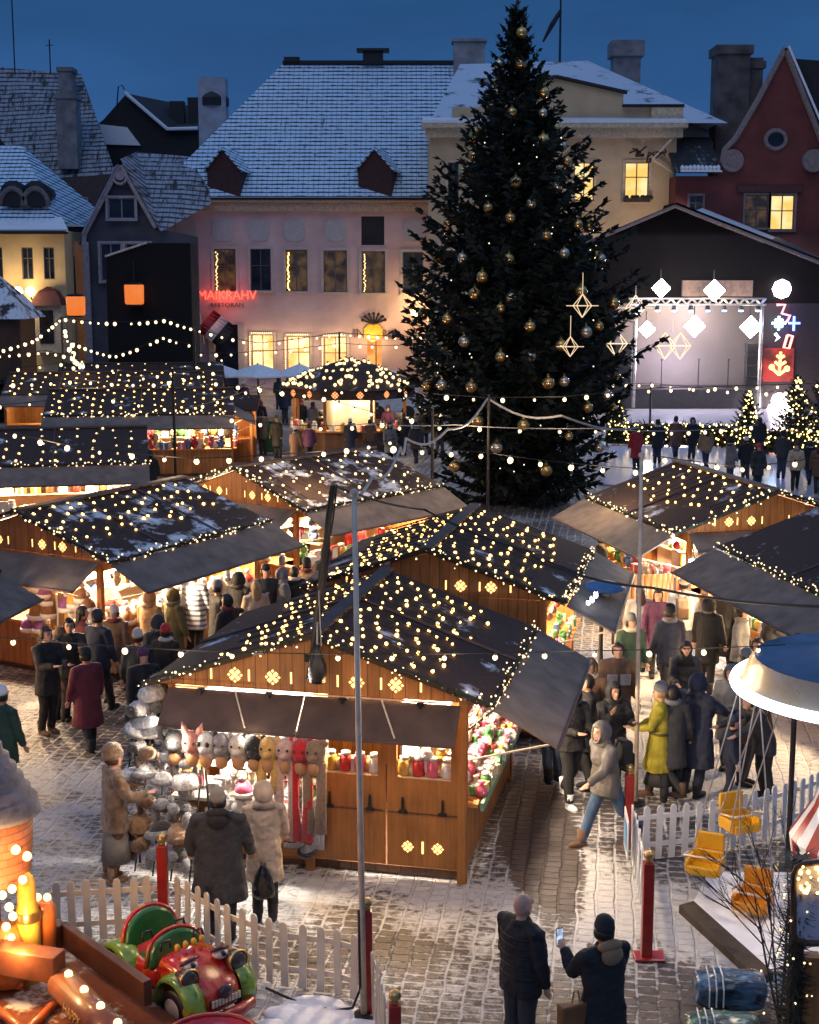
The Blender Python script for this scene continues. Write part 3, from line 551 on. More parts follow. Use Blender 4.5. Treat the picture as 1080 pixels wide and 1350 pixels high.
    s=MB(); s.tube([(X2(164)+.42*math.cos(a*PI/8),-.15,Z2(231)+.5*math.sin(a*PI/8)) for a in range(16)],.09,6,closed=True); s.lathe([(.02,-.05),(.3,-.05),(.3,.1)],12,0,Matrix.Translation((X2(164),-.1,Z2(231)))@Matrix.Rotation(PI/2,4,'X')); s.build('gable_roundel',tr,h)
    r=MB(); r.uv=roof_uv(0,0,0); a=Vector((X2(166),-.3,Z2(210))); b=Vector((X2(216),-.3,Z2(306))); c=Vector((X2(262)+.5,3,Z2(265))); d=D(268,208,92)-Vector((0,Y,0)); d2=D(180,200,92)-Vector((0,Y,0))
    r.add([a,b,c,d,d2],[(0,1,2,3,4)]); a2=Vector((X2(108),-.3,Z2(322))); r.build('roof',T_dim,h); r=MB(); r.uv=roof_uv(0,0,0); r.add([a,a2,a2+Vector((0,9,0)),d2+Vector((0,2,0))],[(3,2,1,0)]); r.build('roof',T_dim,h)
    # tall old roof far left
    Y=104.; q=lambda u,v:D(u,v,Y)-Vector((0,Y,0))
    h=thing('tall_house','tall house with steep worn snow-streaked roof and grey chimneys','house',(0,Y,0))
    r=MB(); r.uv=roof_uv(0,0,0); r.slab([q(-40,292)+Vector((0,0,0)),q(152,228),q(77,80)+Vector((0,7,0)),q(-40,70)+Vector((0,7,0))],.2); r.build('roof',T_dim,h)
    s=MB(); s.slab([q(-40,520),q(152,520),q(152,228),q(-40,250)],.4); s.build('wall',mat('brown_plaster',(.09,.06,.06),.85,var=.25),h)
    s=MB(); s.slab([q(-40,120)+Vector((0,-3,0)),q(-40,230)+Vector((0,-3,0)),q(95,330)+Vector((0,-3,0)),q(95,288)+Vector((0,-3,0))],.5); s.build('valley_shade',mat('dark_wall_and_shade',(.025,.024,.026),.9),h)  # dark slab: shade of the valley between the roofs, put into its colour
    for (ua,ub,va,vb) in ((71,101,126,222),(57,77,80,130)):
        s=MB(); a,b=q(ua,va),q(ub,vb); s.box(((a.x+b.x)/2,1.2 if ua>70 else 5,(a.z+b.z)/2),(b.x-a.x,1.6,a.z-b.z)); s.box(((a.x+b.x)/2,1.2 if ua>70 else 5,a.z),(b.x-a.x+.2,1.8,.3)); s.build('chimney',mat('grey_chimney',(.22,.21,.22),.85,var=.35,scale=1.5),h)
    a,b=q(98,290),q(110,262); window(h,a.x,b.x+.3,a.z,b.z,-.3,tr,M_glassbl,2,1,.1,tr); s=MB(); s.box((q(104,275).x,-.4,q(0,297).z),(2.2,.6,.2)); s.build('window_ledge_snow',M_snow,h)
    for u,v0 in ((19,0),(66,52)):
        m=thing('antenna',('tall' if u<30 else 'short')+' thin roof antenna on the steep old roof','antenna',D(u,80,Y+6)); s=MB(); z=D(u,v0-20 if u<30 else v0,Y+6).z-m.location.z; s.tube([(0,0,-1),(0,0,z)],.05,5); s.box((0,0,z-.4),(.6,.04,.05)); s.build('rod',M_black,m)
    # dark houses and snowy shed roof behind
    Y=112.; q=lambda u,v:D(u,v,Y)-Vector((0,Y,0))
    h=thing('dark_house','black weathered house with white verge behind the blue gable','house',(0,Y,0))
    s=MB(); s.slab([q(*p_) for p_ in ((118,330),(268,330),(268,172),(222,172),(166,124),(136,158),(120,170))],8); s.build('wall',mat('tarred_boards',(.022,.022,.025),.9),h)
    s=MB(); s.slab([q(166,123)+Vector((0,-.3,0)),q(222,172)+Vector((0,-.3,0)),q(262,170)+Vector((0,-.3,0)),q(262,133)+Vector((0,6,0)),q(180,128)+Vector((0,6,0))],.2); s.build('roof',mat('tarred_roof',(.03,.032,.038),.8),h)
    s=MB(); s.tube([q(166,123)+Vector((0,-.5,0)),q(222,171)+Vector((0,-.5,0)),q(262,170)+Vector((0,-.5,0))],.14,6); s.build('verge_snow',M_snow,h)
    s=MB(); s.slab([q(115,162),q(126,190),q(186,192),q(168,168)][::-1],.2); s.build('shed_roof',M_snow,h)
    for (ua,ub,va) in ((219,239,130),(243,262,125)):
        s=MB(); a,b=q(ua,va),q(ub,170); s.box(((a.x+b.x)/2,2,(a.z+b.z)/2),(b.x-a.x,1,a.z-b.z)); s.build('chimney',M_black,h)
    s=MB(); s.tube([q(154,140),q(156,114),q(161,112),q(164,118)],.05,5); s.build('vent_pipe',M_black,h)
    w=thing('chimney_stack','white plastered chimney stack with arched cap left of the big roof','chimney',D(283,210,100)); a,b=D(265,140,100),D(302,206,100); s=MB(); s.box((0,0,(a.z-b.z)/2),(b.x-a.x,1.6,a.z-b.z+4)); s.build('shaft',mat('whitewash',(.36,.37,.42),.85,var=.25,scale=1.2),w); s=MB(); s.lathe([(1.05,0),(1.05,.5),(.8,.9),(.3,1.05)],12,0,Matrix.Translation((0,0,a.z-w.location.z))); s.build('cap',M_black,w)
    # black event hall with two amber lanterns
    Y=70.; X3=lambda u:D(u,400,Y).x; Z3=lambda v:D(400,v,Y).z
    h=thing('event_hall','plain black boxy hall hung with an amber lantern','hall',(0,Y,0)); s=MB(); s.slab([(X3(a),0,Z3(b)) for a,b in ((140,560),(253,560),(253,320),(196,320),(141,338))],2); s.build('wall',mat('black_tarpaulin',(.003,.003,.004),.9),h,bevel=.05)
    s=MB(); s.tube([(X3(141),-.05,Z3(338)),(X3(196),-.05,Z3(320))],.06,5); s.build('edge_trim',M_metal,h)
    lm,lnt,lb=nmat('amber_paper'); tcn=lnt.nodes.new('ShaderNodeTexCoord'); sxn=lnt.nodes.new('ShaderNodeTexNoise'); sxn.inputs['Scale'].default_value=2; lnt.links.new(tcn.outputs['Object'],sxn.inputs[0]); cc=lnt.nodes.new('ShaderNodeValToRGB'); cc.color_ramp.elements[0].color=(1,.17,.02,1); cc.color_ramp.elements[1].color=(1,.30,.06,1); lnt.links.new(sxn.outputs[0],cc.inputs[0]); lnt.links.new(cc.outputs[0],lb.inputs['Emission Color']); lb.inputs['Emission Strength'].default_value=.85; lb.inputs['Base Color'].default_value=(.25,.08,.02,1)
    for u,v,Yl,lab in ((177,388,69.6,'glowing amber cylinder lantern on the black hall'),(100,403,72,'wider glowing amber lantern beside the cream house')):
        l=thing('lantern',lab,'lantern',D(u,v,Yl)); s=MB(); s.lathe([(.40,-.48),(.45,-.4),(.47,.4),(.42,.48)],20); s.build('shade',lm,l,True); s=MB(); s.lathe([(.44,.46),(.44,.55),(.06,.6),(.03,1.6 if u>120 else 2.4)],14); s.lathe([(.41,-.55),(.41,-.47)],14); s.build('cap',M_iron,l)
    # backdrop rows so nothing is empty between the houses
    s=MB(); s.box((-40,130,7),(60,10,14)); s.slab([(-70,124,13.8),(-10,124,13.8),(-10,131,18),(-70,131,18)],.3,1); f=thing('terrace','distant dark terrace closing the square','house',(0,0,0)); s.build('wall',[mat('dark_wall_and_shade',(.025,.024,.026),.9),T_dk],f)
left_houses()
# ================================================================ STRING LIGHTS
_bulbs={}
def bulb_mesh(r,m):
    k=(round(r,3),m.name)
    if k not in _bulbs:
        b=MB(); b.ell((0,0,0),(r,r,r*1.15),8,6); b.tube([(0,0,r),(0,0,r*2.0)],r*.45,6,1); _bulbs[k]=smooth(b.mesh('bulb',[m,M_black]))
    return _bulbs[k]
def string_lights(label,pts,n,r=.05,m=None,sag=.3,cable=.012,group=None,hang=.0,mc=None,jit=0.,name='string_lights'):
    """cable hung between anchor points, with single bulbs along it"""
    m=m or E_bulbw; pts=[Vector(p) for p in pts]; path=[]
    for a,b in zip(pts,pts[1:]):
        for i in range(12):
            t=i/12; q=a.lerp(b,t); q.z-=sag*4*t*(1-t)*((b-a).length/10 if sag else 0); path.append(q)
    path.append(pts[-1]); o=thing(name,label,'string lights',pts[0],0,group); loc=[p-pts[0] for p in path]
    c=MB(); c.tube(loc,cable,5); c.build('cable',mc or M_cable,o)
    L=[0]
    for a,b in zip(loc,loc[1:]): L.append(L[-1]+(b-a).length)
    me=bulb_mesh(r,m)
    for i in range(n):
        d=L[-1]*(i+.5)/n; k=max(j for j in range(len(L)) if L[j]<=d); k=min(k,len(loc)-2)
        p=loc[k].lerp(loc[k+1],(d-L[k])/max(1e-6,L[k+1]-L[k]))
        if random.random()<.05: continue
        child('bulb',me,o,p+Vector((random.uniform(-jit,jit),random.uniform(-jit,jit),-r*1.6-hang)),(random.uniform(-.4,.4),random.uniform(-.4,.4),0),random.uniform(.68,1.25))
    return o
def garland(label,pts,r=.07,per=26,lights=14,lr=.013,m=None,group=None):
    """fir garland with tiny lights pinned along an edge"""
    pts=[Vector(p) for p in pts]; o=thing('garland',label,'garland',pts[0],0,group); f=MB(); l=MB()
    for a,b in zip(pts,pts[1:]):
        a=a-pts[0]; b=b-pts[0]; d=(b-a); L=d.length; t=d.normalized(); n=int(L*per)
        f.tube([a,b],r*.35,5)
        for i in range(n):
            q=a+d*random.random(); u=Vector((random.gauss(0,1),random.gauss(0,1),random.gauss(0,1)-.2)).normalized(); u=(u+t*random.uniform(-.7,.7)).normalized()
            s_=u.cross(Vector((random.gauss(0,1),random.gauss(0,1),random.gauss(0,1)))).normalized()*r*.3; e=q+u*r*random.uniform(.7,1.6)
            f.add([q-s_,q+s_,e],[(0,1,2)])
        for i in range(int(L*lights)):
            q=a+d*random.random()+Vector((random.gauss(0,1),random.gauss(0,1),random.gauss(0,1)))*r*.6; l.ell(q,lr*random.uniform(.7,1.3),5,4)
    f.build('foliage',M_garland,o); q=l.build('fairy_bulbs',m or E_fairy,o); q['kind']='stuff'
    return o
# ================================================================ WARES
_w={}
def ware_mesh(kind,cn,m):
    k=(kind,cn)
    if k in _w: return _w[k]
    b=MB(); ms=[m,M_white]
    if kind=='gift_box': b.box((0,0,.06),(.15,.11,.12)); b.box((0,0,.0615),(.03,.114,.125),1); b.box((0,0,.0612),(.154,.03,.1235),1)
    elif kind=='jar': b.lathe([(.05,0),(.06,.02),(.06,.13),(.04,.155)],10); b.lathe([(.045,.156),(.045,.185)],10,1)
    elif kind=='candy_bag': b.lathe([(.05,0),(.075,.05),(.06,.11),(.02,.14),(.05,.18)],9); b.ell((0,-.045,.06),(.03,.03,.03),6,4,1)
    elif kind=='bauble': b.ell((0,0,.06),.06,10,8); b.tube([(0,0,.11),(0,0,.14)],.014,6,1)
    elif kind=='scarf': b.tube([(0,0,-.0),(.01,0,-.25),(-.01,0,-.55)],[.05,.055,.06],8,0,True,[(1,.5)]*3); b.tube([(.05,.02,0),(.06,.02,-.3),(.05,.02,-.62)],[.045,.05,.05],8,1,True,[(1,.5)]*3)
    elif kind=='mitten': b.ell((0,0,-.1),(.055,.03,.09),8,6); b.ell((.055,0,-.1),(.022,.02,.045),6,5); b.tube([(0,0,-.04),(0,0,.03)],.045,8,1)
    elif kind=='knit_hat': b.lathe([(.105,0),(.11,.04),(.10,.10),(.06,.155),(.01,.175)],12); b.lathe([(.114,-.01),(.12,.02),(.114,.05)],12,1); b.ell((0,0,.2),.04,7,5,1)
    elif kind=='plush_toy': b.ell((0,0,.09),(.07,.06,.09),8,6); b.ell((0,-.02,.21),.065,8,6); b.ell((-.05,0,.26),.024,6,4); b.ell((.05,0,.26),.024,6,4); b.ell((0,-.08,.2),(.025,.02,.02),6,4,1); b.ell((-.07,-.03,.12),(.025,.03,.05),6,4); b.ell((.07,-.03,.12),(.025,.03,.05),6,4)
    elif kind=='picture_card': b.box((0,0,.09),(.16,.02,.2)); b.box((0,-.011,.09),(.12,.006,.15),1)
    elif kind=='wooden_bowl': b.lathe([(.03,0),(.09,.05),(.10,.09),(.085,.085),(.03,.02)],12); b.ell((0,0,.08),(.07,.07,.03),8,4,1)
    _w[k]=smooth(b.mesh(kind,ms)) if kind not in('gift_box','picture_card') else b.mesh(kind,ms); return _w[k]
WC={'red':(.5,.03,.025),'white':(.75,.72,.68),'pink':(.65,.12,.2),'green':(.06,.22,.07),'golden':(.6,.35,.07),'brown':(.2,.09,.04),'blue':(.07,.14,.35),'grey':(.25,.25,.26),'cream':(.66,.55,.4),'purple':(.2,.06,.25)}
WM={k:mat('ware_'+k,v,.5,var=.2,scale=20) for k,v in WC.items()}
def ware(kind,cn,where,loc,rz=0.,s=1.):
    o=bpy.data.objects.new(kind,ware_mesh(kind,cn,WM[cn])); COL.objects.link(o); o.location=loc; o.rotation_euler=(0,0,rz); o.scale=(s,s,s)
    return tag(o,f'{cn} {kind.replace("_"," ")} among the wares {where}',kind.replace('_',' '),f'wares {where}')
# ================================================================ MARKET STALLS
def snowflake(mb,c,ax,r):
    """openwork star cut into a board: lattice of small lit diamonds"""
    ax=Vector(ax); z=Vector((0,0,1)); nrm=ax.cross(z); c=Vector(c)
    for i in (-1,0,1):
        for j in (-1,0,1):
            k=.62 if i and j else 1
            q=c+(ax*(i-j)*.5+z*(i+j)*.5)*r*.62; e=r*.26*k
            mb.add([q-ax*e-nrm*0,q-z*e,q+ax*e,q+z*e],[(0,1,2,3)])
class Stall: pass
def stall(label,org,rz,D_=3.7,W=3.75,half=2.25,ze=2.32,zr=3.05,open_='R',awn={},front=.1,mroof=None,mwall=None,power=120,col=(1,.70,.40),flap=None,cuts='F',gab=True,battens=(.5,),tube_=True):
    S=Stall(); S.M=Matrix.Translation(org)@Matrix.Rotation(rz,4,'Z'); S.D=D_; S.W=W; S.half=half; S.ze=ze; S.zr=zr; S.front=front
    t=thing('market_stall',label,'stall',org,rz); S.t=t; mroof=mroof or M_roof; mwall=mwall or M_wood; flap=flap or M_flap
    side={'R':lambda s,o,z:(W/2+o,s,z),'L':lambda s,o,z:(-W/2-o,D_-s,z),'F':lambda s,o,z:(s-W/2,-o,z),'B':lambda s,o,z:(W/2-s,D_+o,z)}
    S.side=side; ln={'R':D_,'L':D_,'F':W,'B':W}; S.ln=ln
    for x in (-W/2,W/2):
        for y in (0,D_):
            p=MB(); p.box((x,y,ze/2),(.1,.1,ze)); p.build('post',mwall,t)
    b=MB(); b.box((0,D_/2,.07),(W-.1,D_-.1,.1)); b.build('floor',M_wooddk,t)
    for k in 'RLFB':
        f=side[k]; n=ln[k]
        def pan(s0,s1,z0,z1,o=0.,th=.035,name='wall_panel',m=None):
            q=MB(); a,b_,c,d=[Vector(f(*w_)) for w_ in ((s0,o,z0),(s1,o,z0),(s1,o,z1),(s0,o,z1))]; q.slab([a,b_,c,d],th); return q.build(name,m or mwall,t)
        if k in open_:
            pan(.05,n-.05,.12,.98,.02,name='counter_front')
            q=MB(); q.slab([Vector(f(*w_)) for w_ in ((.0,.18,1.03),(n,.18,1.03),(n,-.55,1.03),(.0,-.55,1.03))],.045); q.build('counter_top',M_woodh,t)
            pan(.05,n-.05,ze-.22,ze-.01,.015,name='header_board')
            q=MB(); q.slab([Vector(f(*w_)) for w_ in ((.15,-.12,1.42),(n-.15,-.12,1.42),(n-.15,-.40,1.42),(.15,-.40,1.42))],.03); 
        elif not (k=='F' and open_.find('f')>=0): pan(.05,n-.05,.12,ze-.01,.02)
    if gab:
        for y,nm in ((0.,'gable_board'),(D_,'gable_board')):
            q=MB(); zz=zr-.05; e=half-.12
            pts=[(-e,y-.03,ze),(e,y-.03,ze),(0,y-.03,zz)] if y==0 else [(e,y+.03,ze),(-e,y+.03,ze),(0,y+.03,zz)]
            q.slab(pts,.04); o=q.build(nm,mwall,t)
            if ('F' if y==0 else 'B') in cuts:
                c=MB(); 
                for x in (-1.15,-.6,.6,1.15): snowflake(c,(x*.9,pts[0][1]-.006 if y==0 else pts[0][1]+.006,ze+.17),(1,0,0) if y==0 else (-1,0,0),.13)
                for x in (-.3,.3,-1.35,1.35,-.85,.85): 
                    yy=pts[0][1]-(.006 if y==0 else -.006); c.add([(x-.012,yy,ze+.1),(x+.012,yy,ze+.1),(x+.012,yy,ze+.25),(x-.012,yy,ze+.25)],[(0,1,2,3) if y==0 else (3,2,1,0)])
                c.build('lit_cutouts',E_cut,o)
    for sg in (1,-1):
        q=MB(); y0,y1=-front,D_+front
        A=[(0,y0,zr+.03),(sg*half,y0,ze+.0),(sg*half,y1,ze+.0),(0,y1,zr+.03)]
        q.slab(A if sg>0 else A[::-1],.05); ro=q.build('roof_slope',mroof,t)
        for b in battens:
            q=MB(); y=y0+(y1-y0)*b; q.tube([(sg*.05,y,zr+.035),(sg*half,y,ze+.015)],.025,4); q.build('batten',M_batten,ro)
    q=MB(); q.box((0,D_/2,zr+.05),(.2,D_+2*front+.02,.05)); q.build('ridge_board',M_batten,t)
    for k,(out,drop) in awn.items():
        f=side[k]; n=ln[k]; z0=ze-.03; o0=(half-W/2)+.02 if k in 'RL' else .06
        e0=-front if k in 'RL' else -.05; e1=n+front if k in 'RL' else n+.05
        q=MB(); q.slab([Vector(f(*w_)) for w_ in ((e0,o0,z0),(e0,o0+out,z0-drop),(e1,o0+out,z0-drop),(e1,o0,z0))],.03) if k in 'R' or True else 0; a=q.build('awning',flap,t)
        q=MB(); q.tube([f(e0,o0+out,z0-drop),f(e1,o0+out,z0-drop)],.025,5); q.build('awning_rim',M_batten,a)
        for s_ in (e0+.25,e1-.25):
            q=MB(); q.tube([f(s_,.03,z0-.75),f(s_,o0+out-.05,z0-drop-.03)],.015,5); q.build('strut',M_metal,a)
    if tube_:
        for k in open_:
            q=MB(); q.tube([side[k](.4,-.5,ze-.1),side[k](ln[k]-.4,-.5,ze-.1)],.03,6); q.build('strip_lamp',E_tube,t)
    # middle shelf unit that carries the back display
    if power:
        ks=[k for k in open_ if k in side]
        for k in ks:
            for t_ in (.22,.78): lamp('stall_light',S.M@Vector(side[k](ln[k]*t_,-.45,ze-.22)),power/2/len(ks),col,.15)
    return S
CHOICE={'sweets':(['candy_bag','jar','gift_box','candy_bag'],['pink','white','red','golden','cream','green']),
 'knit':(['knit_hat','mitten','scarf','knit_hat'],['white','grey','red','cream','blue','brown']),
 'gifts':(['gift_box','plush_toy','bauble','jar','picture_card'],['red','white','golden','pink','green','blue','cream']),
 'wood':(['wooden_bowl','jar','picture_card','gift_box'],['brown','golden','cream','white','red'])}
def stock(S,k,kind,where,n=16,rows=2,hang=8,back=10,s0=.25,s1=None,scale=1.,backs=True):
    """lay goods on the counter, hang some under the eave, stand others on a back shelf"""
    f=S.side[k]; L=s1 or S.ln[k]-.25; ks,cs=CHOICE[kind]; rz0=S.t.rotation_euler.z+{'R':PI/2,'L':-PI/2,'F':0,'B':PI}[k]
    flat=[q for q in ks if q not in('scarf','mitten')] or ks
    for r_ in range(rows):
        for i in range(n):
            s_=s0+(L-s0)*(i+.5+random.uniform(-.25,.25))/n; p=S.M@Vector(f(s_,.08-.22*r_,1.034)); ware(random.choice(flat),random.choice(cs),where,p,rz0+random.uniform(-.4,.4),scale*random.uniform(.85,1.25))
    hk=[q for q in ks if q in('scarf','mitten','bauble')] or ['bauble','mitten']
    for i in range(hang):
        s_=s0+(L-s0)*(i+.5)/hang; p=S.M@Vector(f(s_,.04,S.ze-.3)); kd=random.choice(hk); ware(kd,random.choice(cs),'hanging in '+where.split(' ',1)[1],p-Vector((0,0,.15 if kd=='bauble' else 0)),rz0,scale*1.1)
    if back and backs:
        q=MB()
        for z in (1.35,1.72): q.slab([Vector(f(*w_)) for w_ in ((s0,-1.0,z),(L,-1.0,z),(L,-1.3,z),(s0,-1.3,z))],.03)
        q.slab([Vector(f(*w_)) for w_ in ((s0,-1.31,.2),(L,-1.31,.2),(L,-1.31,2.0),(s0,-1.31,2.0))],.03); q.build('shelf',M_cream,S.t)
        for z in (1.35,1.72):
            for i in range(back):
                s_=s0+(L-s0)*(i+.5)/back; p=S.M@Vector(f(s_,-1.12,z+.004)); ware(random.choice(flat),random.choice(cs),where,p,rz0,scale*random.uniform(.9,1.3))
def roof_lights(S,sg,label,runs=7,upto=.62,m=None,r=.04,step=.3,start=0.,end=1.):
    """zigzag of bulbs lying on one roof slope"""
    pts=[]; y0,y1=-S.front+.1,S.D+S.front-.1; a,b=y0+(y1-y0)*start,y0+(y1-y0)*end
    def q(t,y): return S.M@Vector((sg*S.half*t,y,S.zr+.03-(S.zr-S.ze)*t+.05))
    for i in range(runs):
        y=a+(b-a)*(i+.15)/runs; y2=a+(b-a)*(i+.65)/runs; u=upto*random.uniform(.85,1.1)
        pts+= [q(.03,y),q(u,y+.08),q(u,y2-.08),q(.03,y2)]
    L=sum((p2-p1).length for p1,p2 in zip(pts,pts[1:])); return string_lights(label,pts,min(int(L/step),110),r,m or E_bulbg,0.,.008,'string lights lying on stall roofs',jit=.03)
def eaves(S,label,which='FR',**k):
    h,z,zr=S.half,S.ze+.02,S.zr+.05; f,b=-S.front-.02,S.D+S.front+.02; L={'F':[(-h,f,z),(0,f,zr),(h,f,z)],'R':[(h,f,z),(h,b,z)],'L':[(-h,f,z),(-h,b,z)],'B':[(-h,b,z),(0,b,zr),(h,b,z)]}
    nm={'F':'front gable','R':'right eave','L':'left eave','B':'back gable'}
    for w_ in which: garland(f'lit fir garland along {nm[w_]} of {label}',[S.M@Vector(p) for p in L[w_]],group='garlands on stall eaves',**k)
VS=R(-12.65)
S1=stall('nearest orange wooden stall with plush hats and lit candy counter',(-1.17,17.27,0),VS,D_=3.75,open_='R',front=.12,awn={'R':(.78,.42)},cuts='F',power=0,tube_=False,battens=(.52,))
S2=stall('dark roofed stall directly behind the nearest stall',(.30,22.75,0),VS,D_=4.2,open_='R',front=.15,awn={'R':(.75,.40)},cuts='F',power=110,battens=(.5,))
S3=stall('stall with snow-flecked roof and long grey awning left of centre',(-7.24,26.43,0),R(-29),D_=4.8,open_='RF',front=.12,awn={'R':(.8,.42),'F':(.75,.4)},mroof=M_roofs,power=520,cuts='F',battens=(.33,.66))
S4=stall('stall with snowy roof behind the flagpole, beside the spruce',(-3.93,32.4,0),R(-40),D_=4.6,open_='RF',front=.12,awn={'R':(.8,.42),'F':(.7,.4)},mroof=M_roofs,power=380,cuts='F')
S5=stall('stall showing its long counter side behind the snow-flecked one',(-12.4,40.0,0),R(-79),D_=4.9,open_='R',awn={'R':(.7,.42)},power=190,cuts='')
S6=stall('long far-left stall with brightly lit open end',(-13.3,53.6,0),R(-83),D_=6.6,open_='RB',awn={'R':(.8,.4),'B':(.8,.4)},power=420,cuts='')
S7=stall('back-row stall under zigzag light strings at the left',(-17.2,62.5,0),R(-85),D_=9.0,open_='R',awn={'R':(.7,.4)},power=60,cuts='',battens=(.25,.5,.75))
S7b=stall('farthest left stall below the black hall',(-16.5,68.6,0),R(-84),D_=7.5,open_='R',awn={},power=0,cuts='',battens=(.5,),tube_=False)
S9=stall('stall right of the spruce with lit orange gable',(7.42,28.84,0),R(14.7),D_=4.6,open_='LF',front=.12,awn={'L':(.78,.42),'F':(.5,.3)},power=230,cuts='F',battens=(.5,))
S10=stall('stall at the right edge hung with toys under a grey awning',(9.15,21.65,0),R(11.7),D_=5.6,open_='L',awn={'L':(.85,.42)},power=300,cuts='',battens=(.5,))
S11=stall('dark roofed stall at the left edge with white counter',(-10.0,20.9,0),R(-10),D_=3.9,open_='R',awn={'R':(.75,.42)},power=110,cuts='')
# --- the nearest stall gets its own front: hat booth on the left, two closed flaps with windows on the right
def main_front():
    t=S1.t
    W=S1.W
    # replace plain front panel
    for ch in list(t.children):
        if ch.name.startswith('wall_panel') and abs(sum(v.co.y for v in ch.data.vertices)/len(ch.data.vertices))<.1 : bpy.data.objects.remove(ch)
    x0=-.02; doors=((x0,.90),(.92,W/2-.05))
    for i,(a,b) in enumerate(doors):
        wa,wb=a+.12,b-.1
        m=MB(); wall_holes(m,a,b,.16,2.02,[(wa,wb,1.30,1.90)],-.02,.05); d=m.build('hinged_panel',M_ply,t)
        s=MB(); s.box(((a+b)/2,-.028,.86),(b-a-.01,.012,.02)); s.build('batten',M_wooddk,d)
        for hx in (a+.2,b-.2):
            s=MB(); s.add([(hx-.055,-.03,.85),(hx+.055,-.03,.85),(hx+.055,-.03,.885),(hx+.02,-.03,.9),(hx+.012,-.03,1.06),(hx-.012,-.03,1.06),(hx-.02,-.03,.9),(hx-.055,-.03,.885)],[tuple(range(8))]); s.add([(hx-.055,-.045,.85),(hx+.055,-.045,.85),(hx+.055,-.045,.885),(hx+.02,-.045,.9),(hx+.012,-.045,1.06),(hx-.012,-.045,1.06),(hx-.02,-.045,.9),(hx-.055,-.045,.885)],[tuple(range(8))]); s.build('hinge',M_iron,d)
        if i:
            s=MB()
            for q in (-.19,.19): snowflake(s,((a+b)/2+q,-.032,.42),(1,0,0),.1)
            for q in (0,): s.add([(((a+b)/2)-.012,-.032,.34),(((a+b)/2)+.012,-.032,.34),(((a+b)/2)+.012,-.032,.5),(((a+b)/2)-.012,-.032,.5)],[(0,1,2,3)])
            s.build('lit_cutouts',E_cut,d)
        s=MB(); s.box(((wa+wb)/2,.12,1.29),(wb-wa,.24,.03)); s.build('window_shelf',M_cream,d)
        for j in range(7):
            p=S1.M@Vector((wa+.07+(wb-wa-.1)*j/6.4,.10+.05*(j%2),1.306)); ware(['jar','candy_bag','jar','plush_toy'][j%4] if i else ['jar','bauble','jar','gift_box'][j%4],['golden','cream','red','white','pink','golden','white'][j],'in the '+('right' if i else 'left')+' front window of nearest stall',p,VS,1.35)
    s=MB(); s.box((W/2-.01,-.03,1.1),(.1,.07,2.2)); s.box((x0-.06,-.03,1.1),(.1,.09,2.2)); s.build('door_post',M_ply,t)
    # hat booth counter
    s=MB(); s.slab([(-W/2,-.02,.12),(x0-.1,-.02,.12),(x0-.1,-.02,.85),(-W/2,-.02,.85)],.04); s.build('booth_front',M_woodh,t)
    s=MB(); s.slab([(-W/2,-.2,.9),(x0-.1,-.2,.9),(x0-.1,.6,.9),(-W/2,.6,.9)],.04); s.build('booth_counter',M_white,t)
    s=MB(); s.slab([(-W/2+.1,.95,.9),(x0-.1,.95,.9),(x0-.1,.95,2.1),(-W/2+.1,.95,2.1)],.03); s.build('booth_back',M_white,t)
    # brown front awning in two leaves
    for a,b,nm in ((-W/2-.02,x0-.1,'left'),(x0-.08,W/2-.02,'right')):
        s=MB(); y,z=-.10,2.30; s.slab([(a,y,z),(a,y-.42,1.92),(b,y-.42,1.92),(b,y,z)],.03); o=s.build('front_awning',M_flapb,t)
        s=MB(); s.tube([(a,y-.43,1.915),(b,y-.43,1.915)],.018,5); s.build('awning_rim',M_batten,o)
        s=MB(); s.tube([((a+b)/2,y-.02,2.31),((a+b)/2+.25,y-.40,1.97)],.012,5); s.tube([(a+.1,y-.02,2.325),(b-.3,y-.02,2.325)],.01,5); s.build('awning_rod',M_metal,o)
        s=MB(); 
        for q in (.25,.75): s=MB(); s.box((a+(b-a)*q,y-.03,2.30),(.09,.05,.03)); s.box((a+(b-a)*q,y-.05,2.28),(.03,.05,.06)); s.build('awning_hinge',M_iron,o)
    # candy shelves along the right side, sloping toward the lane
    s=MB()
    for k,(z,o) in enumerate(((1.06,.02),(1.24,-.18),(1.44,-.38))): s.slab([(W/2+o+.2,.12,z-.06),(W/2+o+.2,S1.D-.1,z-.06),(W/2+o,S1.D-.1,z),(W/2+o,.12,z)],.02)
    s.build('candy_shelf',M_woodh,t)
    s=MB(); s.box((W/2+.235,S1.D/2,1.0),(.04,S1.D,.1)); s.build('green_edge',mat('green_edge_paint',(.16,.30,.20),.5),t)
    for k,(z,o) in enumerate(((1.035,.12),(1.21,-.08),(1.41,-.28))):
        for i in range(24):
            for j in range(2):
                p=S1.M@Vector((W/2+o+.06-.1*j,.2+(S1.D-.4)*(i+.5+random.uniform(-.2,.2))/24,z+.02*j)); ware(random.choice(['candy_bag','gift_box','candy_bag','jar']),random.choice(['pink','white','red','cream','golden','pink','green']),'on the candy counter of nearest stall',p,VS+random.uniform(0,3),random.uniform(.8,1.15))
    q=MB(); q.box((W/2-.8,S1.D/2,1.75),(.03,S1.D-.2,1.0)); q.build('inner_screen',M_white,t)
    q=MB(); q.tube([(W/2-.25,.3,2.2),(W/2-.25,S1.D-.3,2.2)],.025,6); q.build('strip_lamp',E_tube,t); q=MB(); q.tube([(-W/2+.2,.35,2.15),(x0-.3,.35,2.15)],.025,6); q.build('strip_lamp',E_tube,t)
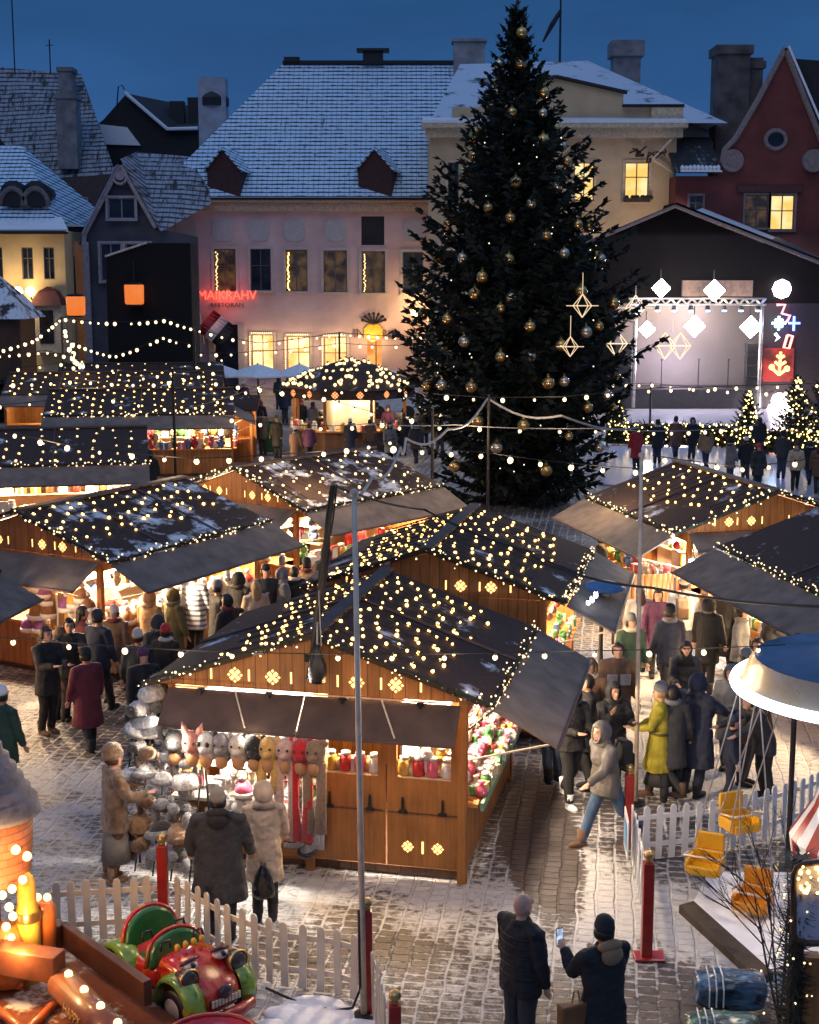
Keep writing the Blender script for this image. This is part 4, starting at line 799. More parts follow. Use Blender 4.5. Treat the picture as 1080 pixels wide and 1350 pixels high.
    for loc,e,c in (((W/2-.3,.8,2.1),55,(1,.80,.60)),((W/2-.3,2.6,2.1),55,(1,.80,.60)),((.5,.35,2.05),34,(1,.66,.3)),((1.4,.35,2.05),34,(1,.66,.3)),((-.7,.2,2.0),75,(1,.9,.78)),((-1.4,.2,2.0),75,(1,.9,.78)),((-1.6,-.75,1.80),5,(1,.86,.7)),((-.7,-.62,1.86),5,(1,.86,.7))  ): lamp('stall_light',S1.M@Vector(loc),e,c,.1)
    garland('lit fir garland hanging along the candy counter',[S1.M@Vector((W/2+.05,.1,1.95)),S1.M@Vector((W/2+.12,1.8,1.72)),S1.M@Vector((W/2+.05,3.6,1.95))],.05,40,10,group='garlands on stall eaves')
main_front()
stock(S2,'R','gifts','on the stall behind the nearest one',14,2,8,8)
stock(S3,'R','knit','on the long counter of the snow-flecked stall',18,2,14,12,scale=1.3)
stock(S4,'R','gifts','on the stall beside the spruce',16,2,10,10,scale=1.4); stock(S4,'F','gifts','at the gable end of the stall beside the spruce',10,1,6,6,scale=1.3)
stock(S5,'R','wood','on the long counter left of the spruce',14,1,8,12,scale=1.5)
stock(S6,'B','gifts','on the bright far-left stall',10,1,8,6,scale=1.8); stock(S6,'R','gifts','on the long side of the bright far-left stall',14,1,8,10,s0=3.4,scale=1.8)
stock(S9,'L','gifts','on the left counter right of the spruce',14,2,9,9,scale=1.3); stock(S9,'F','wood','on the gable counter right of the spruce',10,1,6,7,scale=1.3)
stock(S10,'L','gifts','on the toy stall at the right edge',22,2,16,14,scale=1.45)
stock(S11,'R','wood','on the white counter at the left edge',10,1,5,6)
# hats on the gable end of S3
for i in range(26):
    x=.1+1.7*random.random(); z=.75+1.25*random.random(); p=S3.M@Vector((x,-.10-.06*random.random(),z))
    ware(random.choice(['knit_hat','knit_hat','scarf','mitten']),random.choice(['purple','golden','grey','cream','red','brown','brown']),'hung on the gable wall of the snow-flecked stall',p,R(-29),1.5)
for S,nm,w_ in ((S1,'the nearest stall','FR'),(S2,'the second stall','FR'),(S3,'the snow-flecked stall','FR'),(S4,'the stall beside the spruce','FR'),(S5,'the stall left of centre','R'),(S6,'the bright far-left stall','R'),(S9,'the stall right of the spruce','FL'),(S10,'the right-edge toy stall','L'),(S11,'the left-edge stall','R')):
    far=max(0,(S.t.location.y-16)/40); eaves(S,nm,w_,lr=.012+.016*far,lights=int(20-8*far),r=.07+.03*far,m=E_fairy)
roof_lights(S1,1,'golden bulbs zigzag on right slope of the nearest roof',8,.68,step=.27,r=.021); roof_lights(S1,-1,'golden bulbs zigzag on left slope of the nearest roof',8,.55,step=.26,r=.021)
roof_lights(S2,1,'golden bulbs on right slope of the second roof',7,.72,step=.3,r=.024); roof_lights(S2,-1,'golden bulbs massed on left slope of the second roof',9,.7,step=.21,r=.024)
roof_lights(S3,1,'bulbs on the near slope of the snow-flecked roof',7,.6,step=.34,r=.027,end=.95); 
roof_lights(S4,1,'bulbs on the near slope of the roof beside the spruce',7,.85,step=.4,r=.028,m=E_bulb)
roof_lights(S5,1,'sparse bulbs on the roof left of centre',5,.9,step=.5,r=.034,m=E_bulb); roof_lights(S6,1,'dense bulbs on the far-left roof',9,.95,step=.55,r=.038,m=E_bulbg)
roof_lights(S7,1,'zigzag bulbs across the back-row roof',10,.95,step=.55,r=.04,m=E_bulbg); roof_lights(S7b,1,'loops of bulbs on the farthest left roof',6,.95,step=.8,r=.045,m=E_bulb)
roof_lights(S9,-1,'golden bulbs on the left slope right of the spruce',6,.66,step=.38,r=.027); roof_lights(S10,-1,'few bulbs on the right-edge roof',3,.55,step=.4,r=.03,m=E_bulb,start=.2,end=.7)
# --- eight-sided drinks kiosk
def kiosk():
    c=D(462,520,60.); k=thing('kiosk','eight-sided drinks kiosk with roof covered in bulbs','kiosk',(c.x,60,0)); n=8; r=2.55
    def ring(r_,z,ph=PI/8): return [(r_*math.cos(ph+i*2*PI/n),r_*math.sin(ph+i*2*PI/n),z) for i in range(n)]
    b=MB(); b.lathe([(r-.1,.1),(r-.1,1.0)],8,0,Matrix.Rotation(PI/8,4,'Z')); b.build('counter_wall',M_wooddk,k); b=MB(); b.lathe([(r-.5,1.02),(r+.15,1.02),(r+.15,1.08),(r-.5,1.08)],8,0,Matrix.Rotation(PI/8,4,'Z'),False); b.build('counter_top',M_woodh,k)
    for p in ring(r-.1,0):
        b=MB(); b.box((p[0],p[1],1.7),(.12,.12,1.4)); b.build('post',M_wood,k)
    b=MB(); b.lathe([(r+.35,2.35),(r+.35,2.75),(r+.3,2.75),(r+.3,2.35)],8,0,Matrix.Rotation(PI/8,4,'Z'),False); o=b.build('fascia',mat('kiosk_fascia',(.05,.022,.015),.6),k)
    s=MB()
    for i in range(n):
        a=PI/8+(i+.5)*2*PI/n; rr=(r+.36)*math.cos(PI/8); ax=Vector((-math.sin(a),math.cos(a),0))
        for q in (-.5,.5): snowflake(s,Vector((rr*math.cos(a),rr*math.sin(a),2.55))+ax*q,ax,.2)
    s.build('lit_cutouts',emat('red_cutout',(1,.3,.1),2.2),o)
    b=MB(); b.lathe([(r+.5,2.74),(1.2,3.55),(.05,3.85)],8,0,Matrix.Rotation(PI/8,4,'Z')); b.build('roof',M_roof,k)
    b=MB(); b.lathe([(1.0,.1),(1.0,2.6)],8); b.build('core',M_cream,k)
    pts=[]
    for i in range(100):
        t=random.random()**.6; a=-PI*random.random() if i<80 else random.random()*6.3; rr=.1+(r+.2)*t; pts.append(Vector((c.x+rr*math.cos(a),60+rr*math.sin(a),3.85-1.05*t+.08)))
    o=thing('string_lights','bulbs heaped over the roof of the eight-sided kiosk','string lights',(c.x,60,3.8)); me=bulb_mesh(.065,E_bulb)
    for p in pts: child('bulb',me,o,p-o.location)
    s=MB()
    for i in range(0,100,10): s.tube([(0,0,.1)]+[p-o.location for p in pts[i:i+3]],.01,4)
    s.build('cable',M_cable,o)
    for a in (-2.2,-1.2,-.3): lamp('kiosk_light',(c.x+1.7*math.cos(a),60+1.7*math.sin(a),2.2),120,(1,.74,.42),.2)
    for i in range(18):
        a=-PI*(i+.5)/18; ware(['jar','gift_box','jar'][i%3],['white','golden','cream','red'][i%4],'on the eight-sided kiosk counter',(c.x+2.4*math.cos(a),60+2.4*math.sin(a),1.085),a,1.9)
    for u,lab in ((398,'dark garland on left of the eight-sided kiosk'),(527,'dark garland on right of the eight-sided kiosk')):
        q=D(u,520,58.5); garland(lab,[(q.x,58.5,2.9),(q.x+.2,58.2,2.3)],.2,40,5,.03)
kiosk()
# ================================================================ MASTS AND LONG STRINGS
def mast(u,vb,vt,Y,lab,r=.03,m=None,name='mast',cat='mast'):
    g=D(u,vb,Y); b=Vector((g.x,Y,0)); z=D(u,vt,Y).z; o=thing(name,lab,cat,b); s=MB(); s.tube([(0,0,0),(0,0,z)],[r,r*.75],8); s.build('pole',m or M_black,o); s=MB(); s.lathe([(r*5,0),(r*5,.04),(r*1.6,.1)],12); s.build('base',m or M_black,o); return Vector((b.x,Y,z))
ms={}
ms['a']=mast(232,640,488,42,'thin black light mast among the left stalls',.05); ms['b']=mast(570,680,540,36,'thin black light mast left of the spruce foot',.045); ms['c']=mast(643,690,520,37,'thin black light mast before the spruce',.045); ms['d']=mast(857,560,505,70,'thin black mast in front of the stage',.06)
ms['e']=mast(85,520,418,63,'light mast at far left before cream house',.06); ms['f']=mast(258,520,432,64,'light mast by the pink house corner',.06); ms['g']=mast(448,520,438,66,'light mast left of lit hotel door',.06)
fp=[]
for (ub,vb,ut,vt,lab) in ((480,1342,467,650,'silver flagpole standing by the left fence post'),(838,1060,846,600,'silver flagpole by the yellow coated woman')):
    b=P(ub,vb); o=thing('flagpole',lab,'flagpole',b); tp=D(ut,vt,b.y+.1); s=MB(); s.tube([(0,0,0),tp-b],[.034,.026],10); s.build('pole',M_metal,o,True); s=MB(); s.lathe([(.14,0),(.14,.03),(.06,.05)],12); s.build('base',M_iron,o); s=MB(); s.ell(tp-b,.045,8,6); s.build('finial',M_metal,o); fp.append(tp)
bp=P(1038,1150); o=thing('mast','thin black steel mast beside the chair swing ride','mast',bp); s=MB(); s.tube([(0,0,0),(0,0,3.1)],.035,8); s.build('pole',M_black,o); s=MB(); s.box((0,0,.03),(.3,.3,.05)); s.build('base',M_black,o); m_ride=bp+Vector((0,0,3.1))
# black service pole with cables and loudspeaker over the nearest stall's gable
sp=S1.M@Vector((.0,-.22,0)); pt=D(440,640,sp.y+.1); o=thing('service_pole','black cable-wrapped pole bolted to the nearest gable peak','pole',(sp.x,sp.y,2.55)); tpv=pt-Vector((sp.x,sp.y,2.55)); s=MB(); s.tube([(0,0,0),tpv*.5+Vector((-.01,0,0)),tpv],[.042,.036,.028],8); s.box((0,.08,.25),(.14,.16,.06)); s.build('pole',M_black,o)
s=MB()
for k in range(4): s.tube([tpv*(i/12)+Vector((.042*math.cos(k*1.6+i*.45),.042*math.sin(k*1.6+i*.45),0)) for i in range(13)],.012,5)
s.build('cable',M_cable,o); sptop=pt
o=thing('hanging_lantern','black bell-shaped loudspeaker hanging before the orange gable','loudspeaker',(sp.x+.10,sp.y-.12,2.72)); s=MB(); s.lathe([(.05,-.17),(.10,-.16),(.115,-.05),(.11,.06),(.07,.15),(.04,.24),(.03,.30)],14); s.build('body',M_black,o,True); s=MB(); s.tube([(0,0,.3),(0,.04,.5),(0,.2,.62)],.012,5); s.tube([(.05,0,.28),(.02,.1,.9),(.03,.25,1.1)],.008,5); s.build('cord',M_wcable,o); s=MB(); s.lathe([(.085,-.175),(.085,-.17)],12); s.build('grille',M_iron,o)
o.name='loudspeaker'
# long strings
G_='bulb strings crossing the square'
string_lights('white bulb string high across the middle left, ending at the frosted tangle',[D(-30,556,33),D(80,585,32),ms['a']*0+D(250,604,32),D(420,595,32),D(528,577,34)],15,.05,E_bulbw,.1,group=G_)
string_lights('bulb string looping low over the nearest stall gable',[D(-20,838,15.2),D(240,857,15.2),D(470,862,14.6),D(760,858,15.6),D(1036,850,15.6)],15,.030,E_bulbw,.06,.006,group=G_)
string_lights('bulb string crossing in front of the spruce at upper height',[ms['b']+Vector((0,0,.4)),D(643,524,37),D(740,523,37.5),D(860,512,40),D(1090,505,44)],17,.05,E_bulbw,.0,.01,group=G_)
string_lights('bulb string across the spruce at middle height',[D(500,560,36),D(600,560,36.5),D(780,565,37),D(1000,560,45)],15,.048,E_bulbw,.12,.012,group=G_,mc=M_wcable)
string_lights('bulb string of large globes before the lower spruce',[D(500,585,33),D(640,596,32),D(770,612,31),D(860,618,30.5)],9,.062,E_bulbw,.1,.008,group=G_)
string_lights('bulb string running along the pink house front',[ms['f'],D(340,452,66),ms['g'],D(560,443,70)],22,.065,E_bulbw,.12,.015,group=G_)
string_lights('second bulb string lower on the pink house front',[D(255,465,64),D(340,463,65),D(450,452,66),D(530,455,68)],15,.06,E_bulbw,.15,.012,group=G_)
string_lights('bulb string from cream house to the black hall, level part',[ms['e'],D(160,424,63),D(218,420,63),ms['f']],17,.062,E_bulbw,.22,.012,group=G_)
string_lights('bulb string looping below the black hall',[D(85,445,62),D(150,468,61),D(215,443,62),D(262,455,63)],21,.062,E_bulbw,.3,.012,group=G_)
string_lights('bulb string at far left sloping down from the mast',[ms['e'],D(45,447,61),D(-20,466,60)],14,.062,E_bulbw,.1,.012,group=G_); string_lights('bulb string at far left hanging lower',[D(100,470,62),D(60,462,61),D(-20,468,60)],10,.062,E_bulbw,.1,.012,group=G_)
string_lights('bulb string wrapped round the far-left light mast',[D(88,430,62.8),D(95,470,62.5),D(110,478,62),D(92,482,62)],14,.09,E_bulbw,0,.012,group=G_,jit=.15)
string_lights('bulb string over the roofs at the far left',[D(-20,505,56),D(100,500,55),D(200,505,55),D(290,487,58)],13,.065,E_bulbw,.12,.012,group=G_)
string_lights('bulb string over the crowd before the round kiosk',[D(270,500,50),D(340,510,50),D(420,520,50),D(500,545,48)],9,.065,E_bulbw,.15,.012,group=G_); string_lights('bulb string dipping past the round kiosk front',[D(250,540,45),D(380,560,44),D(470,560,44),D(600,540,45)],9,.062,E_bulbw,.15,.012,group=G_)
string_lights('bulb string across the foot of the stage',[D(800,505,68),ms['d'],D(1000,517,68),D(1100,512,68)],13,.07,E_bulbw,.06,.012,group=G_)
string_lights('bulb string over the rink crowd at right',[D(860,600,36),D(980,615,36),D(1100,600,36)],7,.055,E_bulbw,.1,.012,group=G_)
for u,v,Y_ in ((60,850,15.2),(240,857,15.2),(420,862,14.8),(600,860,15.),(760,858,15.6),(930,855,15.6)): lamp('string_glow',D(u,v+14,Y_),34,(1,.68,.38),.3)
for u,v,Y_ in ((60,585,32),(220,604,32),(420,598,32),(660,604,32),(790,616,31),(740,527,37),(620,570,36),(950,610,36),(120,500,55),(340,515,50),(470,565,44)): lamp('string_glow',D(u,v+6,Y_),75,(1,.70,.40),.3)
q=D(918,744,27.6); o=thing('work_light','dazzling cold work light at the gable of the stall right of the spruce','lamp',q); s=MB(); s.box((0,.06,0),(.3,.08,.22)); s.tube([(0,.1,.1),(0,.5,.35)],.015,5); s.build('housing',M_black,o); s=MB(); s.box((0,.015,0),(.26,.012,.18)); s.build('lens',emat('cold_flood',(.8,.92,1),14),o); lamp('work_beam',q+Vector((0,-.3,-.1)),170,(.75,.88,1),.15)
string_lights('bulb string across the back-row roofs below the black hall',[D(-20,488,58),D(110,474,60),D(190,497,58),D(300,470,63)],15,.055,E_bulbw,.12,.012,group=G_)
string_lights('bulb string in front of far-left bright stall',[D(-20,535,47),D(120,520,48),D(240,540,47),D(350,505,52)],13,.05,E_bulbw,.12,.012,group=G_)
string_lights('bulb string over the shoppers left of the tall spruce',[D(380,500,58),D(450,515,54),D(520,505,52),D(570,540,45)],11,.05,E_bulbw,.1,.012,group=G_)
# heavy dark cable over the right lane with cold white lights
o=thing('cable','thick dark power cable sagging over the right lane','cable',sptop); pts=[sptop,D(560,672,21),D(700,728,19),D(735,748,18.5),D(860,775,16.5),D(1090,800,15)]; s=MB(); pp=[]
for a,b in zip(pts,pts[1:]):
    for i in range(8): q=a.lerp(b,i/8); q.z-=.05*math.sin(PI*i/8); pp.append(q-sptop)
s.tube(pp+[pts[-1]-sptop],.016,6); s.build('sheath',M_cable,o)
o=thing('cable','thin frosted cable looping from black pole to spruce mast','cable',sptop); pts=[sptop,D(490,630,25),D(528,590,30),D(535,578,33),D(590,566,35),D(643,525,37),D(740,548,38),D(860,560,44)]; s=MB(); pp=[]
for a,b in zip(pts,pts[1:]):
    for i in range(6): q=a.lerp(b,i/6); q.z-=.25*math.sin(PI*i/6); pp.append(q-sptop)
s.tube(pp,.03,5); s.build('sheath',M_wcable,o)
q=D(545,318+432,18.4); p=D(810,757,17.2)
cl=thing('string_lights','cold white lights clipped to the awning of the second stall','string lights',S2.M@Vector((2.6,.5,2.25)))
for i in range(5): child('bulb',bulb_mesh(.035,E_cool),cl,(.05*i-.1+.03*(i%2),.16*i-.3,.02))
s=MB(); s.tube([(-.1,-.3,0),(.1,.4,0)],.01,4); s.build('cable',M_cable,cl)
# ================================================================ SPRUCE
def spruce(name,label,base,height,env,trunk_r,nt_,per,needle,dense=26,seed=3,leanx=0.):
    rnd=random.Random(seed); t=thing(name,label,'tree',base); tr=MB(); tr.tube([(0,0,0),(leanx*.3,0,height*.5),(leanx,0,height)],[trunk_r,trunk_r*.6,.02],10); tr.build('trunk',M_bark,t)
    c=MB()
    def rad(z):
        for (z0,r0),(z1,r1) in zip(env,env[1:]):
            if z0<=z<=z1: return r0+(r1-r0)*(z-z0)/(z1-z0)
        return env[-1][1]
    V=c.v; Fc=c.f; Mi=c.m
    def leaf(p,d,l,w):
        n=len(V); s=d.cross(Vector((rnd.gauss(0,1),rnd.gauss(0,1),rnd.gauss(0,1))))
        if s.length<1e-6: return
        s.normalize(); s*=w
        V.extend([tuple(p),tuple(p+d*l*.35+s),tuple(p+d*l),tuple(p+d*l*.35-s)]); Fc.append((n,n+1,n+2,n+3)); Mi.append(0)
    z=env[0][0]
    for i in range(nt_):
        t_=i/nt_; z=env[0][0]+(height-env[0][0]-.1)*t_**.92; rr=rad(z); nb=max(5,int(per*(.45+.55*(rr/max(e[1] for e in env)))))
        for j in range(nb):
            a=2*PI*(j+rnd.random())/nb; L=rr*rnd.uniform(.72,1.18)
            if rnd.random()<.10: L*=1.15
            o=Vector((math.cos(a),math.sin(a),0)); dro=rnd.uniform(.16,.34)*(1-t_*.9); k=max(4,int(L/ .28)); x0=leanx*z/height
            pts=[]
            for q in range(k+1):
                s=q/k; pts.append(Vector((x0,0,z))+o*(L*s)+Vector((0,0,L*(.30*(t_)*s+-dro*s+ .42*s*s*(1 if s>.4 else .6)))))
            side=Vector((-o.y,o.x,0))
            c.tube([pts[0],pts[len(pts)//2],pts[-1]],[.03*(L/3+.3),.02,.006],4,0,False)
            for q in range(1,k+1):
                p=pts[q]; s=q/k; d0=(pts[q]-pts[q-1]).normalized(); tw=(.30+.34*(1-s))*min(1.,L*.5+.25)
                for h in range(max(3,int(dense*.2))):
                    sg=1 if h%2 else -1; dd=(d0*rnd.uniform(.3,1.1)+side*sg*rnd.uniform(.25,1.)+Vector((0,0,rnd.uniform(-.75,.30)))).normalized()
                    leaf(p+d0*rnd.uniform(-.2,.1),dd,tw*rnd.uniform(.7,1.3),needle*rnd.uniform(.7,1.3))
                    if rnd.random()<.6: leaf(p+d0*rnd.uniform(-.2,.1)+dd*tw*.4,(dd+Vector((rnd.gauss(0,.5),rnd.gauss(0,.5),-.3))).normalized(),tw*.7,needle)
            leaf(pts[-1]-d0*.05,d0,.35,needle*.8)
    for i in range(60):
        zz=height*(.86+.14*rnd.random()); leaf(Vector((leanx*zz/height,0,zz)),Vector((rnd.gauss(0,.5),rnd.gauss(0,.5),.8)).normalized(),.42*(1.05-(zz/height-.86)/.14*.5),needle*.7)
    c.build('crown',M_fir,t); return rad
TB=Vector((3.57,46.5,0)); ENV=[(z_*.925,r_*.925) for z_,r_ in [(.3,2.6),(2.,3.2),(4.,3.75),(6.,3.7),(8.,3.1),(10.,2.4),(12.,1.7),(13.5,1.05),(15.3,.5),(16.9,.06)]]
rad=spruce('spruce_tree','towering dark Christmas spruce hung with gold baubles',TB,15.62,ENV,.28,44,15,.066,30,3,-.27)
BP=[(688,43),(659,84),(687,84),(700,108),(655,109),(656,122),(726,122),(675,148),(716,149),(751,170),(687,186),(716,185),(789,193),(748,213),(600,175),(583,182),(617,180),(646,230),(644,274),(701,268),(673,287),(567,226),(583,228),(762,296),(798,248),(829,295),(797,341),(833,337),(571,294),(590,304),(556,339),(579,357),(671,341),(744,334),(636,365),(626,387),(674,392),(660,406),(714,414),(699,430),(773,438),(790,430),(766,384),(525,387),(531,414),(536,432),(541,478),(612,450),(660,470),(563,508),(583,507),(622,510),(697,510),(723,505),(744,503),(630,555),(775,537),(800,520),(874,540),(858,483),(845,500),(700,470),(740,455),(815,400),(855,420),(590,420),(605,540),(690,560),(655,590),(720,620),(600,615),(790,590),(750,575),(640,320),(720,310),(610,340),(790,300),(680,240),(735,245),(625,205),(660,200)]
M_baub=mat('mirror_gold_glass',(.85,.50,.17),.2,.9,var=.12); M_baubs=mat('mirror_silver_glass',(.80,.62,.42),.2,.9,var=.12)
_b=MB(); _b.ell((0,0,0),.18,16,12); bme=[smooth(_b.mesh('bauble',[m])) for m in (M_baub,M_baubs)]; _b=MB(); _b.lathe([(.05,.155),(.05,.2),(.02,.205)],10); _b.tube([(.0,0,.2),(.03,0,.24),(0,0,.27),(-.03,0,.24),(0,0,.2)],.008,4); bcap=_b.mesh('cap',[M_gold])
for i,(u,v) in enumerate([q_ for k_,q_ in enumerate(BP) if k_%7!=3]):
    z=D(u,v,45.3).z; r=rad(max(z,.8)); x=D(u,v,45.3).x-TB.x; dy=math.sqrt(max(0,(r*.98)**2-x*x)); q=D(u,v,TB.y-dy-.1); lim=r*.93; q.x=min(max(q.x,TB.x-.02*z-lim),TB.x-.02*z+lim); s=random.uniform(.8,1.15)
    o=bpy.data.objects.new('bauble',bme[i%3==1]); COL.objects.link(o); o.location=q; o.scale=(s,s,s)
    tag(o,('silvery' if i%3==1 else 'gold')+' glass bauble hanging on the big spruce','bauble','baubles on the spruce'); child('cap',bcap,o)
o=thing('string_lights','sparse glints of fairy lights inside the spruce crown','string lights',TB); l=MB()
for i in range(45):
    z=random.uniform(1.,12); r=rad(z)*.9; a=-PI*random.random(); l.ell((r*math.cos(a),r*math.sin(a)-.1,z),.022,5,4)
q=l.build('fairy_bulbs',emat('faint_fairy',(1,.85,.6),2.),o); q['kind']='stuff'
# ================================================================ STAGE, RINK
def stage():
    Y=78.; X=lambda u,y=Y:D(u,400,y).x; Z=lambda v,y=Y:D(400,v,y).z
    s_=thing('concert_stage','big black gabled concert stage glowing with floodlights behind the rink','stage',(0,Y,0))
    bk=mat('stage_black_cloth',(.006,.0045,.005),.85,var=.3,scale=.6); bk.node_tree.nodes['Principled BSDF'].inputs['Specular IOR Level'].default_value=.03; sc_=mat('stage_backdrop',(.20,.18,.175),.8,var=.15,scale=.4)
    m=MB(); m.slab([(X(a),0,Z(b)) for a,b in ((735,400),(1110,400),(1110,362),(885,274),(738,338))],.3); m.build('gable_cloth',bk,s_)
    m=MB(); m.slab([(X(1004),.0,0),(X(1110),.0,0),(X(1110),.0,Z(400)),(X(1004),.0,Z(400))],.3); m.build('side_wall',mat('side_cloth',(.03,.02,.022),.9),s_)
    m=MB(); m.slab([(X(735),.0,0),(X(812),.0,0),(X(812),.0,Z(400)),(X(735),.0,Z(400))],.3); m.build('side_wall',bk,s_)
    m=MB(); m.slab([(X(770),3.2,0),(X(1040),3.2,0),(X(1040),3.2,Z(380)),(X(770),3.2,Z(380))],.2); m.build('backdrop',sc_,s_)
    m=MB(); m.box(((X(800)+X(1010))/2,1.5,.55),(X(1010)-X(800),3.1,1.1)); m.build('deck',mat('stage_deck',(.035,.03,.035),.5),s_)
    for sg,(a,b),(c,d) in ((1,(885,272),(1112,360)),(-1,(885,272),(733,337))):
        m=MB(); p=[(X(a),-.4,Z(b)),(X(c),-.4,Z(d)),(X(c),3.5,Z(d)),(X(a),3.5,Z(b))]; m.slab(p if sg<0 else p[::-1],-.2 if sg<0 else .2); m.tube([(X(a),-.42,Z(b)),(X(c),-.42,Z(d))],.1,5,1); m.build('roof_slope',[bk,mat('roof_edge',(.13,.10,.10),.6)],s_)
    m=MB(); m.slab([(X(908),.6,Z(279)),(X(1008),.6,Z(316)),(X(1048),4,Z(312)),(X(942),4,Z(270))],.2); m.build('roof_snow',M_snow,s_)
    m=MB(); m.slab([(X(1010),.8,Z(321)),(X(1112),.8,Z(362)),(X(1112),3,Z(345)),(X(1040),3,Z(310))],.2); m.build('roof_sheet',mat('slate_sheet',(.10,.10,.12),.6),s_)
    t=thing('lighting_truss','bright aluminium lattice truss across the stage front','truss',(0,Y-.9,0)); m=MB(); a,b=X(826),X(1004); z0,z1=Z(401),Z(393)
    for z in (z0,z1):
        for y in (-.18,.18): m.tube([(a,y,z),(b,y,z)],.045,5)
    n=26
    for i in range(n):
        x=a+(b-a)*i/n; x2=a+(b-a)*(i+1)/n
        for y in (-.18,.18): m.tube([(x,y,z0 if i%2 else z1),(x2,y,z1 if i%2 else z0)],.03,4)
    m.build('lattice',mat('aluminium',(.7,.66,.6),.3,.7),t)
    m=MB()
    for u in (835,1000): m.tube([(X(u),0,.2),(X(u),0,z0)],.1,6)
    m.build('tower',mat('aluminium',(.7,.66,.6),.3,.7),t)
    hb=MB(); hb.box(((X(898)+X(990))/2,.4,Z(380)),(X(990)-X(898),.3,Z(370)-Z(391))); tag(hb.build('stage_banner',mat('banner_cloth',(.26,.17,.13),.8),None,loc=(0,Y-.6,0)),'pale brown cloth banner above the stage truss','banner')
    E_fl=emat('floodlight_white',(1,.93,.86),30)  # lens diamonds are oversized: the bloom of the lamps is put into their shape
    for i,(u,v,r,lab) in enumerate(((872,380,.50,'left upper floodlight with diamond bloom on the stage truss'),(942,383,.58,'right upper floodlight with diamond bloom on the stage truss'),(853,434,.46,'lower floodlight nearest the spruce'),(916,430,.58,'lower middle floodlight with diamond bloom on the stage'),(990,431,.60,'lower right floodlight with diamond bloom on the stage'))):
        q=D(u,v,Y-1.3 if i<2 else Y-.5); o=thing('floodlight',lab,'floodlight',q); m=MB(); m.add([(-r,0,0),(0,0,-r),(r,0,0),(0,0,r),(-r,.3,0),(0,.3,-r),(r,.3,0),(0,.3,r)],[(4,5,6,7),(0,4,5,1),(1,5,6,2),(2,6,7,3),(3,7,4,0)]); m.tube([(0,.2,r),(0,.2,r+.5)],.04,5); m.build('housing',M_black,o); m=MB(); m.add([(-r,-.01,0),(0,-.01,-r),(r,-.01,0),(0,-.01,r)],[(0,1,2,3)]); m.build('lens',E_fl,o); lamp('flood_beam',q+Vector((0,-.5,0)),1100,(1,.86,.78),.4)
    for i in range(8):
        q=D(845+i*22,407,Y-.9); o=thing('par_can','small blue stage par light under the truss','spotlight',q,0,'blue par lights'); m=MB(); m.lathe([(.08,.2),(.13,.05),(.14,-.1)],8); m.build('can',M_black,o); m=MB(); m.ell((0,-.05,-.1),(.14,.12,.06),8,5); m.build('lens',emat('blue_lens',(.25,.5,1),7),o)
    lamp('stage_wash',(X(920),Y+1.2,Z(408)),2600,(1,.80,.74),.6); lamp('stage_wash_low',(X(900),Y+1.,2.5),500,(.75,.65,.9),.6)
    # straw mobiles
    st=emat('straw_glow',(1,.70,.42),.8)
    for i,(u,v,Yq,r,lab) in enumerate(((768,403,41.8,.42,'glowing straw diamond ornament on the spruce at stage side'),(813,453,73,.85,'glowing straw diamond ornament left of the stage'),(887,456,73,.85,'double straw diamond ornament before the stage'),(838,406,73,.8,'faint straw ornament under left truss end'),(752,457,41.8,.36,'small straw ornament half lost in the spruce'))):
        o=thing('straw_ornament',lab,'ornament',D(u,v,Yq)); m=MB(); k=6
        for dx in ((0,) if i not in (2,) else (-.45,.45)):
            ring=[Vector((dx*r*1.2+r*.55*math.cos(a*2*PI/k),r*.3*math.sin(a*2*PI/k),0)) for a in range(k)]
            ring=[Vector((dx*r+ .75*r*math.cos(a*PI/2+.5),.3*r*math.sin(a*PI/2+.5),0)) for a in range(4)]
            for a in range(4):
                for z in (r*.8,-r*.8): m.tube([ring[a],(dx*r,0,z)],.012*r/.4,4)
                m.tube([ring[a],ring[(a+1)%4]],.012*r/.4,4)
        m.tube([(0,0,r*.8),(0,0,r*.8+.6)],.01,4); m.tube([(-r*1.1,0,0),(r*1.1,0,0)],.012,4); m.build('straws',st,o)
    # neon figures on the right wall
    def neon(lab,col,stg,paths,u,v,name='neon_figure'):
        o=thing(name,lab,'neon figure',D(u,v,Y-.35)); m=MB(); k=Y/1900.
        for p in paths: m.tube([((a-u)*k,0,-(b-v)*k) for a,b in p],.07,6,0,True)
        m.build('tube',emat('neon_'+lab.split()[0],col,stg),o); m=MB(); m.tube([((paths[0][0][0]-u)*k,.05,-(paths[0][0][1]-v)*k),((paths[0][0][0]-u)*k,.3,-(paths[0][0][1]-v)*k)],.03,4); m.build('bracket',M_iron,o); return o
    def star(u,v,r): return [[(u-r*math.cos(a*PI/4),v-r*math.sin(a*PI/4)),(u+r*math.cos(a*PI/4),v+r*math.sin(a*PI/4))] for a in range(4)]+[[(u+r*math.cos(a*PI/4),v+r*math.sin(a*PI/4)) for a in range(9)]]
    neon('white eight-pointed neon star on the stage side wall',(1,.95,.98),11,star(1031,381,11)+star(1031,381,6),1031,381)
    neon('red zigzag neon figure on the stage side wall',(1,.2,.2),4,[[(1024,402),(1035,402),(1031,413),(1042,416),(1038,424)]],1033,412)
    neon('aqua plus-shaped neon figure on the stage side wall',(.4,.8,1),6,[[(1027,417),(1027,435)],[(1018,426),(1036,426)],[(1022,421),(1032,431)],[(1022,431),(1032,421)]],1027,426)
    neon('blue thin neon cross right of the plus shape',(.15,.22,1),4,[[(1047,417),(1047,436)],[(1040,426),(1055,426)]],1047,426)
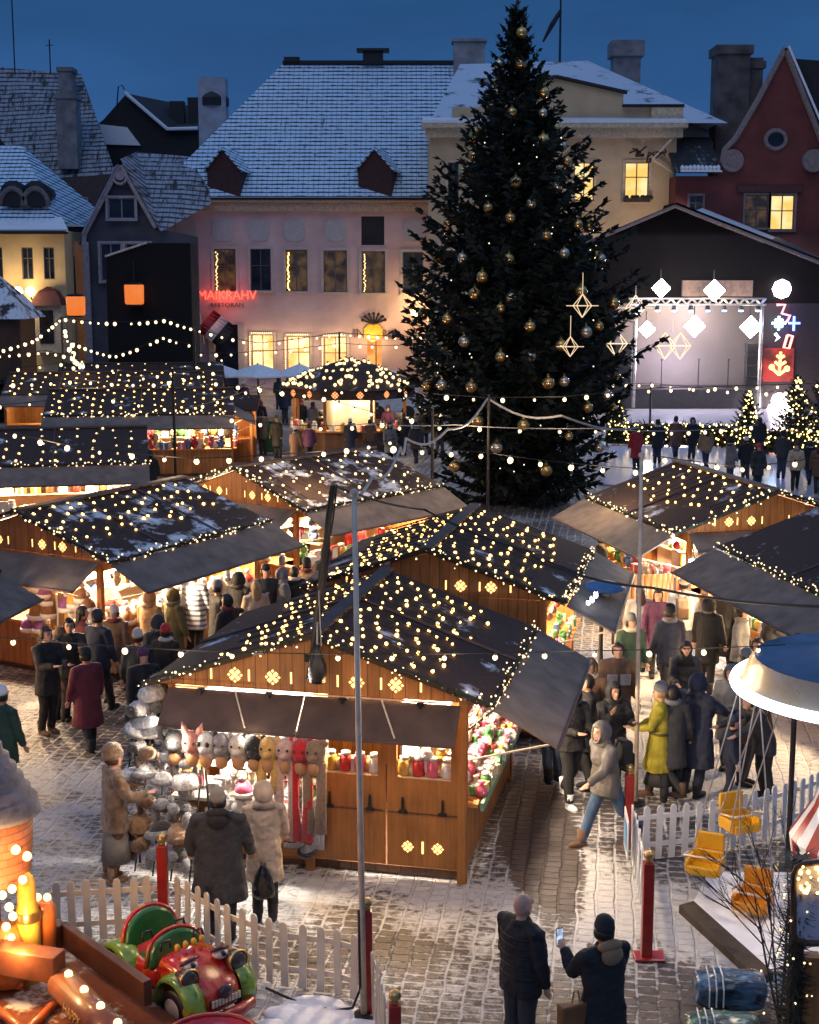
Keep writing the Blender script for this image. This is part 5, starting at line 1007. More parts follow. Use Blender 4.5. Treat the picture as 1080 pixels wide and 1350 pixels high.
    neon('pale small diamond neon below the plus shape',(.9,.9,1),7,[[(1022,440),(1027,445),(1022,450),(1017,445),(1022,440)]],1022,445)
    neon('crimson slanted rectangle neon on the stage side wall',(1,.25,.18),4.5,[[(1038,442),(1045,443),(1041,459),(1034,458),(1038,442)]],1040,450)
    neon('yellow branching neon tree before a slab of red glow',(1,.45,.12),4.5,[[(1029,464),(1028,494)],[(1028,494),(1017,484),(1020,487)],[(1028,494),(1038,486)],[(1028,482),(1022,477)],[(1028,482),(1036,477)],[(1029,472),(1024,469)],[(1029,472),(1034,469)]]+[[(c+2.4*math.cos(a),d+2.4*math.sin(a)) for a in [i*PI/4 for i in range(9)]] for c,d in ((1018,484),(1038,486))],1029,480)
    pnl=[o_ for o_ in bpy.data.objects if o_.get('label','').startswith('yellow branching')][0]; m=MB(); m.slab([(-.95,.12,-.95),(.75,.12,-.95),(.75,.12,.85),(-.95,.12,.85)],.08); m.build('glow_slab',litwin('red_glow',(.10,.004,.006),(.75,.02,.03),.9,1.1),pnl)  # emissive slab stands for the red glow around the neon tree
    neon('dazzling white branching neon ornament at the rink corner',(1,.95,.97),14,star(1027,528,9)+star(1020,540,7)+star(1037,541,7)+star(1028,550,7),1028,538)
    lamp('neon_red',(X(1030),Y-.6,Z(480)),700,(1,.05,.05),.3); lamp('neon_blue',(X(1036),Y-.6,Z(424)),420,(.12,.2,1),.3); lamp('neon_white',(X(1028),Y-1.4,Z(538)),420,(1,.95,.97),.3)
    for u,lab in ((822,'left black loudspeaker stack beside the stage opening'),(996,'right black loudspeaker stack beside the stage opening')):
        o=thing('loudspeaker_stack',lab,'loudspeaker',(X(u),Y-.2,1.1))
        for k in range(4):
            m=MB(); m.box((0,0,.35+.62*k),(.9,.6,.58)); b_=m.build('cabinet',M_black,o,bevel=.03); m=MB(); m.lathe([(.02,.0),(.2,.0),(.22,.03)],14,0,Matrix.Translation((0,-.31,.35+.62*k))@Matrix.Rotation(PI/2,4,'X')); m.build('driver',M_iron,b_)
    for u in (880,930,970): m=MB(); m.tube([(0,0,0),(0,0,1.5)],.03,5); m.lathe([(.25,0),(.25,.03)],10); m.ell((0,-.05,1.52),(.06,.1,.06),8,5); tag(m.build('microphone_stand',M_black,None,loc=(X(u),Y+1.2,1.1)),['left','middle','right'][(880,930,970).index(u)]+' microphone stand on the empty stage','microphone')
    # faint reflections of figures on the backdrop are left to the renderer
    lamp('rink_light',(10,62,6.5),2200,(.72,.78,1),.8); lamp('rink_light',(14,68,6.5),1600,(.72,.78,1),.8)
    # rink fence wrapped in lit fir
    f=thing('rink_fence','low rink fence wrapped in fir and countless golden lights','fence',P(800,588)); pts=[P(798,588),P(880,590),P(950,592),P(1010,600),P(1095,600)]
    g2=MB(); l=MB()
    for a,b in zip(pts,pts[1:]):
        d=b-a
        for i in range(int(d.length/1.2)+1):
            p=a+d*(i*1.2/d.length); g2.box(p-pts[0]+Vector((0,0,.5)),(.08,.08,1.0))
        for z in (.35,.95): g2.tube([a-pts[0]+Vector((0,0,z)),b-pts[0]+Vector((0,0,z))],.04,5)
        g2.slab([a-pts[0]+Vector((0,.05,.1)),b-pts[0]+Vector((0,.05,.1)),b-pts[0]+Vector((0,.05,.95)),a-pts[0]+Vector((0,.05,.95))],.1,1)
        for i in range(int(d.length*170)):
            p=a-pts[0]+d*random.random()+Vector((0,random.gauss(0,.12),.2+random.random()*.85)); q=Vector((random.gauss(0,1),random.gauss(0,1),random.gauss(0,1))).normalized(); s2=q.cross(Vector((0,.3,1)))*.05; g2.add([p-s2*1.4,p+s2*1.4,p+q*.3],[(0,1,2)],1)
        for i in range(int(d.length*30)): l.ell(a-pts[0]+d*random.random()+Vector((0,random.gauss(0,.06)-.26,.2+random.random()*.9)),.035*random.uniform(.6,1.2),5,4)
    g2.build('rails',[M_wooddk,M_garland],f); q=l.build('fairy_bulbs',emat('fairy_gold',(1,.72,.25),5),f); q['kind']='stuff'
    for i,(u,v,h) in enumerate(((985,585,2.2),(1048,592,3.0),(1085,598,3.3),(812,560,1.4))):
        b=P(u,v); spruce('fir_tree',['little lit fir left of the white neon ornament','lit fir right of the white neon ornament','lit fir at the right edge beyond the rink','small dim fir beside stage left'][i],b,h,[(.15,h*.34),(h*.5,h*.2),(h,.03)],.06,11,9,.05,14,20+i)
        o=thing('string_lights',['golden lights on the little fir left of white neon','golden lights on the fir right of white neon','golden lights on the right edge fir','dim lights on small stage-left fir'][i],'string lights',b); l=MB()
        for k in range(90 if i<3 else 20):
            z=h*random.random()**1.4; r=h*.33*(1-z/h)+.05; a=-PI*random.random(); l.ell((r*math.cos(a),r*math.sin(a)-.05,z+.1),.035,5,4)
        q=l.build('fairy_bulbs',emat('fairy_gold',(1,.72,.25),5),o); q['kind']='stuff'
stage()
hz=MB(); hz.box((14,74.2,4.9),(24,13,8.6)); hm=bpy.data.materials.new('stage_smoke'); hm.use_nodes=True; hn=hm.node_tree; hn.nodes.remove(hn.nodes['Principled BSDF']); pv=hn.nodes.new('ShaderNodeVolumePrincipled'); pv.inputs['Color'].default_value=(.9,.86,.88,1); pv.inputs['Density'].default_value=.0014; hn.links.new(pv.outputs[0],hn.nodes['Material Output'].inputs['Volume']); tag(hz.build('stage_smoke',hm),'thin stage smoke glowing round the floodlights','smoke',kind='stuff')
# ================================================================ FAR SQUARE FURNITURE
def van(lab,u,v,Y,L,col,ang=0.):
    o=thing('van',lab,'van',D(u,v,Y)*1,ang); o.location.z=0; b=MB(); n=[]
    prof=[(-L/2,.45,1.9),(-L/2+.15,.35,2.2),(L/2-1.3,.35,2.25),(L/2-.5,.35,1.45),(L/2,.4,1.0)]
    vs=[]
    for x,z0,z1 in prof:
        for y,z in ((-1,z0),(-1,z1-.25),(-.86,z1),(.86,z1),(1,z1-.25),(1,z0)): vs.append((x,y,z))
    fs=[(i*6+j,i*6+(j+1)%6,(i+1)*6+(j+1)%6,(i+1)*6+j) for i in range(4) for j in range(6)]+[(5,4,3,2,1,0),tuple(24+j for j in range(6))]
    b.add(vs,fs); b.build('body',col,o,bevel=.05)
    for x in (-L/2+.8,L/2-.9):
        for y in (-.9,.9): w=MB(); w.lathe([(.12,-.12),(.34,-.12),(.34,.12),(.12,.12)],14,0,Matrix.Translation((x,y,.34))@Matrix.Rotation(PI/2,4,'X')); w.build('wheel',M_black,o)
    g=MB(); g.box((L/2-1.75,-1.003,1.6),(.8,.012,.5)); g.build('window',M_glassdk,o)
    s=MB(); s.box((-.5,0,2.27),(L-2,1.7,.1)); s.build('roof_snow',M_snow,o); return o
van('white delivery van parked behind the eight-sided kiosk',520,500,74,3.2,mat('van_white',(.55,.56,.58),.35,coat=.4)); van('dark van with snowy roof before the pink house corner',272,480,72,3.6,mat('van_dark',(.03,.04,.05),.3,coat=.5),R(20))
for i,(u,r,lab) in enumerate(((288,1.5,'leftmost snow-covered white parasol before the pink house'),(340,1.6,'middle snow-covered white parasol before the pink house'),(395,1.3,'bluish snow-covered parasol left of the round kiosk'))):
    o=thing('parasol',lab,'parasol',Vector((D(u,490,72).x,72,0))); s=MB(); s.tube([(0,0,0),(0,0,2.9)],.04,6); s.build('pole',M_iron,o); s=MB(); s.lathe([(r,2.25),(r,2.32),(r*.5,2.62),(.05,2.85)],8); s.build('canopy',M_snow,o)
o=thing('green_bin','tall green lidded bin in the far crowd','bin',Vector((D(357,560,60).x,60,0))); s=MB(); s.box((0,0,.6),(.8,.8,1.2)); s.build('body',mat('bin_green',(.03,.15,.05),.5),o,bevel=.04); s=MB(); s.box((0,0,1.24),(.88,.88,.1)); s.build('lid',mat('bin_green_dark',(.02,.09,.03),.5),o)
o=thing('booth','small orange lit wooden booth beyond the left stalls','booth',Vector((D(300,540,57).x,57,0))); s=MB()
for x,y in ((-1,-.7),(1,-.7),(-1,.7),(1,.7)): s.box((x,y,1.1),(.1,.1,2.2))
s.box((0,0,.45),(1.9,1.3,.9)); s.box((0,.7,1.3),(1.9,.05,1.7)); s.build('frame',M_wood,o); s=MB(); s.slab([(-1.3,-1,2.1),(1.3,-1,2.1),(1.3,0,2.6),(-1.3,0,2.6)],.06); s.slab([(-1.3,0,2.6),(1.3,0,2.6),(1.3,1,2.1),(-1.3,1,2.1)],.06); s.build('roof',M_roof,o); lamp('booth_light',(o.location.x,56.8,1.9),90,(1,.55,.22),.15)
for i,(u,v) in enumerate(((315,575),(350,583),(420,590),(500,590))):
    o=thing('standing_table',['first from left','second from left','third from left','fourth from left'][i]+' of the round standing tables in the far crowd','table',P(u,v)); s=MB(); s.lathe([(.4,1.06),(.42,1.08),(.4,1.1)],14); s.build('table_top',M_woodh,o); s=MB(); s.lathe([(.25,0),(.25,.03),(.04,.06),(.04,1.06)],10); s.build('leg',M_iron,o)
h=MB()
for i in range(5200):
    p=Vector((random.uniform(-21.5,-13.5),random.gauss(72,.5),random.random()*2.0)); q=Vector((random.gauss(0,1),random.gauss(0,1),random.gauss(0,1))).normalized(); s2=q.cross(Vector((.2,.3,1)))*.09; h.add([p-s2,p+s2,p+q*.4],[(0,1,2)])
tag(h.build('hedge',M_fir),'dark clipped fir hedge before the cream house','hedge')
# patio heater and plywood screen
q=P(790,938); o=thing('patio_heater','patio heater with wide blue cap beside the second stall','heater',q); s=MB(); s.lathe([(.22,0),(.22,.5),(.05,.55),(.035,1.9)],12); s.build('stand',M_iron,o,True); s=MB(); s.lathe([(.035,1.88),(.12,1.9),(.12,2.12),(.05,2.15)],12); s.build('burner',M_metal,o,True); s=MB(); s.lathe([(.40,2.16),(.41,2.18),(.25,2.26),(.04,2.31)],24); s.build('cap',mat('blue_enamel',(.06,.17,.36),.35),o,True)
o=thing('plywood_screen','curved honey-coloured plywood screen behind the grey walkers','screen',P(845,846)); s=MB(); n=12
for i in range(n):
    a0,a1=PI*(i/n)*.5-.5,PI*((i+1)/n)*.5-.5; s.quad((1.0*math.sin(a0)-.2,-.5*math.cos(a0),.55),(1.0*math.sin(a1)-.2,-.5*math.cos(a1),.55),(1.0*math.sin(a1)-.2,-.5*math.cos(a1),1.5),(1.0*math.sin(a0)-.2,-.5*math.cos(a0),1.5))
s.build('panel',M_ply,o,True).modifiers.new('thick','SOLIDIFY').thickness=.03; s=MB()
for x in (-.6,.6): s.tube([(x,-.2,0),(x,-.3,1.4)],.03,6)
s.build('leg',M_wooddk,o)
# ================================================================ FENCES
def ball_post(lab,loc,h=1.12,w=.115,base=False):
    o=thing('fence_post',lab,'post',loc); s=MB(); s.box((0,0,h/2),(w,w,h)); s.build('shaft',M_red,o,bevel=.012); s=MB(); s.lathe([(.03,h),(.045,h+.015),(.025,h+.03),(.055,h+.055),(.062,h+.085),(.045,h+.12),(.01,h+.14)],14); s.build('finial',M_gold,o,True)
    if base: s=MB(); s.box((.03,0,.02),(.34,.24,.03)); s.build('foot_plate',M_red,o,bevel=.01)
    return o
_pk={}
def picket_mesh(h,m):
    k=(round(h,2),m.name)
    if k not in _pk:
        s=MB(); w=.042; pts=[(-w,0,.02),(w,0,.02),(w,0,h-.05)]+[(w*math.cos(a),0,h-.05+.05*math.sin(a)) for a in [PI*i/6 for i in range(1,6)]]+[(-w,0,h-.05)]; s.slab(pts,.02); _pk[k]=s.mesh('picket',m)
    return _pk[k]
def fence(lab,pts,n,m,h=.74,hs=None):
    pts=[Vector(p) for p in pts]; o=thing('picket_fence',lab,'fence',pts[0]); L=[0]
    for a,b in zip(pts,pts[1:]): L.append(L[-1]+(b-a).length)
    for i in range(n):
        d=L[-1]*(i+.5)/n; k=max(j for j in range(len(L)-1) if L[j]<=d); t=(d-L[k])/(L[k+1]-L[k]); a,b=pts[k],pts[k+1]; p=a.lerp(b,t); hh=h if not hs else hs[0]+(hs[1]-hs[0])*i/(n-1)
        child('picket',picket_mesh(hh+.0,m),o,p-pts[0],(random.uniform(-.03,.03),random.uniform(-.025,.025),math.atan2((b-a).y,(b-a).x)))
    for z in (.18,.55):
        s=MB()
        for a,b in zip(pts,pts[1:]):
            nrm=(b-a).cross(Vector((0,0,1))).normalized()*-.028; d=(b-a); s.slab([a-pts[0]+nrm+Vector((0,0,z)),b-pts[0]+nrm+Vector((0,0,z)),b-pts[0]+nrm+Vector((0,0,z+.06)),a-pts[0]+nrm+Vector((0,0,z+.06))],.02)
        s.build('rail',m,o)
    return o
fence('cream picket fence between glowing ride and left red post',[P(66,1246),P(207,1236)],7,M_cream)
fence('cream picket fence running behind the painted toy car',[P(228,1232),P(300,1276),P(367,1302),P(440,1312),P(476,1324)],14,M_cream)
fence('cream picket fence seen edge-on beside the silver flagpole foot',[P(490,1340),P(512,1420)],7,M_cream)
ball_post('red post with brass ball behind the painted toy car',P(217,1238),1.13); ball_post('red post with brass ball beside the silver flagpole foot',P(484,1337),1.13); ball_post('red post at bottom edge, only its brass ball showing',P(521,1428),.80)
fence('white picket fence in front of the yellow coated woman',[P(842,1137),P(945,1126),P(1025,1105),P(1095,1080)],18,M_white)
fence('white picket fence edge-on between the two right red posts',[P(831,1128),P(843,1190),P(850,1240)],9,M_white)
ball_post('red post with brass ball behind jeans of the walking man',P(828,1116),1.0); ball_post('red post with brass ball and foot plate at lower right',P(852,1263),1.12,.12,True)
o=thing('notice','blue and white notice board on the edge-on white fence','sign',P(834,1160)+Vector((-.06,0,.25))); s=MB(); d=(P(843,1190)-P(831,1128)).normalized(); s.slab([Vector((0,0,0))-d*0,d*-.55,d*-.55+Vector((0,0,.5)),Vector((0,0,.5))],.015); s.build('board',M_white,o); s=MB(); n_=d.cross(Vector((0,0,1))).normalized(); 
s.slab([d*-.08+Vector((0,0,.08))-n_*.02,d*-.46+Vector((0,0,.08))-n_*.02,d*-.46+Vector((0,0,.42))-n_*.02,d*-.08+Vector((0,0,.42))-n_*.02],.004); s.slab([d*-.08+Vector((0,0,.08))+n_*.02,d*-.46+Vector((0,0,.08))+n_*.02,d*-.46+Vector((0,0,.42))+n_*.02,d*-.08+Vector((0,0,.42))+n_*.02],.004); s.build('blue_field',mat('notice_blue',(.10,.28,.55),.5),o)
# black hose along the fence foot
c0=P(355,1298)+Vector((0,-.1,.03)); o=MB(); o.tube([P(352,1300)+Vector((0,-.1,.03)),P(400,1318)+Vector((0,-.15,.03)),P(440,1336)+Vector((0,0,.03)),P(465,1336)+Vector((0,0,.06)),P(474,1325)+Vector((0,0,.15)),P(475,1300,.5),P(473,1200,1.3)],.014,6); tag(o.build('cable',M_cable,None,True),'black cable along the fence foot climbing the silver flagpole','cable')
sn=MB()
for i in range(16):
    q=P(350+random.random()*120,1325+random.random()*40); sn.ell(q,(random.uniform(.15,.4),random.uniform(.12,.3),.05),10,6)
tag(sn.build('snow_cover',M_snow,None,True),kind='structure')
# ================================================================ PAINTED TOY CAR RIDE
def splash(name,cols,scale=5.,rough=.22):
    if name in MATS: return MATS[name]
    m,nt,b=nmat(name); N=nt.nodes; L=nt.links; tc=N.new('ShaderNodeTexCoord'); nz=N.new('ShaderNodeTexNoise'); nz.inputs['Scale'].default_value=scale; nz.inputs['Detail'].default_value=3; nz.inputs['Distortion'].default_value=1.2; L.new(tc.outputs['Object'],nz.inputs['Vector'])
    rp=N.new('ShaderNodeValToRGB'); n=len(cols)
    for i,c in enumerate(cols):
        e=rp.color_ramp.elements[i] if i<2 else rp.color_ramp.elements.new(.5)
        e.position=.28+.44*i/(n-1); e.color=(*c,1)
    L.new(nz.outputs[0],rp.inputs[0]); L.new(rp.outputs[0],b.inputs['Base Color']); b.inputs['Roughness'].default_value=rough; b.inputs['Coat Weight'].default_value=.6; b.inputs['Coat Roughness'].default_value=.12; MATS[name]=m; return m
def toy_car():
    c=P(238,1292,.30); hd=math.atan2(-.72,.70)
    o=thing('toy_car','red and green painted monster-faced toy ride car','ride car',(c.x,c.y,.10),hd+R(0))
    body=splash('car_flame_paint',[(.10,.10,.015),(.55,.10,.015),(.50,.012,.010),(.62,.20,.03),(.35,.02,.012)],4.5); fend=splash('car_fender_paint',[(.05,.18,.03),(.22,.34,.03),(.45,.42,.04),(.06,.20,.06)],6.); grn=mat('car_green_seat',(.015,.12,.025),.3,coat=.5,var=.2)
    def sec(x,w,z0,z1,k=12):
        r=[]
        for i in range(k):
            a=2*PI*i/k; ca,sa=math.cos(a),math.sin(a); e=.55
            r.append((x,w*math.copysign(abs(ca)**e,ca),(z0+z1)/2+(z1-z0)/2*math.copysign(abs(sa)**e,sa)))
        return r
    def loft(name,secs,m,parent=o):
        b=MB(); vs=[];k=12
        for s_ in secs: vs+=sec(*s_)
        fs=[(i*k+j,i*k+(j+1)%k,(i+1)*k+(j+1)%k,(i+1)*k+j) for i in range(len(secs)-1) for j in range(k)]+[tuple(range(k-1,-1,-1)),tuple((len(secs)-1)*k+j for j in range(k))]
        b.add(vs,fs); q=b.build(name,m,parent,True); sm=q.modifiers.new('sub','SUBSURF'); sm.levels=1; sm.render_levels=2; return q
    loft('hood',[(-.05,.26,.16,.50),(.05,.34,.14,.62),(.30,.33,.14,.60),(.55,.29,.14,.50),(.70,.24,.14,.42),(.76,.16,.18,.34)],body)
    loft('tub',[(-.80,.20,.20,.52),(-.74,.31,.16,.62),(-.40,.36,.14,.46),(-.05,.36,.14,.44),(.06,.34,.14,.5)],body)
    # two green backrests with padded rims
    for x,z,h,nm in ((-.52,.40,.40,'rear'),(-.08,.40,.30,'front')):
        b=MB(); n=14; pts=[]
        for i in range(n+1):
            a=PI*i/n; pts.append((x-.07*math.sin(a),-.33*math.cos(a)*(1.05 if i in(0,n) else 1),z+h*math.sin(a)**.7))
        b.add(pts,[tuple(range(n+1))]); q=b.build('seat',grn,o); q.modifiers.new('t','SOLIDIFY').thickness=.07; bv=q.modifiers.new('b','BEVEL'); bv.width=.03; bv.segments=2
        b=MB(); b.tube([(p[0]+.0,p[1]*1.03,p[2]+.02) for p in pts],.022,6); b.build('seat_rim',body,q,True)
        b=MB(); b.box((x+.17,0,.42),(.30,.54,.07)); b.build('cushion',grn,q,bevel=.03)
    for y in (-.2,.2):
        for x in (.10,-.22):
            b=MB(); b.tube([(x-.05,y-.06,.62),(x-.06,y-.05,.70),(x-.06,y+.05,.70),(x-.05,y+.06,.62)],.014,6); b.build('grab_handle',M_black,o,True)
    for x in (-.58,.46):
        for y in (-1,1):
            b=MB(); vs=[];n=12; prof=((.27,.0),(.29,.06),(.285,.15),(.25,.20))
            for i in range(n+1):
                a=PI*(-.08+1.16*i/n)
                for r_,d in prof: vs.append((x+r_*math.cos(a),y*(.24+d),.22+r_*math.sin(a)*1.02))
            b.add(vs,[(i*4+j,i*4+j+1,i*4+5+j,i*4+4+j) for i in range(n) for j in range(3)]); q=b.build('fender',fend,o,True); q.modifiers.new('t','SOLIDIFY').thickness=.035
            w=MB(); w.lathe([(.05,-.07),(.18,-.07),(.205,-.04),(.205,.04),(.18,.07),(.05,.07)],18,0,Matrix.Translation((x,y*.36,.2))@Matrix.Rotation(PI/2,4,'X')); wo=w.build('wheel',M_black,o,True); w=MB(); w.lathe([(.02,-.082),(.06,-.085),(.10,-.075),(.12,-.072),(.12,-.05)],16,0,Matrix.Translation((x,y*.36,.2))@Matrix.Rotation(PI/2 if y<0 else -PI/2,4,'X')@Matrix.Rotation(PI,4,'X')); w.build('hubcap',M_metal,wo,True)
    for y in (-.30,.30):
        b=MB(); M0=Matrix.Translation((.56,y,.52))@Matrix.Rotation(PI/2,4,'Y'); b.lathe([(.02,-.16),(.07,-.13),(.105,-.02),(.115,.03)],16,0,M0); q=b.build('headlight',mat('headlight_brown',(.10,.06,.05),.25,coat=.6),o,True); b=MB(); b.lathe([(.118,.02),(.125,.04),(.105,.045)],16,0,M0,False); b.build('bezel',M_gold,q,True); b=MB(); b.ell((.60,y,.52),(.03,.095,.095),12,8); b.build('lens',mat('dark_lens',(.05,.04,.04),.06,var=.5),q,True)
        b=MB(); b.ell((.44,y*.62,.585),(.075,.09,.05),10,6); q=b.build('eye_bulge',mat('eye_paint',(.55,.5,.42),.25,coat=.5),o,True); b=MB(); b.ell((.49,y*.62,.60),(.03,.035,.03),8,6); b.build('pupil',M_black,q,True)
        b=MB(); b.tube([(.42,y*.25,.635),(.47,y*.6,.66),(.42,y*.98,.615)],.022,6); b.build('brow',mat('brow_dark',(.12,.03,.03),.3),o,True)
        b=MB(); b.lathe([(.035,-.05),(.045,.05),(.02,.09)],10,0,Matrix.Translation((.66,y*1.3,.22))); b.build('indicator',mat('amber_lens',(.65,.33,.02),.2,coat=.5),o,True)
    b=MB(); b.ell((.77,0,.37),(.05,.085,.075),10,8); b.build('nose',mat('dark_nose',(.05,.03,.04),.3),o,True)
    b=MB(); b.box((.755,0,.27),(.04,.36,.10)); q=b.build('mouth',M_black,o,bevel=.02); b=MB()
    for i in range(9): b.box((.782,-.16+.04*i,.285),(.012,.028,.07))
    b.build('teeth',mat('teeth_ivory',(.55,.47,.33),.4),q)
    b=MB(); b.tube([(.62,-.42,.13),(.78,-.30,.14),(.84,-.1,.15),(.84,.1,.15),(.78,.30,.14),(.62,.42,.13)],[.04,.06,.065,.065,.06,.04],10); b.build('bumper',M_red,o,True)
    for i in range(4):
        b=MB(); b.ell((.18+.0*i,-.15+.1*i,.665),(.035,.03,.045),8,6); b.build('knob',mat('amber_lens',(.65,.33,.02),.2,coat=.5),o,True)
    b=MB(); b.box((-.02,-.37,.13),(.75,.05,.05)); b.box((-.02,.37,.13),(.75,.05,.05)); b.build('running_board',mat('olive_board',(.16,.14,.04),.5),o)
toy_car()
q=P(279,1412,.2); o=thing('ride_tub','glossy red ride tub cut off by the bottom edge','ride car',(q.x,q.y,.1)); b=MB(); b.lathe([(.10,0),(.34,.08),(.46,.30),(.48,.40),(.44,.41),(.40,.30),(.25,.12),(.05,.08)],28); b.build('shell',mat('glossy_red',(.55,.012,.012),.2,coat=.7),o,True); b=MB(); b.tube([(.46*math.cos(a*PI/12),.46*math.sin(a*PI/12),.41) for a in range(24)],.025,8,closed=True); b.build('rim',M_red,o,True)
# ================================================================ GLOWING RIDE AT THE LEFT EDGE
M_deck=snowy('ride_deck_brown',(.16,.045,.018),.44,scale=2.2,snow=(.55,.5,.45)); M_beam=mat('ride_beam_brown',(.17,.055,.022),.45,coat=.3,var=.3); M_beamd=mat('ride_beam_dark',(.07,.025,.015),.45)
o=thing('ride_platform','brown snow-dusted ride platform with raised edge beams','ride',(0,0,0))
def pp(u,v,z): return P(u,v,z)
s=MB(); s.slab([pp(-60,1300,.30),pp(-60,1420,.30),pp(330,1420,.30),pp(215,1330,.30),pp(92,1248,.30),pp(40,1262,.30)],.2); s.build('deck',M_deck,o)
def beam(a,b,w,h,m,name='edge_beam',snow=False):
    a,b=Vector(a),Vector(b); d=(b-a); n=d.cross(Vector((0,0,1))).normalized()*w/2; s=MB(); s.slab([a-n,b-n,b+n,a+n],h); q=s.build(name,m,o,bevel=.012)
    if snow: s=MB(); s.slab([a-n*.9+Vector((0,0,.02)),b-n*.9+Vector((0,0,.02)),b+n*.9+Vector((0,0,.02)),a+n*.9+Vector((0,0,.02))],.018); s.build('beam_snow',M_snow,q)
beam(pp(84,1246,.46),pp(196,1326,.46),.09,.26,M_beamd); beam(pp(26,1268,.46),pp(84,1244,.46),.16,.26,M_beam,snow=True); beam(pp(-20,1276,.60),pp(80,1292,.60),.22,.28,M_beam,'arm_block',True)
a,b=pp(82,1296,.58),pp(165,1380,.58); s=MB(); s.tube([a,b],.155,18); q=s.build('arm',M_beam,o,True)
for t in (.12,.38,.64,.9): s=MB(); s.ell(a.lerp(b,t)+Vector((0,0,.165)),.042,10,7); s.build('bulb',E_bulb,q,True)
d=(b-a).normalized(); ang=math.atan2(d.y,d.x); tx=text('HAPPY',.13,mat('gilt_letter',(.55,.36,.12),.4,.3),q,a.lerp(b,.42)+Vector((0,0,-.02))+Vector((-d.y,d.x,0))*-.165,(R(80),0,ang),ext=.004)
for u0,v0,u1,v1 in ((-20,1318,40,1368),(-30,1290,30,1300),(25,1370,90,1305)): s=MB(); s.tube([pp(u0,v0,.35),pp(u1,v1,.35)],.045,8); s.build('rail',mat('orange_rail',(.45,.10,.02),.4,coat=.3),o,True)
lamp('ride_light',pp(60,1320,1.1),16,(1,.45,.15),.1)
tw=D(-14,1060,13.9); o=thing('ride_tower','little brick castle turret gondola with grey shingle roof','ride',(tw.x,13.9,0)); Zt=lambda v:D(0,v,13.9).z
z0,z1,z2,z3=Zt(1166),Zt(1148),Zt(1072),Zt(985)
s=MB(); s.lathe([(.12,z0-.02),(.33,z0+.05),(.385,z1),(.41,(z1+z2)/2),(.43,z2)],36)
def brickmat():
    m,nt,b=nmat('turret_brick'); N=nt.nodes; L=nt.links; tc=N.new('ShaderNodeTexCoord'); sp=N.new('ShaderNodeSeparateXYZ'); L.new(tc.outputs['Object'],sp.inputs[0]); at=N.new('ShaderNodeMath'); at.operation='ARCTAN2'; L.new(sp.outputs[1],at.inputs[0]); L.new(sp.outputs[0],at.inputs[1]); cb=N.new('ShaderNodeCombineXYZ'); L.new(at.outputs[0],cb.inputs[0]); L.new(sp.outputs[2],cb.inputs[1])
    br=N.new('ShaderNodeTexBrick'); br.inputs['Scale'].default_value=1; br.inputs['Brick Width'].default_value=.3; br.inputs['Row Height'].default_value=.085; br.inputs['Mortar Size'].default_value=.008; br.inputs['Color1'].default_value=(.52,.20,.10,1); br.inputs['Color2'].default_value=(.42,.13,.06,1); br.inputs['Mortar'].default_value=(.25,.10,.05,1); L.new(cb.outputs[0],br.inputs['Vector']); L.new(br.outputs[0],b.inputs['Base Color']); b.inputs['Roughness'].default_value=.5; bp=N.new('ShaderNodeBump'); bp.inputs['Strength'].default_value=.5; bp.inputs['Distance'].default_value=.02; bp.invert=True; L.new(br.outputs['Fac'],bp.inputs['Height']); L.new(bp.outputs[0],b.inputs['Normal']); return m
s.build('turret_wall',brickmat(),o,True); s=MB(); pr=[(.44,z2-.02),(.50,z2+.0),(.50,z2+.05)]
for i in range(6): r0=.49*(1-i/7.5); zz=z2+.06+(z3-z2)*i/6; pr+=[(r0,zz),(r0-.012,zz+(z3-z2)/6*.8)]
pr.append((.05,z3+.1)); s.lathe(pr,28); s.build('roof',mat('grey_shingle',(.13,.13,.16),.6,var=.35,scale=8,bump=.4),o,True)
for a_,h_ in ((-70,.5),(-40,.55),(-20,.35),(-100,.4)):
    a=R(a_); r=.42; s=MB(); s.ell((r*math.cos(a),r*math.sin(a),z1+(z2-z1)*h_),(.05,.05,.05),10,7); s.build('bulb',E_bulb,o,True)
s=MB(); s.lathe([(.06,.3),(.06,z0)],12); s.build('column',M_beam,o)
cl=D(15,1170,13.7)
for i,(u,v) in enumerate(((16,1172),(12,1196),(17,1208),(14,1236),(15,1262),(3,1180),(30,1160),(8,1222),(4,1250))):
    q=D(u,v,13.6); s=MB(); s.ell(q-Vector((tw.x,13.9,0)),.045,10,7); s.build('bulb',E_bulb,o,True)
s=MB(); s.lathe([(.22,.35),(.25,.5),(.2,.75),(.12,.95)],18,0,Matrix.Translation(Vector((D(8,1250,13.7).x-tw.x,-.2,0)))); s.build('pedestal',mat('orange_base',(.50,.17,.03),.35,coat=.4),o,True)
lamp('turret_light',D(14,1150,13.0),26,(1,.55,.2),.1); lamp('turret_light',D(20,1250,13.2),24,(1,.55,.2),.1)
q=D(36,1200,13.8); o=thing('candle_figure','tall yellow candle-shaped ornament beside the glowing turret','ornament',(q.x,13.8,0)); zz=lambda v:D(0,v,13.8).z; s=MB(); s.lathe([(.12,.3),(.12,zz(1240)),(.13,zz(1205)),(.10,zz(1190)),(.09,zz(1160)),(.04,zz(1150))],16); s.build('body',mat('candle_yellow',(.70,.42,.06),.35,coat=.4),o,True); s=MB(); s.lathe([(.135,zz(1212)),(.14,zz(1206)),(.135,zz(1200))],16,0,None,False); s.build('collar',M_gold,o,True)
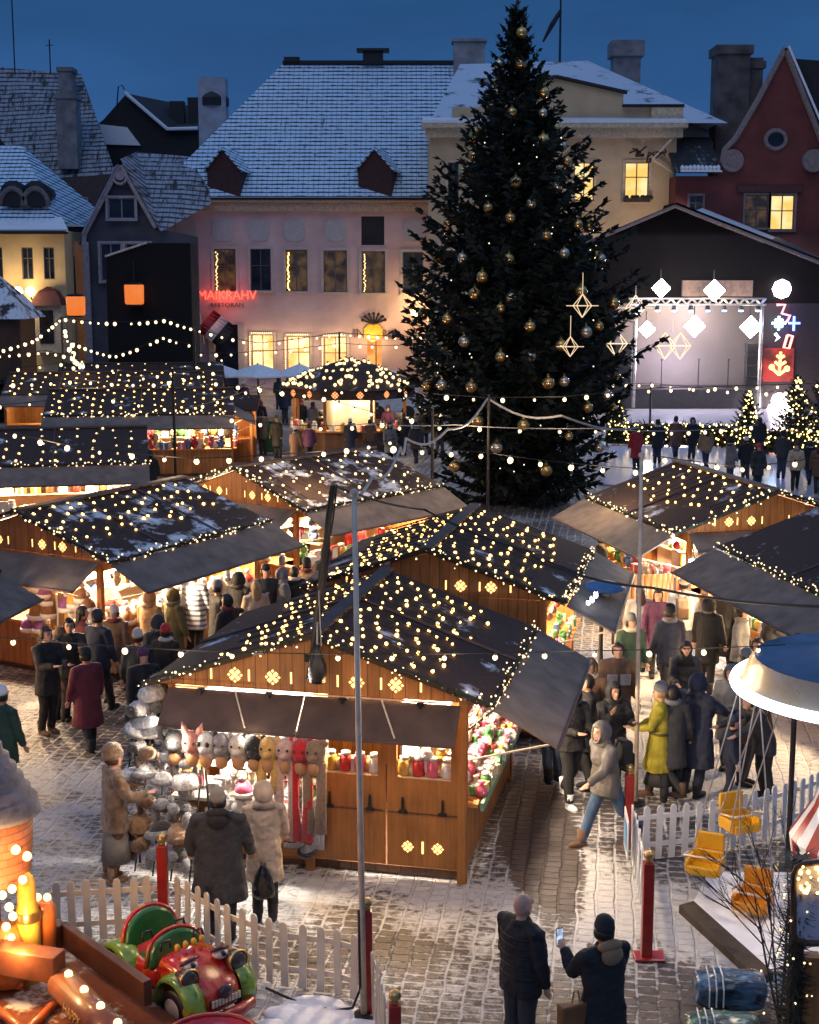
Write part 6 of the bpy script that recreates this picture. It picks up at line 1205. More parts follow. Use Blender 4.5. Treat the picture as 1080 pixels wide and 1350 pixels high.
q=D(58,1215,14.0); o=thing('barrel_ornament','orange barrel ornament topped with bulbs by the fence end','ornament',(q.x,14.0,0)); zz=lambda v:D(0,v,14.).z; s=MB(); s.lathe([(.09,.3),(.13,zz(1215)),(.125,zz(1195)),(.08,zz(1188))],18); s.build('body',mat('barrel_orange',(.60,.16,.03),.3,coat=.5),o,True)
for dx in (-.05,.05): s=MB(); s.ell((dx,-.02,zz(1182)),.042,10,7); s.build('bulb',E_bulb,o,True)
# ================================================================ CHAIR SWING RIDE (right)
def swing():
    c=D(1142,905,15.2); z=c.z; rr=1.40; o=thing('chair_swing_ride','spinning chair-swing ride with white LED rim and blue top','ride',(c.x,15.2,0))
    s=MB(); s.tube([(rr*math.cos(a*PI/32),rr*math.sin(a*PI/32),z) for a in range(64)],.062,8,closed=True); s.build('led_rim',emat('led_rim_white',(.86,.90,1),3.6,True),o,True)
    s=MB(); s.lathe([(rr-.04,z+.04),(rr-.10,z+.09),(rr-.14,z+.22),(rr-.2,z+.30)],48,0,None,False); s.build('rounding_board',splash('gold_scroll',[(.36,.32,.28),(.40,.30,.16),(.42,.22,.05),(.38,.35,.33)],4.5,.35),o,True)
    s=MB(); s.lathe([(rr-.2,z+.30),(rr-.24,z+.26),(.5,z+.34),(.05,z+.40)],48,0,None,False); s.build('top',mat('ride_blue',(.09,.15,.24),.5,var=.35,scale=2),o,True)
    s=MB(); s.lathe([(rr-.07,z-.06),(.4,z-.25)],40,0,None,False); s.build('underside',mat('ride_mauve',(.18,.14,.20),.5),o,True)
    n=28; s=MB(); s2=MB()
    for i in range(n):
        a0=2*PI*i/n; a1=2*PI*(i+1)/n; tg=s if i%2 else s2; prof=((.42,z-.25),(.34,z-.9),(.50,z-1.35),(.74,z-1.75),(.66,z-2.3),(.70,.25))
        for (r0,h0),(r1,h1) in zip(prof,prof[1:]): tg.quad((r0*math.cos(a0),r0*math.sin(a0),h0),(r1*math.cos(a0),r1*math.sin(a0),h1),(r1*math.cos(a1),r1*math.sin(a1),h1),(r0*math.cos(a1),r0*math.sin(a1),h0))
    s.build('column_stripe',M_white,o); s2.build('column_stripe',M_red,o)
    s=MB(); s.lathe([(.95,.02),(.95,.14),(.6,.26)],40); s.build('base',M_snow,o)
    for k in range(2):
        for i in range(7):
            a=R(205+k*22); q=(.47*math.cos(a)*(1+.02*i),.47*math.sin(a),z-.6-.16*i); b=MB(); b.ell(q,.04,8,6); b.build('bulb',emat('white_round_bulb',(.92,.92,1),6),o,True)
    lamp('led_light',(c.x-.9,14.2,z-.45),26,(.82,.86,1),.25); lamp('led_light',(c.x-1.6,15.6,z-.4),20,(.82,.86,1),.25)
    M_y=mat('seat_yellow',(.72,.36,.012),.35,coat=.3,var=.12); M_y2=mat('seat_orange',(.70,.27,.012),.35,coat=.3,var=.12)
    for i,(u,v,zs,rz,m,lab) in enumerate(((930,1148,.42,R(-25),M_y,'nearest yellow swing seat with silver bar'),(975,1092,.62,R(20),M_y,'yellow swing seat farther back over the white fence'),(992,1196,.18,R(-30),M_y2,'orange-yellow swing seat low over the snow'))):
        p=P(u,v,zs); q=thing('swing_seat',lab,'swing seat',p,rz); b=MB(); b.box((0,0,.02),(.36,.30,.05)); b.box((0,.165,.10),(.36,.05,.2)); b.box((-.19,0,.08),(.045,.32,.16)); b.box((.19,0,.08),(.045,.32,.16)); b.box((0,-.165,.05),(.36,.05,.11)); b.build('tub',m,q,bevel=.02); b=MB(); b.box((0,.21,.30),(.34,.05,.22)); b.build('backrest',m,q,bevel=.02)
        b=MB(); b.tube([(-.21,.1,.18),(-.21,-.2,.24),(.21,-.2,.24),(.21,.1,.18)],.014,6); b.build('lap_bar',M_metal,q,True)
        a=math.atan2(p.y-15.2,p.x-c.x); e=Vector((c.x+(rr-.1)*math.cos(a),15.2+(rr-.1)*math.sin(a),z-.02)); Mi=(Matrix.Translation(p)@Matrix.Rotation(rz,4,'Z')).inverted()
        for x,y in ((-.2,.15),(.2,.15)): b=MB(); b.tube([(x,y,.16),Mi@(e+Vector((x*.5,0,0)))],.009,5); b.build('chain',M_wcable,q)
swing()
o=thing('plank_edge','weathered plank edging the snowy ride base','plank',(0,0,0)); s=MB(); a,b=P(905,1190,.1),P(1010,1285,.1); n=Vector((.1,.06,0)); s.slab([a-n,b-n,b+n,a+n],.12); s.build('plank',M_bark,o,bevel=.01); s=MB(); s.slab([a+n+Vector((0,0,-.01)),b+n+Vector((0,0,-.01)),P(1100,1262,.09),P(1100,1150,.09),P(935,1150,.09)],.08); s.build('snow_sheet',M_snow,o)
# wrapped bundles
def film(name,c):
    m,nt,b=nmat(name); N=nt.nodes; L=nt.links; tc=N.new('ShaderNodeTexCoord'); mp=N.new('ShaderNodeMapping'); mp.inputs['Scale'].default_value=(3,9,6); L.new(tc.outputs['Object'],mp.inputs[0]); nz=N.new('ShaderNodeTexNoise'); nz.inputs['Scale'].default_value=1.3; nz.inputs['Detail'].default_value=5; nz.inputs['Distortion'].default_value=.8; L.new(mp.outputs[0],nz.inputs['Vector']); rp=N.new('ShaderNodeValToRGB'); e=rp.color_ramp.elements; e[0].position=.4; e[0].color=(*[x*.12 for x in c],1); e[1].position=.66; e[1].color=(*c,1); L.new(nz.outputs[0],rp.inputs[0]); L.new(rp.outputs[0],b.inputs['Base Color']); b.inputs['Roughness'].default_value=.16; b.inputs['Coat Weight'].default_value=.8; bp=N.new('ShaderNodeBump'); bp.inputs['Strength'].default_value=1.; bp.inputs['Distance'].default_value=.03; L.new(nz.outputs[0],bp.inputs['Height']); L.new(bp.outputs[0],b.inputs['Normal']); return m
for lab,u,v,zb,cc,nm in (('shiny blue-black film-wrapped bundle by the fir-wrapped post',962,1334,.06,(.10,.22,.34),'film_blue'),('shiny green film-wrapped bundle nearest the bottom edge',952,1392,.05,(.10,.26,.16),'film_green')):
    p=P(u,v); o=thing('wrapped_bundle',lab,'bundle',(p.x,p.y,zb),R(-4)); s=MB()
    vs=[];k=16
    for x,r in ((-.37,.12),(-.34,.17),(-.15,.19),(.1,.185),(.3,.18),(.36,.13)):
        for j in range(k): a=2*PI*j/k; vs.append((x,r*1.15*math.copysign(abs(math.cos(a))**.7,math.cos(a)),.19+r*math.copysign(abs(math.sin(a))**.7,math.sin(a))))
    s.add(vs,[(i*k+j,i*k+(j+1)%k,(i+1)*k+(j+1)%k,(i+1)*k+j) for i in range(5) for j in range(k)]+[tuple(range(k-1,-1,-1)),tuple(5*k+j for j in range(k))]); q=s.build('wrap',film(nm,cc),o,True); dm=q.modifiers.new('s','SUBSURF'); dm.levels=2; dm.render_levels=2; tx_=bpy.data.textures.new('crumple','CLOUDS'); tx_.noise_scale=.12; dd=q.modifiers.new('d','DISPLACE'); dd.texture=tx_; dd.strength=.05
    s=MB()
    for x in (-.24,-.17,-.10): s.tube([(x,-.225,.1),(x,-.222,.28),(x,-.1,.385),(x,.1,.385)],.008,4)
    s.build('white_strap',M_white,o)
# fir-wrapped post, white panel and bare sapling
p=P(1040,1400); Yp=p.y; o=thing('decorated_post','dark post wrapped in fir twigs and fairy lights at lower right','post',(p.x+.02,Yp,0)); zz=lambda v:D(0,v,Yp).z; s=MB(); s.tube([(0,0,0),(.0,0,zz(1130))],.075,8); s.build('shaft',M_bark,o); s=MB(); l=MB()
for i in range(900):
    z=zz(1370)+(zz(1125)-zz(1370))*random.random(); a=random.random()*6.28; ln=random.uniform(.08,.2)*(1.9 if zz(1350)<z<zz(1240) and math.cos(a)<0 else 1); d=Vector((math.cos(a),math.sin(a),random.uniform(-.2,.5))).normalized(); b=Vector((.06*math.cos(a),.06*math.sin(a),z)); e=d.cross(Vector((0,0,1)))*.012; s.add([b-e,b+e,b+d*ln],[(0,1,2)])
    if i%30==0: l.ell(b+d*ln*.7,.012,6,4)
s.build('fir_twigs',M_fir,o); q=l.build('fairy_bulbs',E_fairy,o); q['kind']='stuff'
pn=thing('sign_panel','pale rounded panel in dark frame lit by fairy lights','sign',(0,0,0)); Yq=Yp-.12; cs=[D(u,v,Yq) for u,v in ((1046,1242),(1046,1140),(1130,1130),(1130,1245))]; s=MB()
def rrect(c,k):
    a0,a1,a2,a3=c; out=[]
    for p0,pp_,p1 in ((a3,a0,a1),(a0,a1,a2),(a1,a2,a3),(a2,a3,a0)):
        d0=(p0-pp_).normalized()*k; d1=(p1-pp_).normalized()*k; out+=[pp_+d0,pp_+d0*.3+d1*.3,pp_+d1]
    return out
rr_=rrect(cs,.1); s.slab(rr_[::-1],.03); s.build('panel',mat('pale_panel',(.42,.42,.50),.5,var=.1),pn); s=MB(); s.tube([q+Vector((0,-.01,0)) for q in rr_],.03,6,closed=True); s.build('frame',M_wooddk,pn,True); l=MB()
for i in range(26): l.ell(D(1052+random.random()*40,1142+random.random()*38,Yq-.05),.014*random.uniform(.7,1.6),6,4)
q=l.build('fairy_bulbs',E_bulbg,pn); q['kind']='stuff'
s=MB(); a=D(1072,1262,Yp); s.box((a.x,Yp+.05,a.z/2),(.16,.14,a.z)); s.build('stand',M_wood,pn)
o=thing('sapling','bare twiggy sapling behind the fir-wrapped post','tree',(p.x-.02,Yp+.3,0)); s=MB(); rnd=random.Random(5)
def br(p0,d,L,r,k):
    p1=p0+d*L; s.tube([p0,p0+d*L*.5+Vector((rnd.gauss(0,.01),0,0)),p1],[r,r*.8,r*.5],5,0,False)
    if k:
        for j in range(4): t=rnd.uniform(.3,1); br(p0+d*L*t,(d+Vector((rnd.gauss(-.12,.4),rnd.gauss(0,.35),rnd.uniform(-.05,.25)))).normalized(),L*rnd.uniform(.4,.65),r*.55,k-1)
for dx in (-.22,-.12,.02): br(Vector((0,0,.2)),Vector((dx,0,1)).normalized(),zz(1160)*.75,.014,3)
s.build('branches',M_bark,o)
# ================================================================ HAT BOOTH GOODS
FUR={'white':(.74,.71,.67),'grey':(.25,.25,.26),'brown':(.16,.08,.04),'black':(.02,.018,.018),'tan':(.42,.26,.13),'silver':(.36,.36,.37)}
def fur(k): return mat('fur_'+k,FUR[k],.9,var=.45,scale=22,bump=1.,bscale=60,sheen=.5)
_h={}
def furhat(k,style):
    if (k,style) in _h: return _h[(k,style)]
    b=MB(); k2={'white':'grey','grey':'white','brown':'tan','black':'grey','tan':'brown','silver':'black'}[k]
    if style==0: b.ell((0,0,.06),(.125,.14,.10),14,9); b.tube([(.14*math.cos(a*PI/8),.155*math.sin(a*PI/8),.02) for a in range(16)],.045,8,1,closed=True)
    elif style==1: b.ell((0,0,.06),(.12,.14,.10),14,9); b.ell((0,-.12,.07),(.10,.05,.07),10,6,1); b.ell((-.13,0,-.05),(.04,.08,.11),8,6,1); b.ell((.13,0,-.05),(.04,.08,.11),8,6,1)
    else: b.lathe([(.14,-.02),(.16,.0),(.15,.09),(.12,.14),(.03,.16)],14); b.ell((0,.02,-.08),(.11,.09,.10),10,6,1)
    rr=random.Random(style*9+len(k)); n0=len(b.v); src=[(Vector(b.v[rr.randrange(n0)]),) for _ in range(150)]
    for (p_,) in src:
        d=(p_-Vector((0,0,.02))).normalized(); d=(d+Vector((rr.gauss(0,.4),rr.gauss(0,.4),rr.gauss(-.15,.4)))).normalized(); e=d.cross(Vector((rr.gauss(0,1),rr.gauss(0,1),rr.gauss(0,1)))).normalized()*.006; q_=p_+Vector((rr.gauss(0,.012),rr.gauss(0,.012),rr.gauss(0,.012))); b.add([q_-e,q_+e,q_+d*rr.uniform(.012,.028)],[(0,1,2)],0)
    me=smooth(b.mesh('fur_hat',[fur(k),fur(k2)])); _h[(k,style)]=me; return me
def put_hat(p,k,st,where,s=1.,rz=0.):
    o=bpy.data.objects.new('fur_hat',furhat(k,st)); COL.objects.link(o); o.location=p; o.rotation_euler=(random.uniform(-.3,.2),random.uniform(-.2,.2),rz); o.scale=(s,)*3; return tag(o,f'{k} fur {["hat with rolled brim","hat with ear flaps","tall hat with veil"][st]} {where}','hat','fur hats of the nearest stall')
a,b=Vector((-3.72,17.35,0)),Vector((-2.72,16.75,0)); rk=thing('hat_rack','black wire rack crowded with fur hats left of booth','rack',a); s=MB(); d=b-a; up=Vector((.1,.28,1))
for t in (0,.25,.5,.75,1): s.tube([d*t,d*t+up*1.75],.012,5)
for z in (.3,.6,.9,1.2,1.5,1.75): s.tube([up*z,d+up*z],.01,5)
for t in (0,1): s.tube([d*t+up*1.6,d*t+Vector((.2,.75,0))],.014,5)
s.build('wire_frame',M_black,rk)
hk=['white','white','brown','black','silver','tan','white','black']
for r_ in range(6):
    for i in range(4):
        p=a+d*((i+.5+random.uniform(-.22,.22))/4)+up*(.34+.275*r_+random.uniform(-.06,.06))+Vector((-.05,-.14,0)); put_hat(p,(hk if r_>2 else ['brown','tan','white','black','black','tan','white','black'])[(r_*3+i*5+r_*i)%8],[1,0,1,2,1,0][(r_+i*2)%6],'on the wire rack',random.uniform(.85,1.15),VS+random.uniform(-.5,.5))
# hats heaped along the left side of the booth
for i in range(15):
    t=i/14; p=S1.M@Vector((-S1.W/2-.34-.12*(i%2),-.25+t*2.6,1.78+.16*((i*7)%3)-.05)); put_hat(p,['grey','silver','white','black','brown','tan','white','grey','black','silver','grey','white','tan','black','white'][i],[0,1,2,0,1][i%5],'hung along the left eave of the booth',1.15,VS+random.uniform(-.6,.6))
s=MB(); s.tube([S1.M@Vector((-S1.W/2-.4,-.3,1.75)),S1.M@Vector((-S1.W/2-.4,2.5,1.75))],.015,5); s.tube([S1.M@Vector((-S1.W/2-.4,-.3,0)),S1.M@Vector((-S1.W/2-.4,-.3,1.75))],.015,5); s.tube([S1.M@Vector((-S1.W/2-.4,2.5,0)),S1.M@Vector((-S1.W/2-.4,2.5,1.75))],.015,5); tag(s.build('rail',M_black),'black hanging rail along left side of the booth','rail').name='clothes_rail'
AN={'pink':(.55,.22,.17),'panda':(.65,.62,.58),'raccoon':(.22,.20,.20),'pale':(.60,.52,.42),'black':(.015,.014,.014),'yellow':(.60,.36,.10),'blush':(.52,.33,.27),'red':(.50,.012,.014),'brown':(.24,.15,.09)}
M_head=mat('wooden_head_form',(.55,.28,.12),.5)
for i,(x,k,lab,lg) in enumerate(((-1.62,'black','black round animal hat at left of the row',0),(-1.40,'pink','pink pointed plush animal hat',0),(-1.22,'panda','white panda hat with dark eye patches',0),(-1.02,'raccoon','grey raccoon hat with striped face',0),(-.80,'pale','pale dog hat with button eyes',0),(-.60,'black','black plush cat hat beside the pale dog hat',0),(-.42,'yellow','yellow long-eared plush hood',.35),(-.20,'blush','blush plush hood with long scarf tails',.85),(-.01,'red','bright red plush hood with long scarf tails',.85),(.16,'brown','shaggy brown plush hood with scarf tails',.75))):
    p=S1.M@Vector((x,-.60,1.72)); o=thing('animal_hat',lab,'hat',p,VS); o.scale=(1.18,)*3; m=mat('plush_'+k,AN[k],.95,var=.2,scale=25,bump=.7,bscale=70,sheen=.4); dk=M_black if k in('panda','pale','blush','yellow') else mat('plush_dark',(.05,.04,.04),.9)
    b=MB(); b.ell((0,0,.04),(.115,.115,.125),14,10); b.ell((0,-.10,.0),(.05,.04,.04),8,6)
    b.ell((0,.02,-.07),(.10,.09,.10),12,8); b.build('hood',m,o,True)
    for sx_ in (-1,1):
        b=MB(); 
        if k=='pink': b.lathe([(.05,0),(.03,.09),(.002,.16)],8,0,Matrix.Translation((sx_*.06,0,.11))@Matrix.Rotation(sx_*.35,4,'Y'))
        else: b.ell((sx_*.10,0,.13),(.045,.025,.045),8,6)
        b.build('ear',dk if k=='panda' else m,o,True); b=MB(); b.ell((sx_*.045,-.105,.06),(.026 if k=='panda' else .014,.014,.03 if k=='panda' else .014),8,6); b.build('eye',dk,o,True)
        if lg: b=MB(); b.tube([(sx_*.07,-.01,-.08),(sx_*.075,-.03,-.08-lg*.5),(sx_*.06,-.02,-.08-lg)],[.055,.05,.065],8,0,True,[(1.1,.6)]*3); b.build('scarf_tail',m,o,True)
    b=MB(); b.ell((0,-.015,-.13),(.07,.075,.09),10,8); b.build('head_form',M_head,o,True)
for i in range(14):
    x=-.14+.14*(i%2); p=S1.M@Vector((x-.08,-.16-.10*(i%3==0),1.78-.115*i)); k=['white','pink','tan','grey','silver','grey','white','green','white','grey','tan','white','black','silver'][i]
    if k in('pink','green'): ware('knit_hat',k,'on the booth corner post',p,VS,1.1)
    else: put_hat(p,k,0,'strung on the booth corner post',.72,VS)
for i,cn in enumerate(('red','white','pink','red','white')): ware('scarf',cn,'hung low on the booth corner post',S1.M@Vector((-.32+.09*i,-.17,.95)),VS,1.)
for i in range(16): ware(random.choice(['mitten','plush_toy','knit_hat','picture_card','gift_box']),random.choice(['white','cream','white','red','grey','pink']),'on the white-lit hat counter',S1.M@Vector((-1.75+1.55*random.random(),-.12+.4*random.random(),.95)),VS,1.1)
for i in range(14): ware(random.choice(['mitten','scarf','knit_hat']),random.choice(['white','cream','white','grey','red']),'on the bright back wall of the hat booth',S1.M@Vector((-1.7+1.5*random.random(),.86,1.25+.7*random.random())),VS,1.1)
for i in range(7): ware(random.choice(['knit_hat','mitten','scarf']),random.choice(['white','grey','red','white']),'hung below the hat counter',S1.M@Vector((-1.7+1.5*(i+.5)/7,-.16,.72)),VS,1.2)
# ================================================================ PEOPLE
CC={'black':(.014,.014,.016),'charcoal':(.035,.036,.04),'navy':(.018,.024,.05),'midgrey':(.12,.11,.105),'grey':(.16,.16,.165),'lightgrey':(.34,.34,.35),'beige':(.50,.38,.27),'cream':(.58,.50,.40),'white':(.68,.67,.66),'olive':(.10,.085,.035),'mustard':(.36,.30,.025),'brown':(.13,.07,.04),'tan':(.28,.17,.09),'red':(.45,.03,.025),'denim':(.05,.10,.19),'darkdenim':(.022,.035,.07),'green':(.03,.07,.045),'plum':(.10,.03,.08),'pink':(.62,.06,.22),'stone':(.22,.20,.17),'striped':(.5,.53,.6),'burgundy':(.13,.02,.03),'blue':(.07,.13,.3)}
def cloth(c,puff=False):
    if c=='fur': return mat('cloth_brown_fur',(.20,.115,.06),.95,var=.6,scale=9,bump=1.,bscale=55,sheen=.5)
    if c=='striped':
        if 'cloth_striped' in MATS: return MATS['cloth_striped']
        m,nt,b=nmat('cloth_striped'); N=nt.nodes; L=nt.links; tc=N.new('ShaderNodeTexCoord'); wv=N.new('ShaderNodeTexWave'); wv.bands_direction='Z'; wv.inputs['Scale'].default_value=3.2; wv.inputs['Distortion'].default_value=.6; L.new(tc.outputs['Object'],wv.inputs[0]); rp=N.new('ShaderNodeValToRGB'); rp.color_ramp.elements[0].position=.35; rp.color_ramp.elements[0].color=(.12,.16,.28,1); rp.color_ramp.elements[1].position=.55; rp.color_ramp.elements[1].color=(.62,.64,.68,1); L.new(wv.outputs[0],rp.inputs[0]); L.new(rp.outputs[0],b.inputs['Base Color']); b.inputs['Roughness'].default_value=.5; MATS['cloth_striped']=m; return m
    return mat('cloth_'+c,CC[c],.8,var=.3,scale=5,bump=.35,bscale=16)
SKIN=[mat('skin_fair',(.60,.33,.22),.5,var=.12,scale=8),mat('skin_olive',(.38,.20,.125),.5,var=.12,scale=8)]
HAIR={'dark':mat('hair_dark',(.016,.012,.010),.5,var=.4,scale=30,stretch=(1,1,.15)),'brown':mat('hair_brown',(.07,.035,.018),.5,var=.4,scale=30,stretch=(1,1,.15)),'blond':mat('hair_blond',(.32,.20,.09),.5,var=.35,scale=30,stretch=(1,1,.15))}
def skinned(o,vox,sm=3,disp=0.):
    r=o.modifiers.new('remesh','REMESH'); r.mode='VOXEL'; r.voxel_size=vox; r.use_smooth_shade=True
    s=o.modifiers.new('smooth','SMOOTH'); s.iterations=sm; s.factor=.5
    if disp:
        if 'folds' not in bpy.data.textures:
            t=bpy.data.textures.new('folds','CLOUDS'); t.noise_scale=.11; t.noise_depth=2
        d=o.modifiers.new('folds','DISPLACE'); d.texture=bpy.data.textures['folds']; d.strength=disp; d.mid_level=.5; d.texture_coords='OBJECT' if False else 'LOCAL'
def person(label,pos,ang,h=1.72,coat='black',clen=.80,legs='black',boots='black',head='hair_short',hc='black',hair='dark',stride=0.,armL=(8,8,12,0),armR=(8,12,12,0),lean=0.,near=1,skin=0,hood_down=None,scarf=None,girth=1.,skirt=None,puff=False,belt=None,sit=False,turn=0.,shoe=None):
    """upright figure facing +y before turning; arms are (forward pitch, elbow bend, splay, inward)"""
    k=h/1.75; t=thing('person',label,'person',pos,R(ang-90)); t.scale=(k,k,k); t.rotation_euler.x=-R(lean)*0
    vox=(.026,.017,.013)[near] if near<3 else .011; G=girth
    hipz=.92; ph={1:stride,-1:-stride}; J={}
    for s in (1,-1):
        p=R(ph[s]); kn=Vector((.085*s*G,.43*math.sin(p),hipz-.42*math.cos(p))); bk=R(12 if stride==0 else (4 if ph[s]>0 else 26)); an=kn+Vector((.005*s,.41*math.sin(p-bk)*1,-.41*math.cos(p-bk))); J['h',s]=Vector((.085*s*G,0,hipz)); J['k',s]=kn; J['a',s]=an
    dz=min(J['a',1].z,J['a',-1].z)-.085
    ln=R(lean); 
    def up(v): # bend of the upper body forward about the hips
        v=Vector(v); q=v-Vector((0,0,.95)); return Vector((q.x,q.y*math.cos(ln)+q.z*math.sin(ln),.95+q.z*math.cos(ln)-q.y*math.sin(ln)))
    arms={}
    for s,(pt,eb,sp,inw) in ((1,armR),(-1,armL)):
        sh=up((.185*s*G,0,1.42)); p,e,q=R(pt),R(pt+eb),R(sp); u=Vector((s*math.sin(q),math.sin(p)*math.cos(q),-math.cos(p)*math.cos(q))); el=sh+u*.29; f=Vector((s*math.sin(q)*.5-s*inw,math.sin(e),-math.cos(e))).normalized(); wr=el+f*.25; arms[s]=(sh,el,wr,f)
    def body_shapes():
        b=MB(); b.tube([up(p) for p in ((0,0,.88),(0,0,1.08),(0,.01,1.28),(0,0,1.42),(0,0,1.47))],[.13,.12,.135,.13,.06],12,0,True,[(1.2*G,.8),(1.1*G,.75),(1.2*G,.8),(1.15*G,.65),(1,1)])
        b.tube([up((0,-.01,1.42)),up((0,.01,1.56))],[.055,.05],10)
        for s in (1,-1):
            sh,el,wr,f=arms[s]; b.tube([up((.10*s,0,1.42)),sh,el,wr],[.06,.052,.042,.028],10); b.tube([J['h',s]+Vector((0,0,.02)),J['k',s],J['a',s],J['a',s]-Vector((0,0,.05))],[.085,.055,.04,.035],10); b.ell(J['a',s]+Vector((0,.05,-.055)),(.04,.11,.03),8,6)
            # hand: palm, four fingers of unequal length curling a little, thumb from the side
            sd=f.cross(Vector((0,0,1)) if abs(f.z)<.9 else Vector((0,1,0))).normalized(); nr=sd.cross(f).normalized(); b.tube([wr,wr+f*.04,wr+f*.09],[.027,.036,.034],8,0,True,[(1,.6)]*3)
            if near>=1:
                for i,(o_,L) in enumerate(((-.028,.060),(-.010,.074),(.010,.070),(.027,.052))):
                    a=wr+f*.085+sd*o_; m=a+f*L*.5+sd*o_*.15; b.tube([a-f*.02,m,m+(f*.8+nr*.5).normalized()*L*.5],[.0115,.0105,.008],6)
                a=wr+f*.03+sd*.03*s; b.tube([a,a+(f*.6+sd*.7*s).normalized()*.035,a+(f*.85+sd*.5*s).normalized()*.065],[.013,.012,.009],6)
        hd=up((0,.015,1.63)); H=lambda x,y,z: hd+Vector((x,y,z))
        b.ell(hd,(.076,.096,.112),14,10); b.ell(H(0,.03,-.065),(.056,.064,.055),10,8)
        if near>=1:
            b.ell(H(0,.098,-.012),(.013,.022,.026),8,6); b.ell(H(0,.088,-.062),(.026,.016,.010),8,5); b.ell(H(0,.085,-.095),(.022,.018,.016),8,5)
            for s in (1,-1): b.ell(H(.078*s,-.005,-.01),(.012,.024,.032),8,6); b.ell(H(.03*s,.085,.028),(.026,.016,.010),8,5)
        return b,hd
    b,hd=body_shapes(); bo=b.build('body',SKIN[skin],t); skinned(bo,vox,2); bo.location.z=-dz
    off=Vector((0,0,-dz)); H=lambda x,y,z: hd+Vector((x,y,z))
    if near>=2:
        for s in (1,-1): q=MB(); q.ell(H(.031*s,.089,.010),(.013,.010,.008),8,6); q.build('eye',mat('eye_dark',(.02,.015,.012),.2),t,True,loc=off); q=MB(); q.tube([H(.014*s,.100,.032),H(.03*s,.099,.037),H(.05*s,.086,.031)],.005,5); q.build('eyebrow',HAIR[hair],t,True,loc=off)
        q=MB(); q.tube([H(-.024,.094,-.060),H(0,.103,-.059),H(.024,.094,-.060)],.006,6); q.build('lips',mat('lips',(.30,.10,.08),.5),t,True,loc=off)
    # legs
    q=MB(); q.ell((0,0,hipz+.02),(.16*G,.125,.13),12,8)
    for s in (1,-1): q.tube([J['h',s]+Vector((0,0,.05)),J['k',s],J['a',s]+Vector((0,0,.0))],[.112,.080,.066],10)
    o=q.build('trousers',cloth(legs),t,loc=off); skinned(o,vox*1.15,3,.02)
    for s in (1,-1):
        q=MB(); a=J['a',s]; q.tube([a+Vector((0,0,.14)),a+Vector((0,0,.0)),a+Vector((0,.0,-.04))],[.066,.060,.055],10); q.ell(a+Vector((0,.06,-.05)),(.052,.145,.045),10,7); q.ell(a+Vector((0,.06,-.077)),(.055,.15,.014),10,4); q.build('boot',cloth(shoe or boots),t,True,loc=off)
    # coat with sleeves and skirt
    q=MB(); zb=.95-(clen-.45)*.9; fl=1.+max(0,clen-.6)*.55
    P0=[(0,0,1.49),(0,0,1.43),(0,.01,1.28),(0,.0,1.10),(0,0,.95)]; Rd=[.085,.165,.185,.175,.185]; Fl=[(1,.9),(1.22*G,.74),(1.15*G,.85),(1.1*G,.84),(1.12*G,.85)]
    pts=[up(p) for p in P0]
    if zb<.93:
        for i in range(1,4): z=.95-(.95-zb)*i/3; pts.append(Vector((0,.03*math.sin(R(stride))*i,z))); Rd.append(.185*(1+(fl-1)*i/3)); Fl.append((1.10*G,.88+.05*(abs(stride)>0)*i))
    q.tube(pts,Rd,16,0,True,Fl)
    for s in (1,-1):
        sh,el,wr,f=arms[s]; q.tube([up((.09*s,0,1.43)),sh,sh.lerp(el,.5),el,el.lerp(wr,.5),wr],[.085,.088,.080,.070,.064,.052],12)
    q.tube([up((.075*math.cos(a*PI/6)*1.1,.07*math.sin(a*PI/6)-.0,1.485+.01*math.sin(a*PI/6))) for a in range(12)],.030,8,closed=True)
    o=q.build('coat',cloth(coat),t,loc=off); skinned(o,vox*1.15,3,.04 if near>=2 else .022)
    if puff:
        q=MB()
        for z in (1.0,1.1,1.2,1.3,1.38): c=up((0,.0,z)); q.tube([c+Vector((.208*G*math.cos(a*PI/12)*(1 if z<1.3 else .97),.155*math.sin(a*PI/12),0)) for a in range(24)],.006,5,closed=True)
        q.build('quilting_seam',M_black,o,True)
    if belt: q=MB(); q.tube([(.21*G*math.cos(a*PI/12),.16*math.sin(a*PI/12),1.05) for a in range(24)],.018,6,closed=True); q.build('belt',cloth(belt),t,True,loc=off)
    if skirt: q=MB(); q.lathe([(.12,zb+.06),(.17,zb-.10),(.20,max(.26,zb-.42)),(.19,max(.26,zb-.42)),(.10,zb+.05)],18,0,Matrix.Diagonal((1.1,.95+.2*(abs(stride)>5),1,1))); o=q.build('skirt',cloth(skirt),t,True,loc=off)
    if scarf: q=MB(); q.tube([up((.095*math.cos(a*PI/6),.09*math.sin(a*PI/6)+.01,1.51)) for a in range(12)],.042,8,closed=True); q.build('scarf',cloth(scarf),t,True,loc=off)
    hcM=cloth(hc) if hc in CC or hc=='fur' else HAIR[hair]
    def cap(parent,m,rx,ry,rz,c,cut,name):
        q=MB(); q.ell((0,0,0),(rx,ry,rz),18,12); keep=[f for f in q.f if not cut(sum((Vector(q.v[i]) for i in f),Vector())/len(f))]; q.f=keep; q.m=[0]*len(keep); o=q.build(name,m,parent,True,loc=off+c); sf=o.modifiers.new('t','SOLIDIFY'); sf.thickness=.014; sf.offset=1; return o
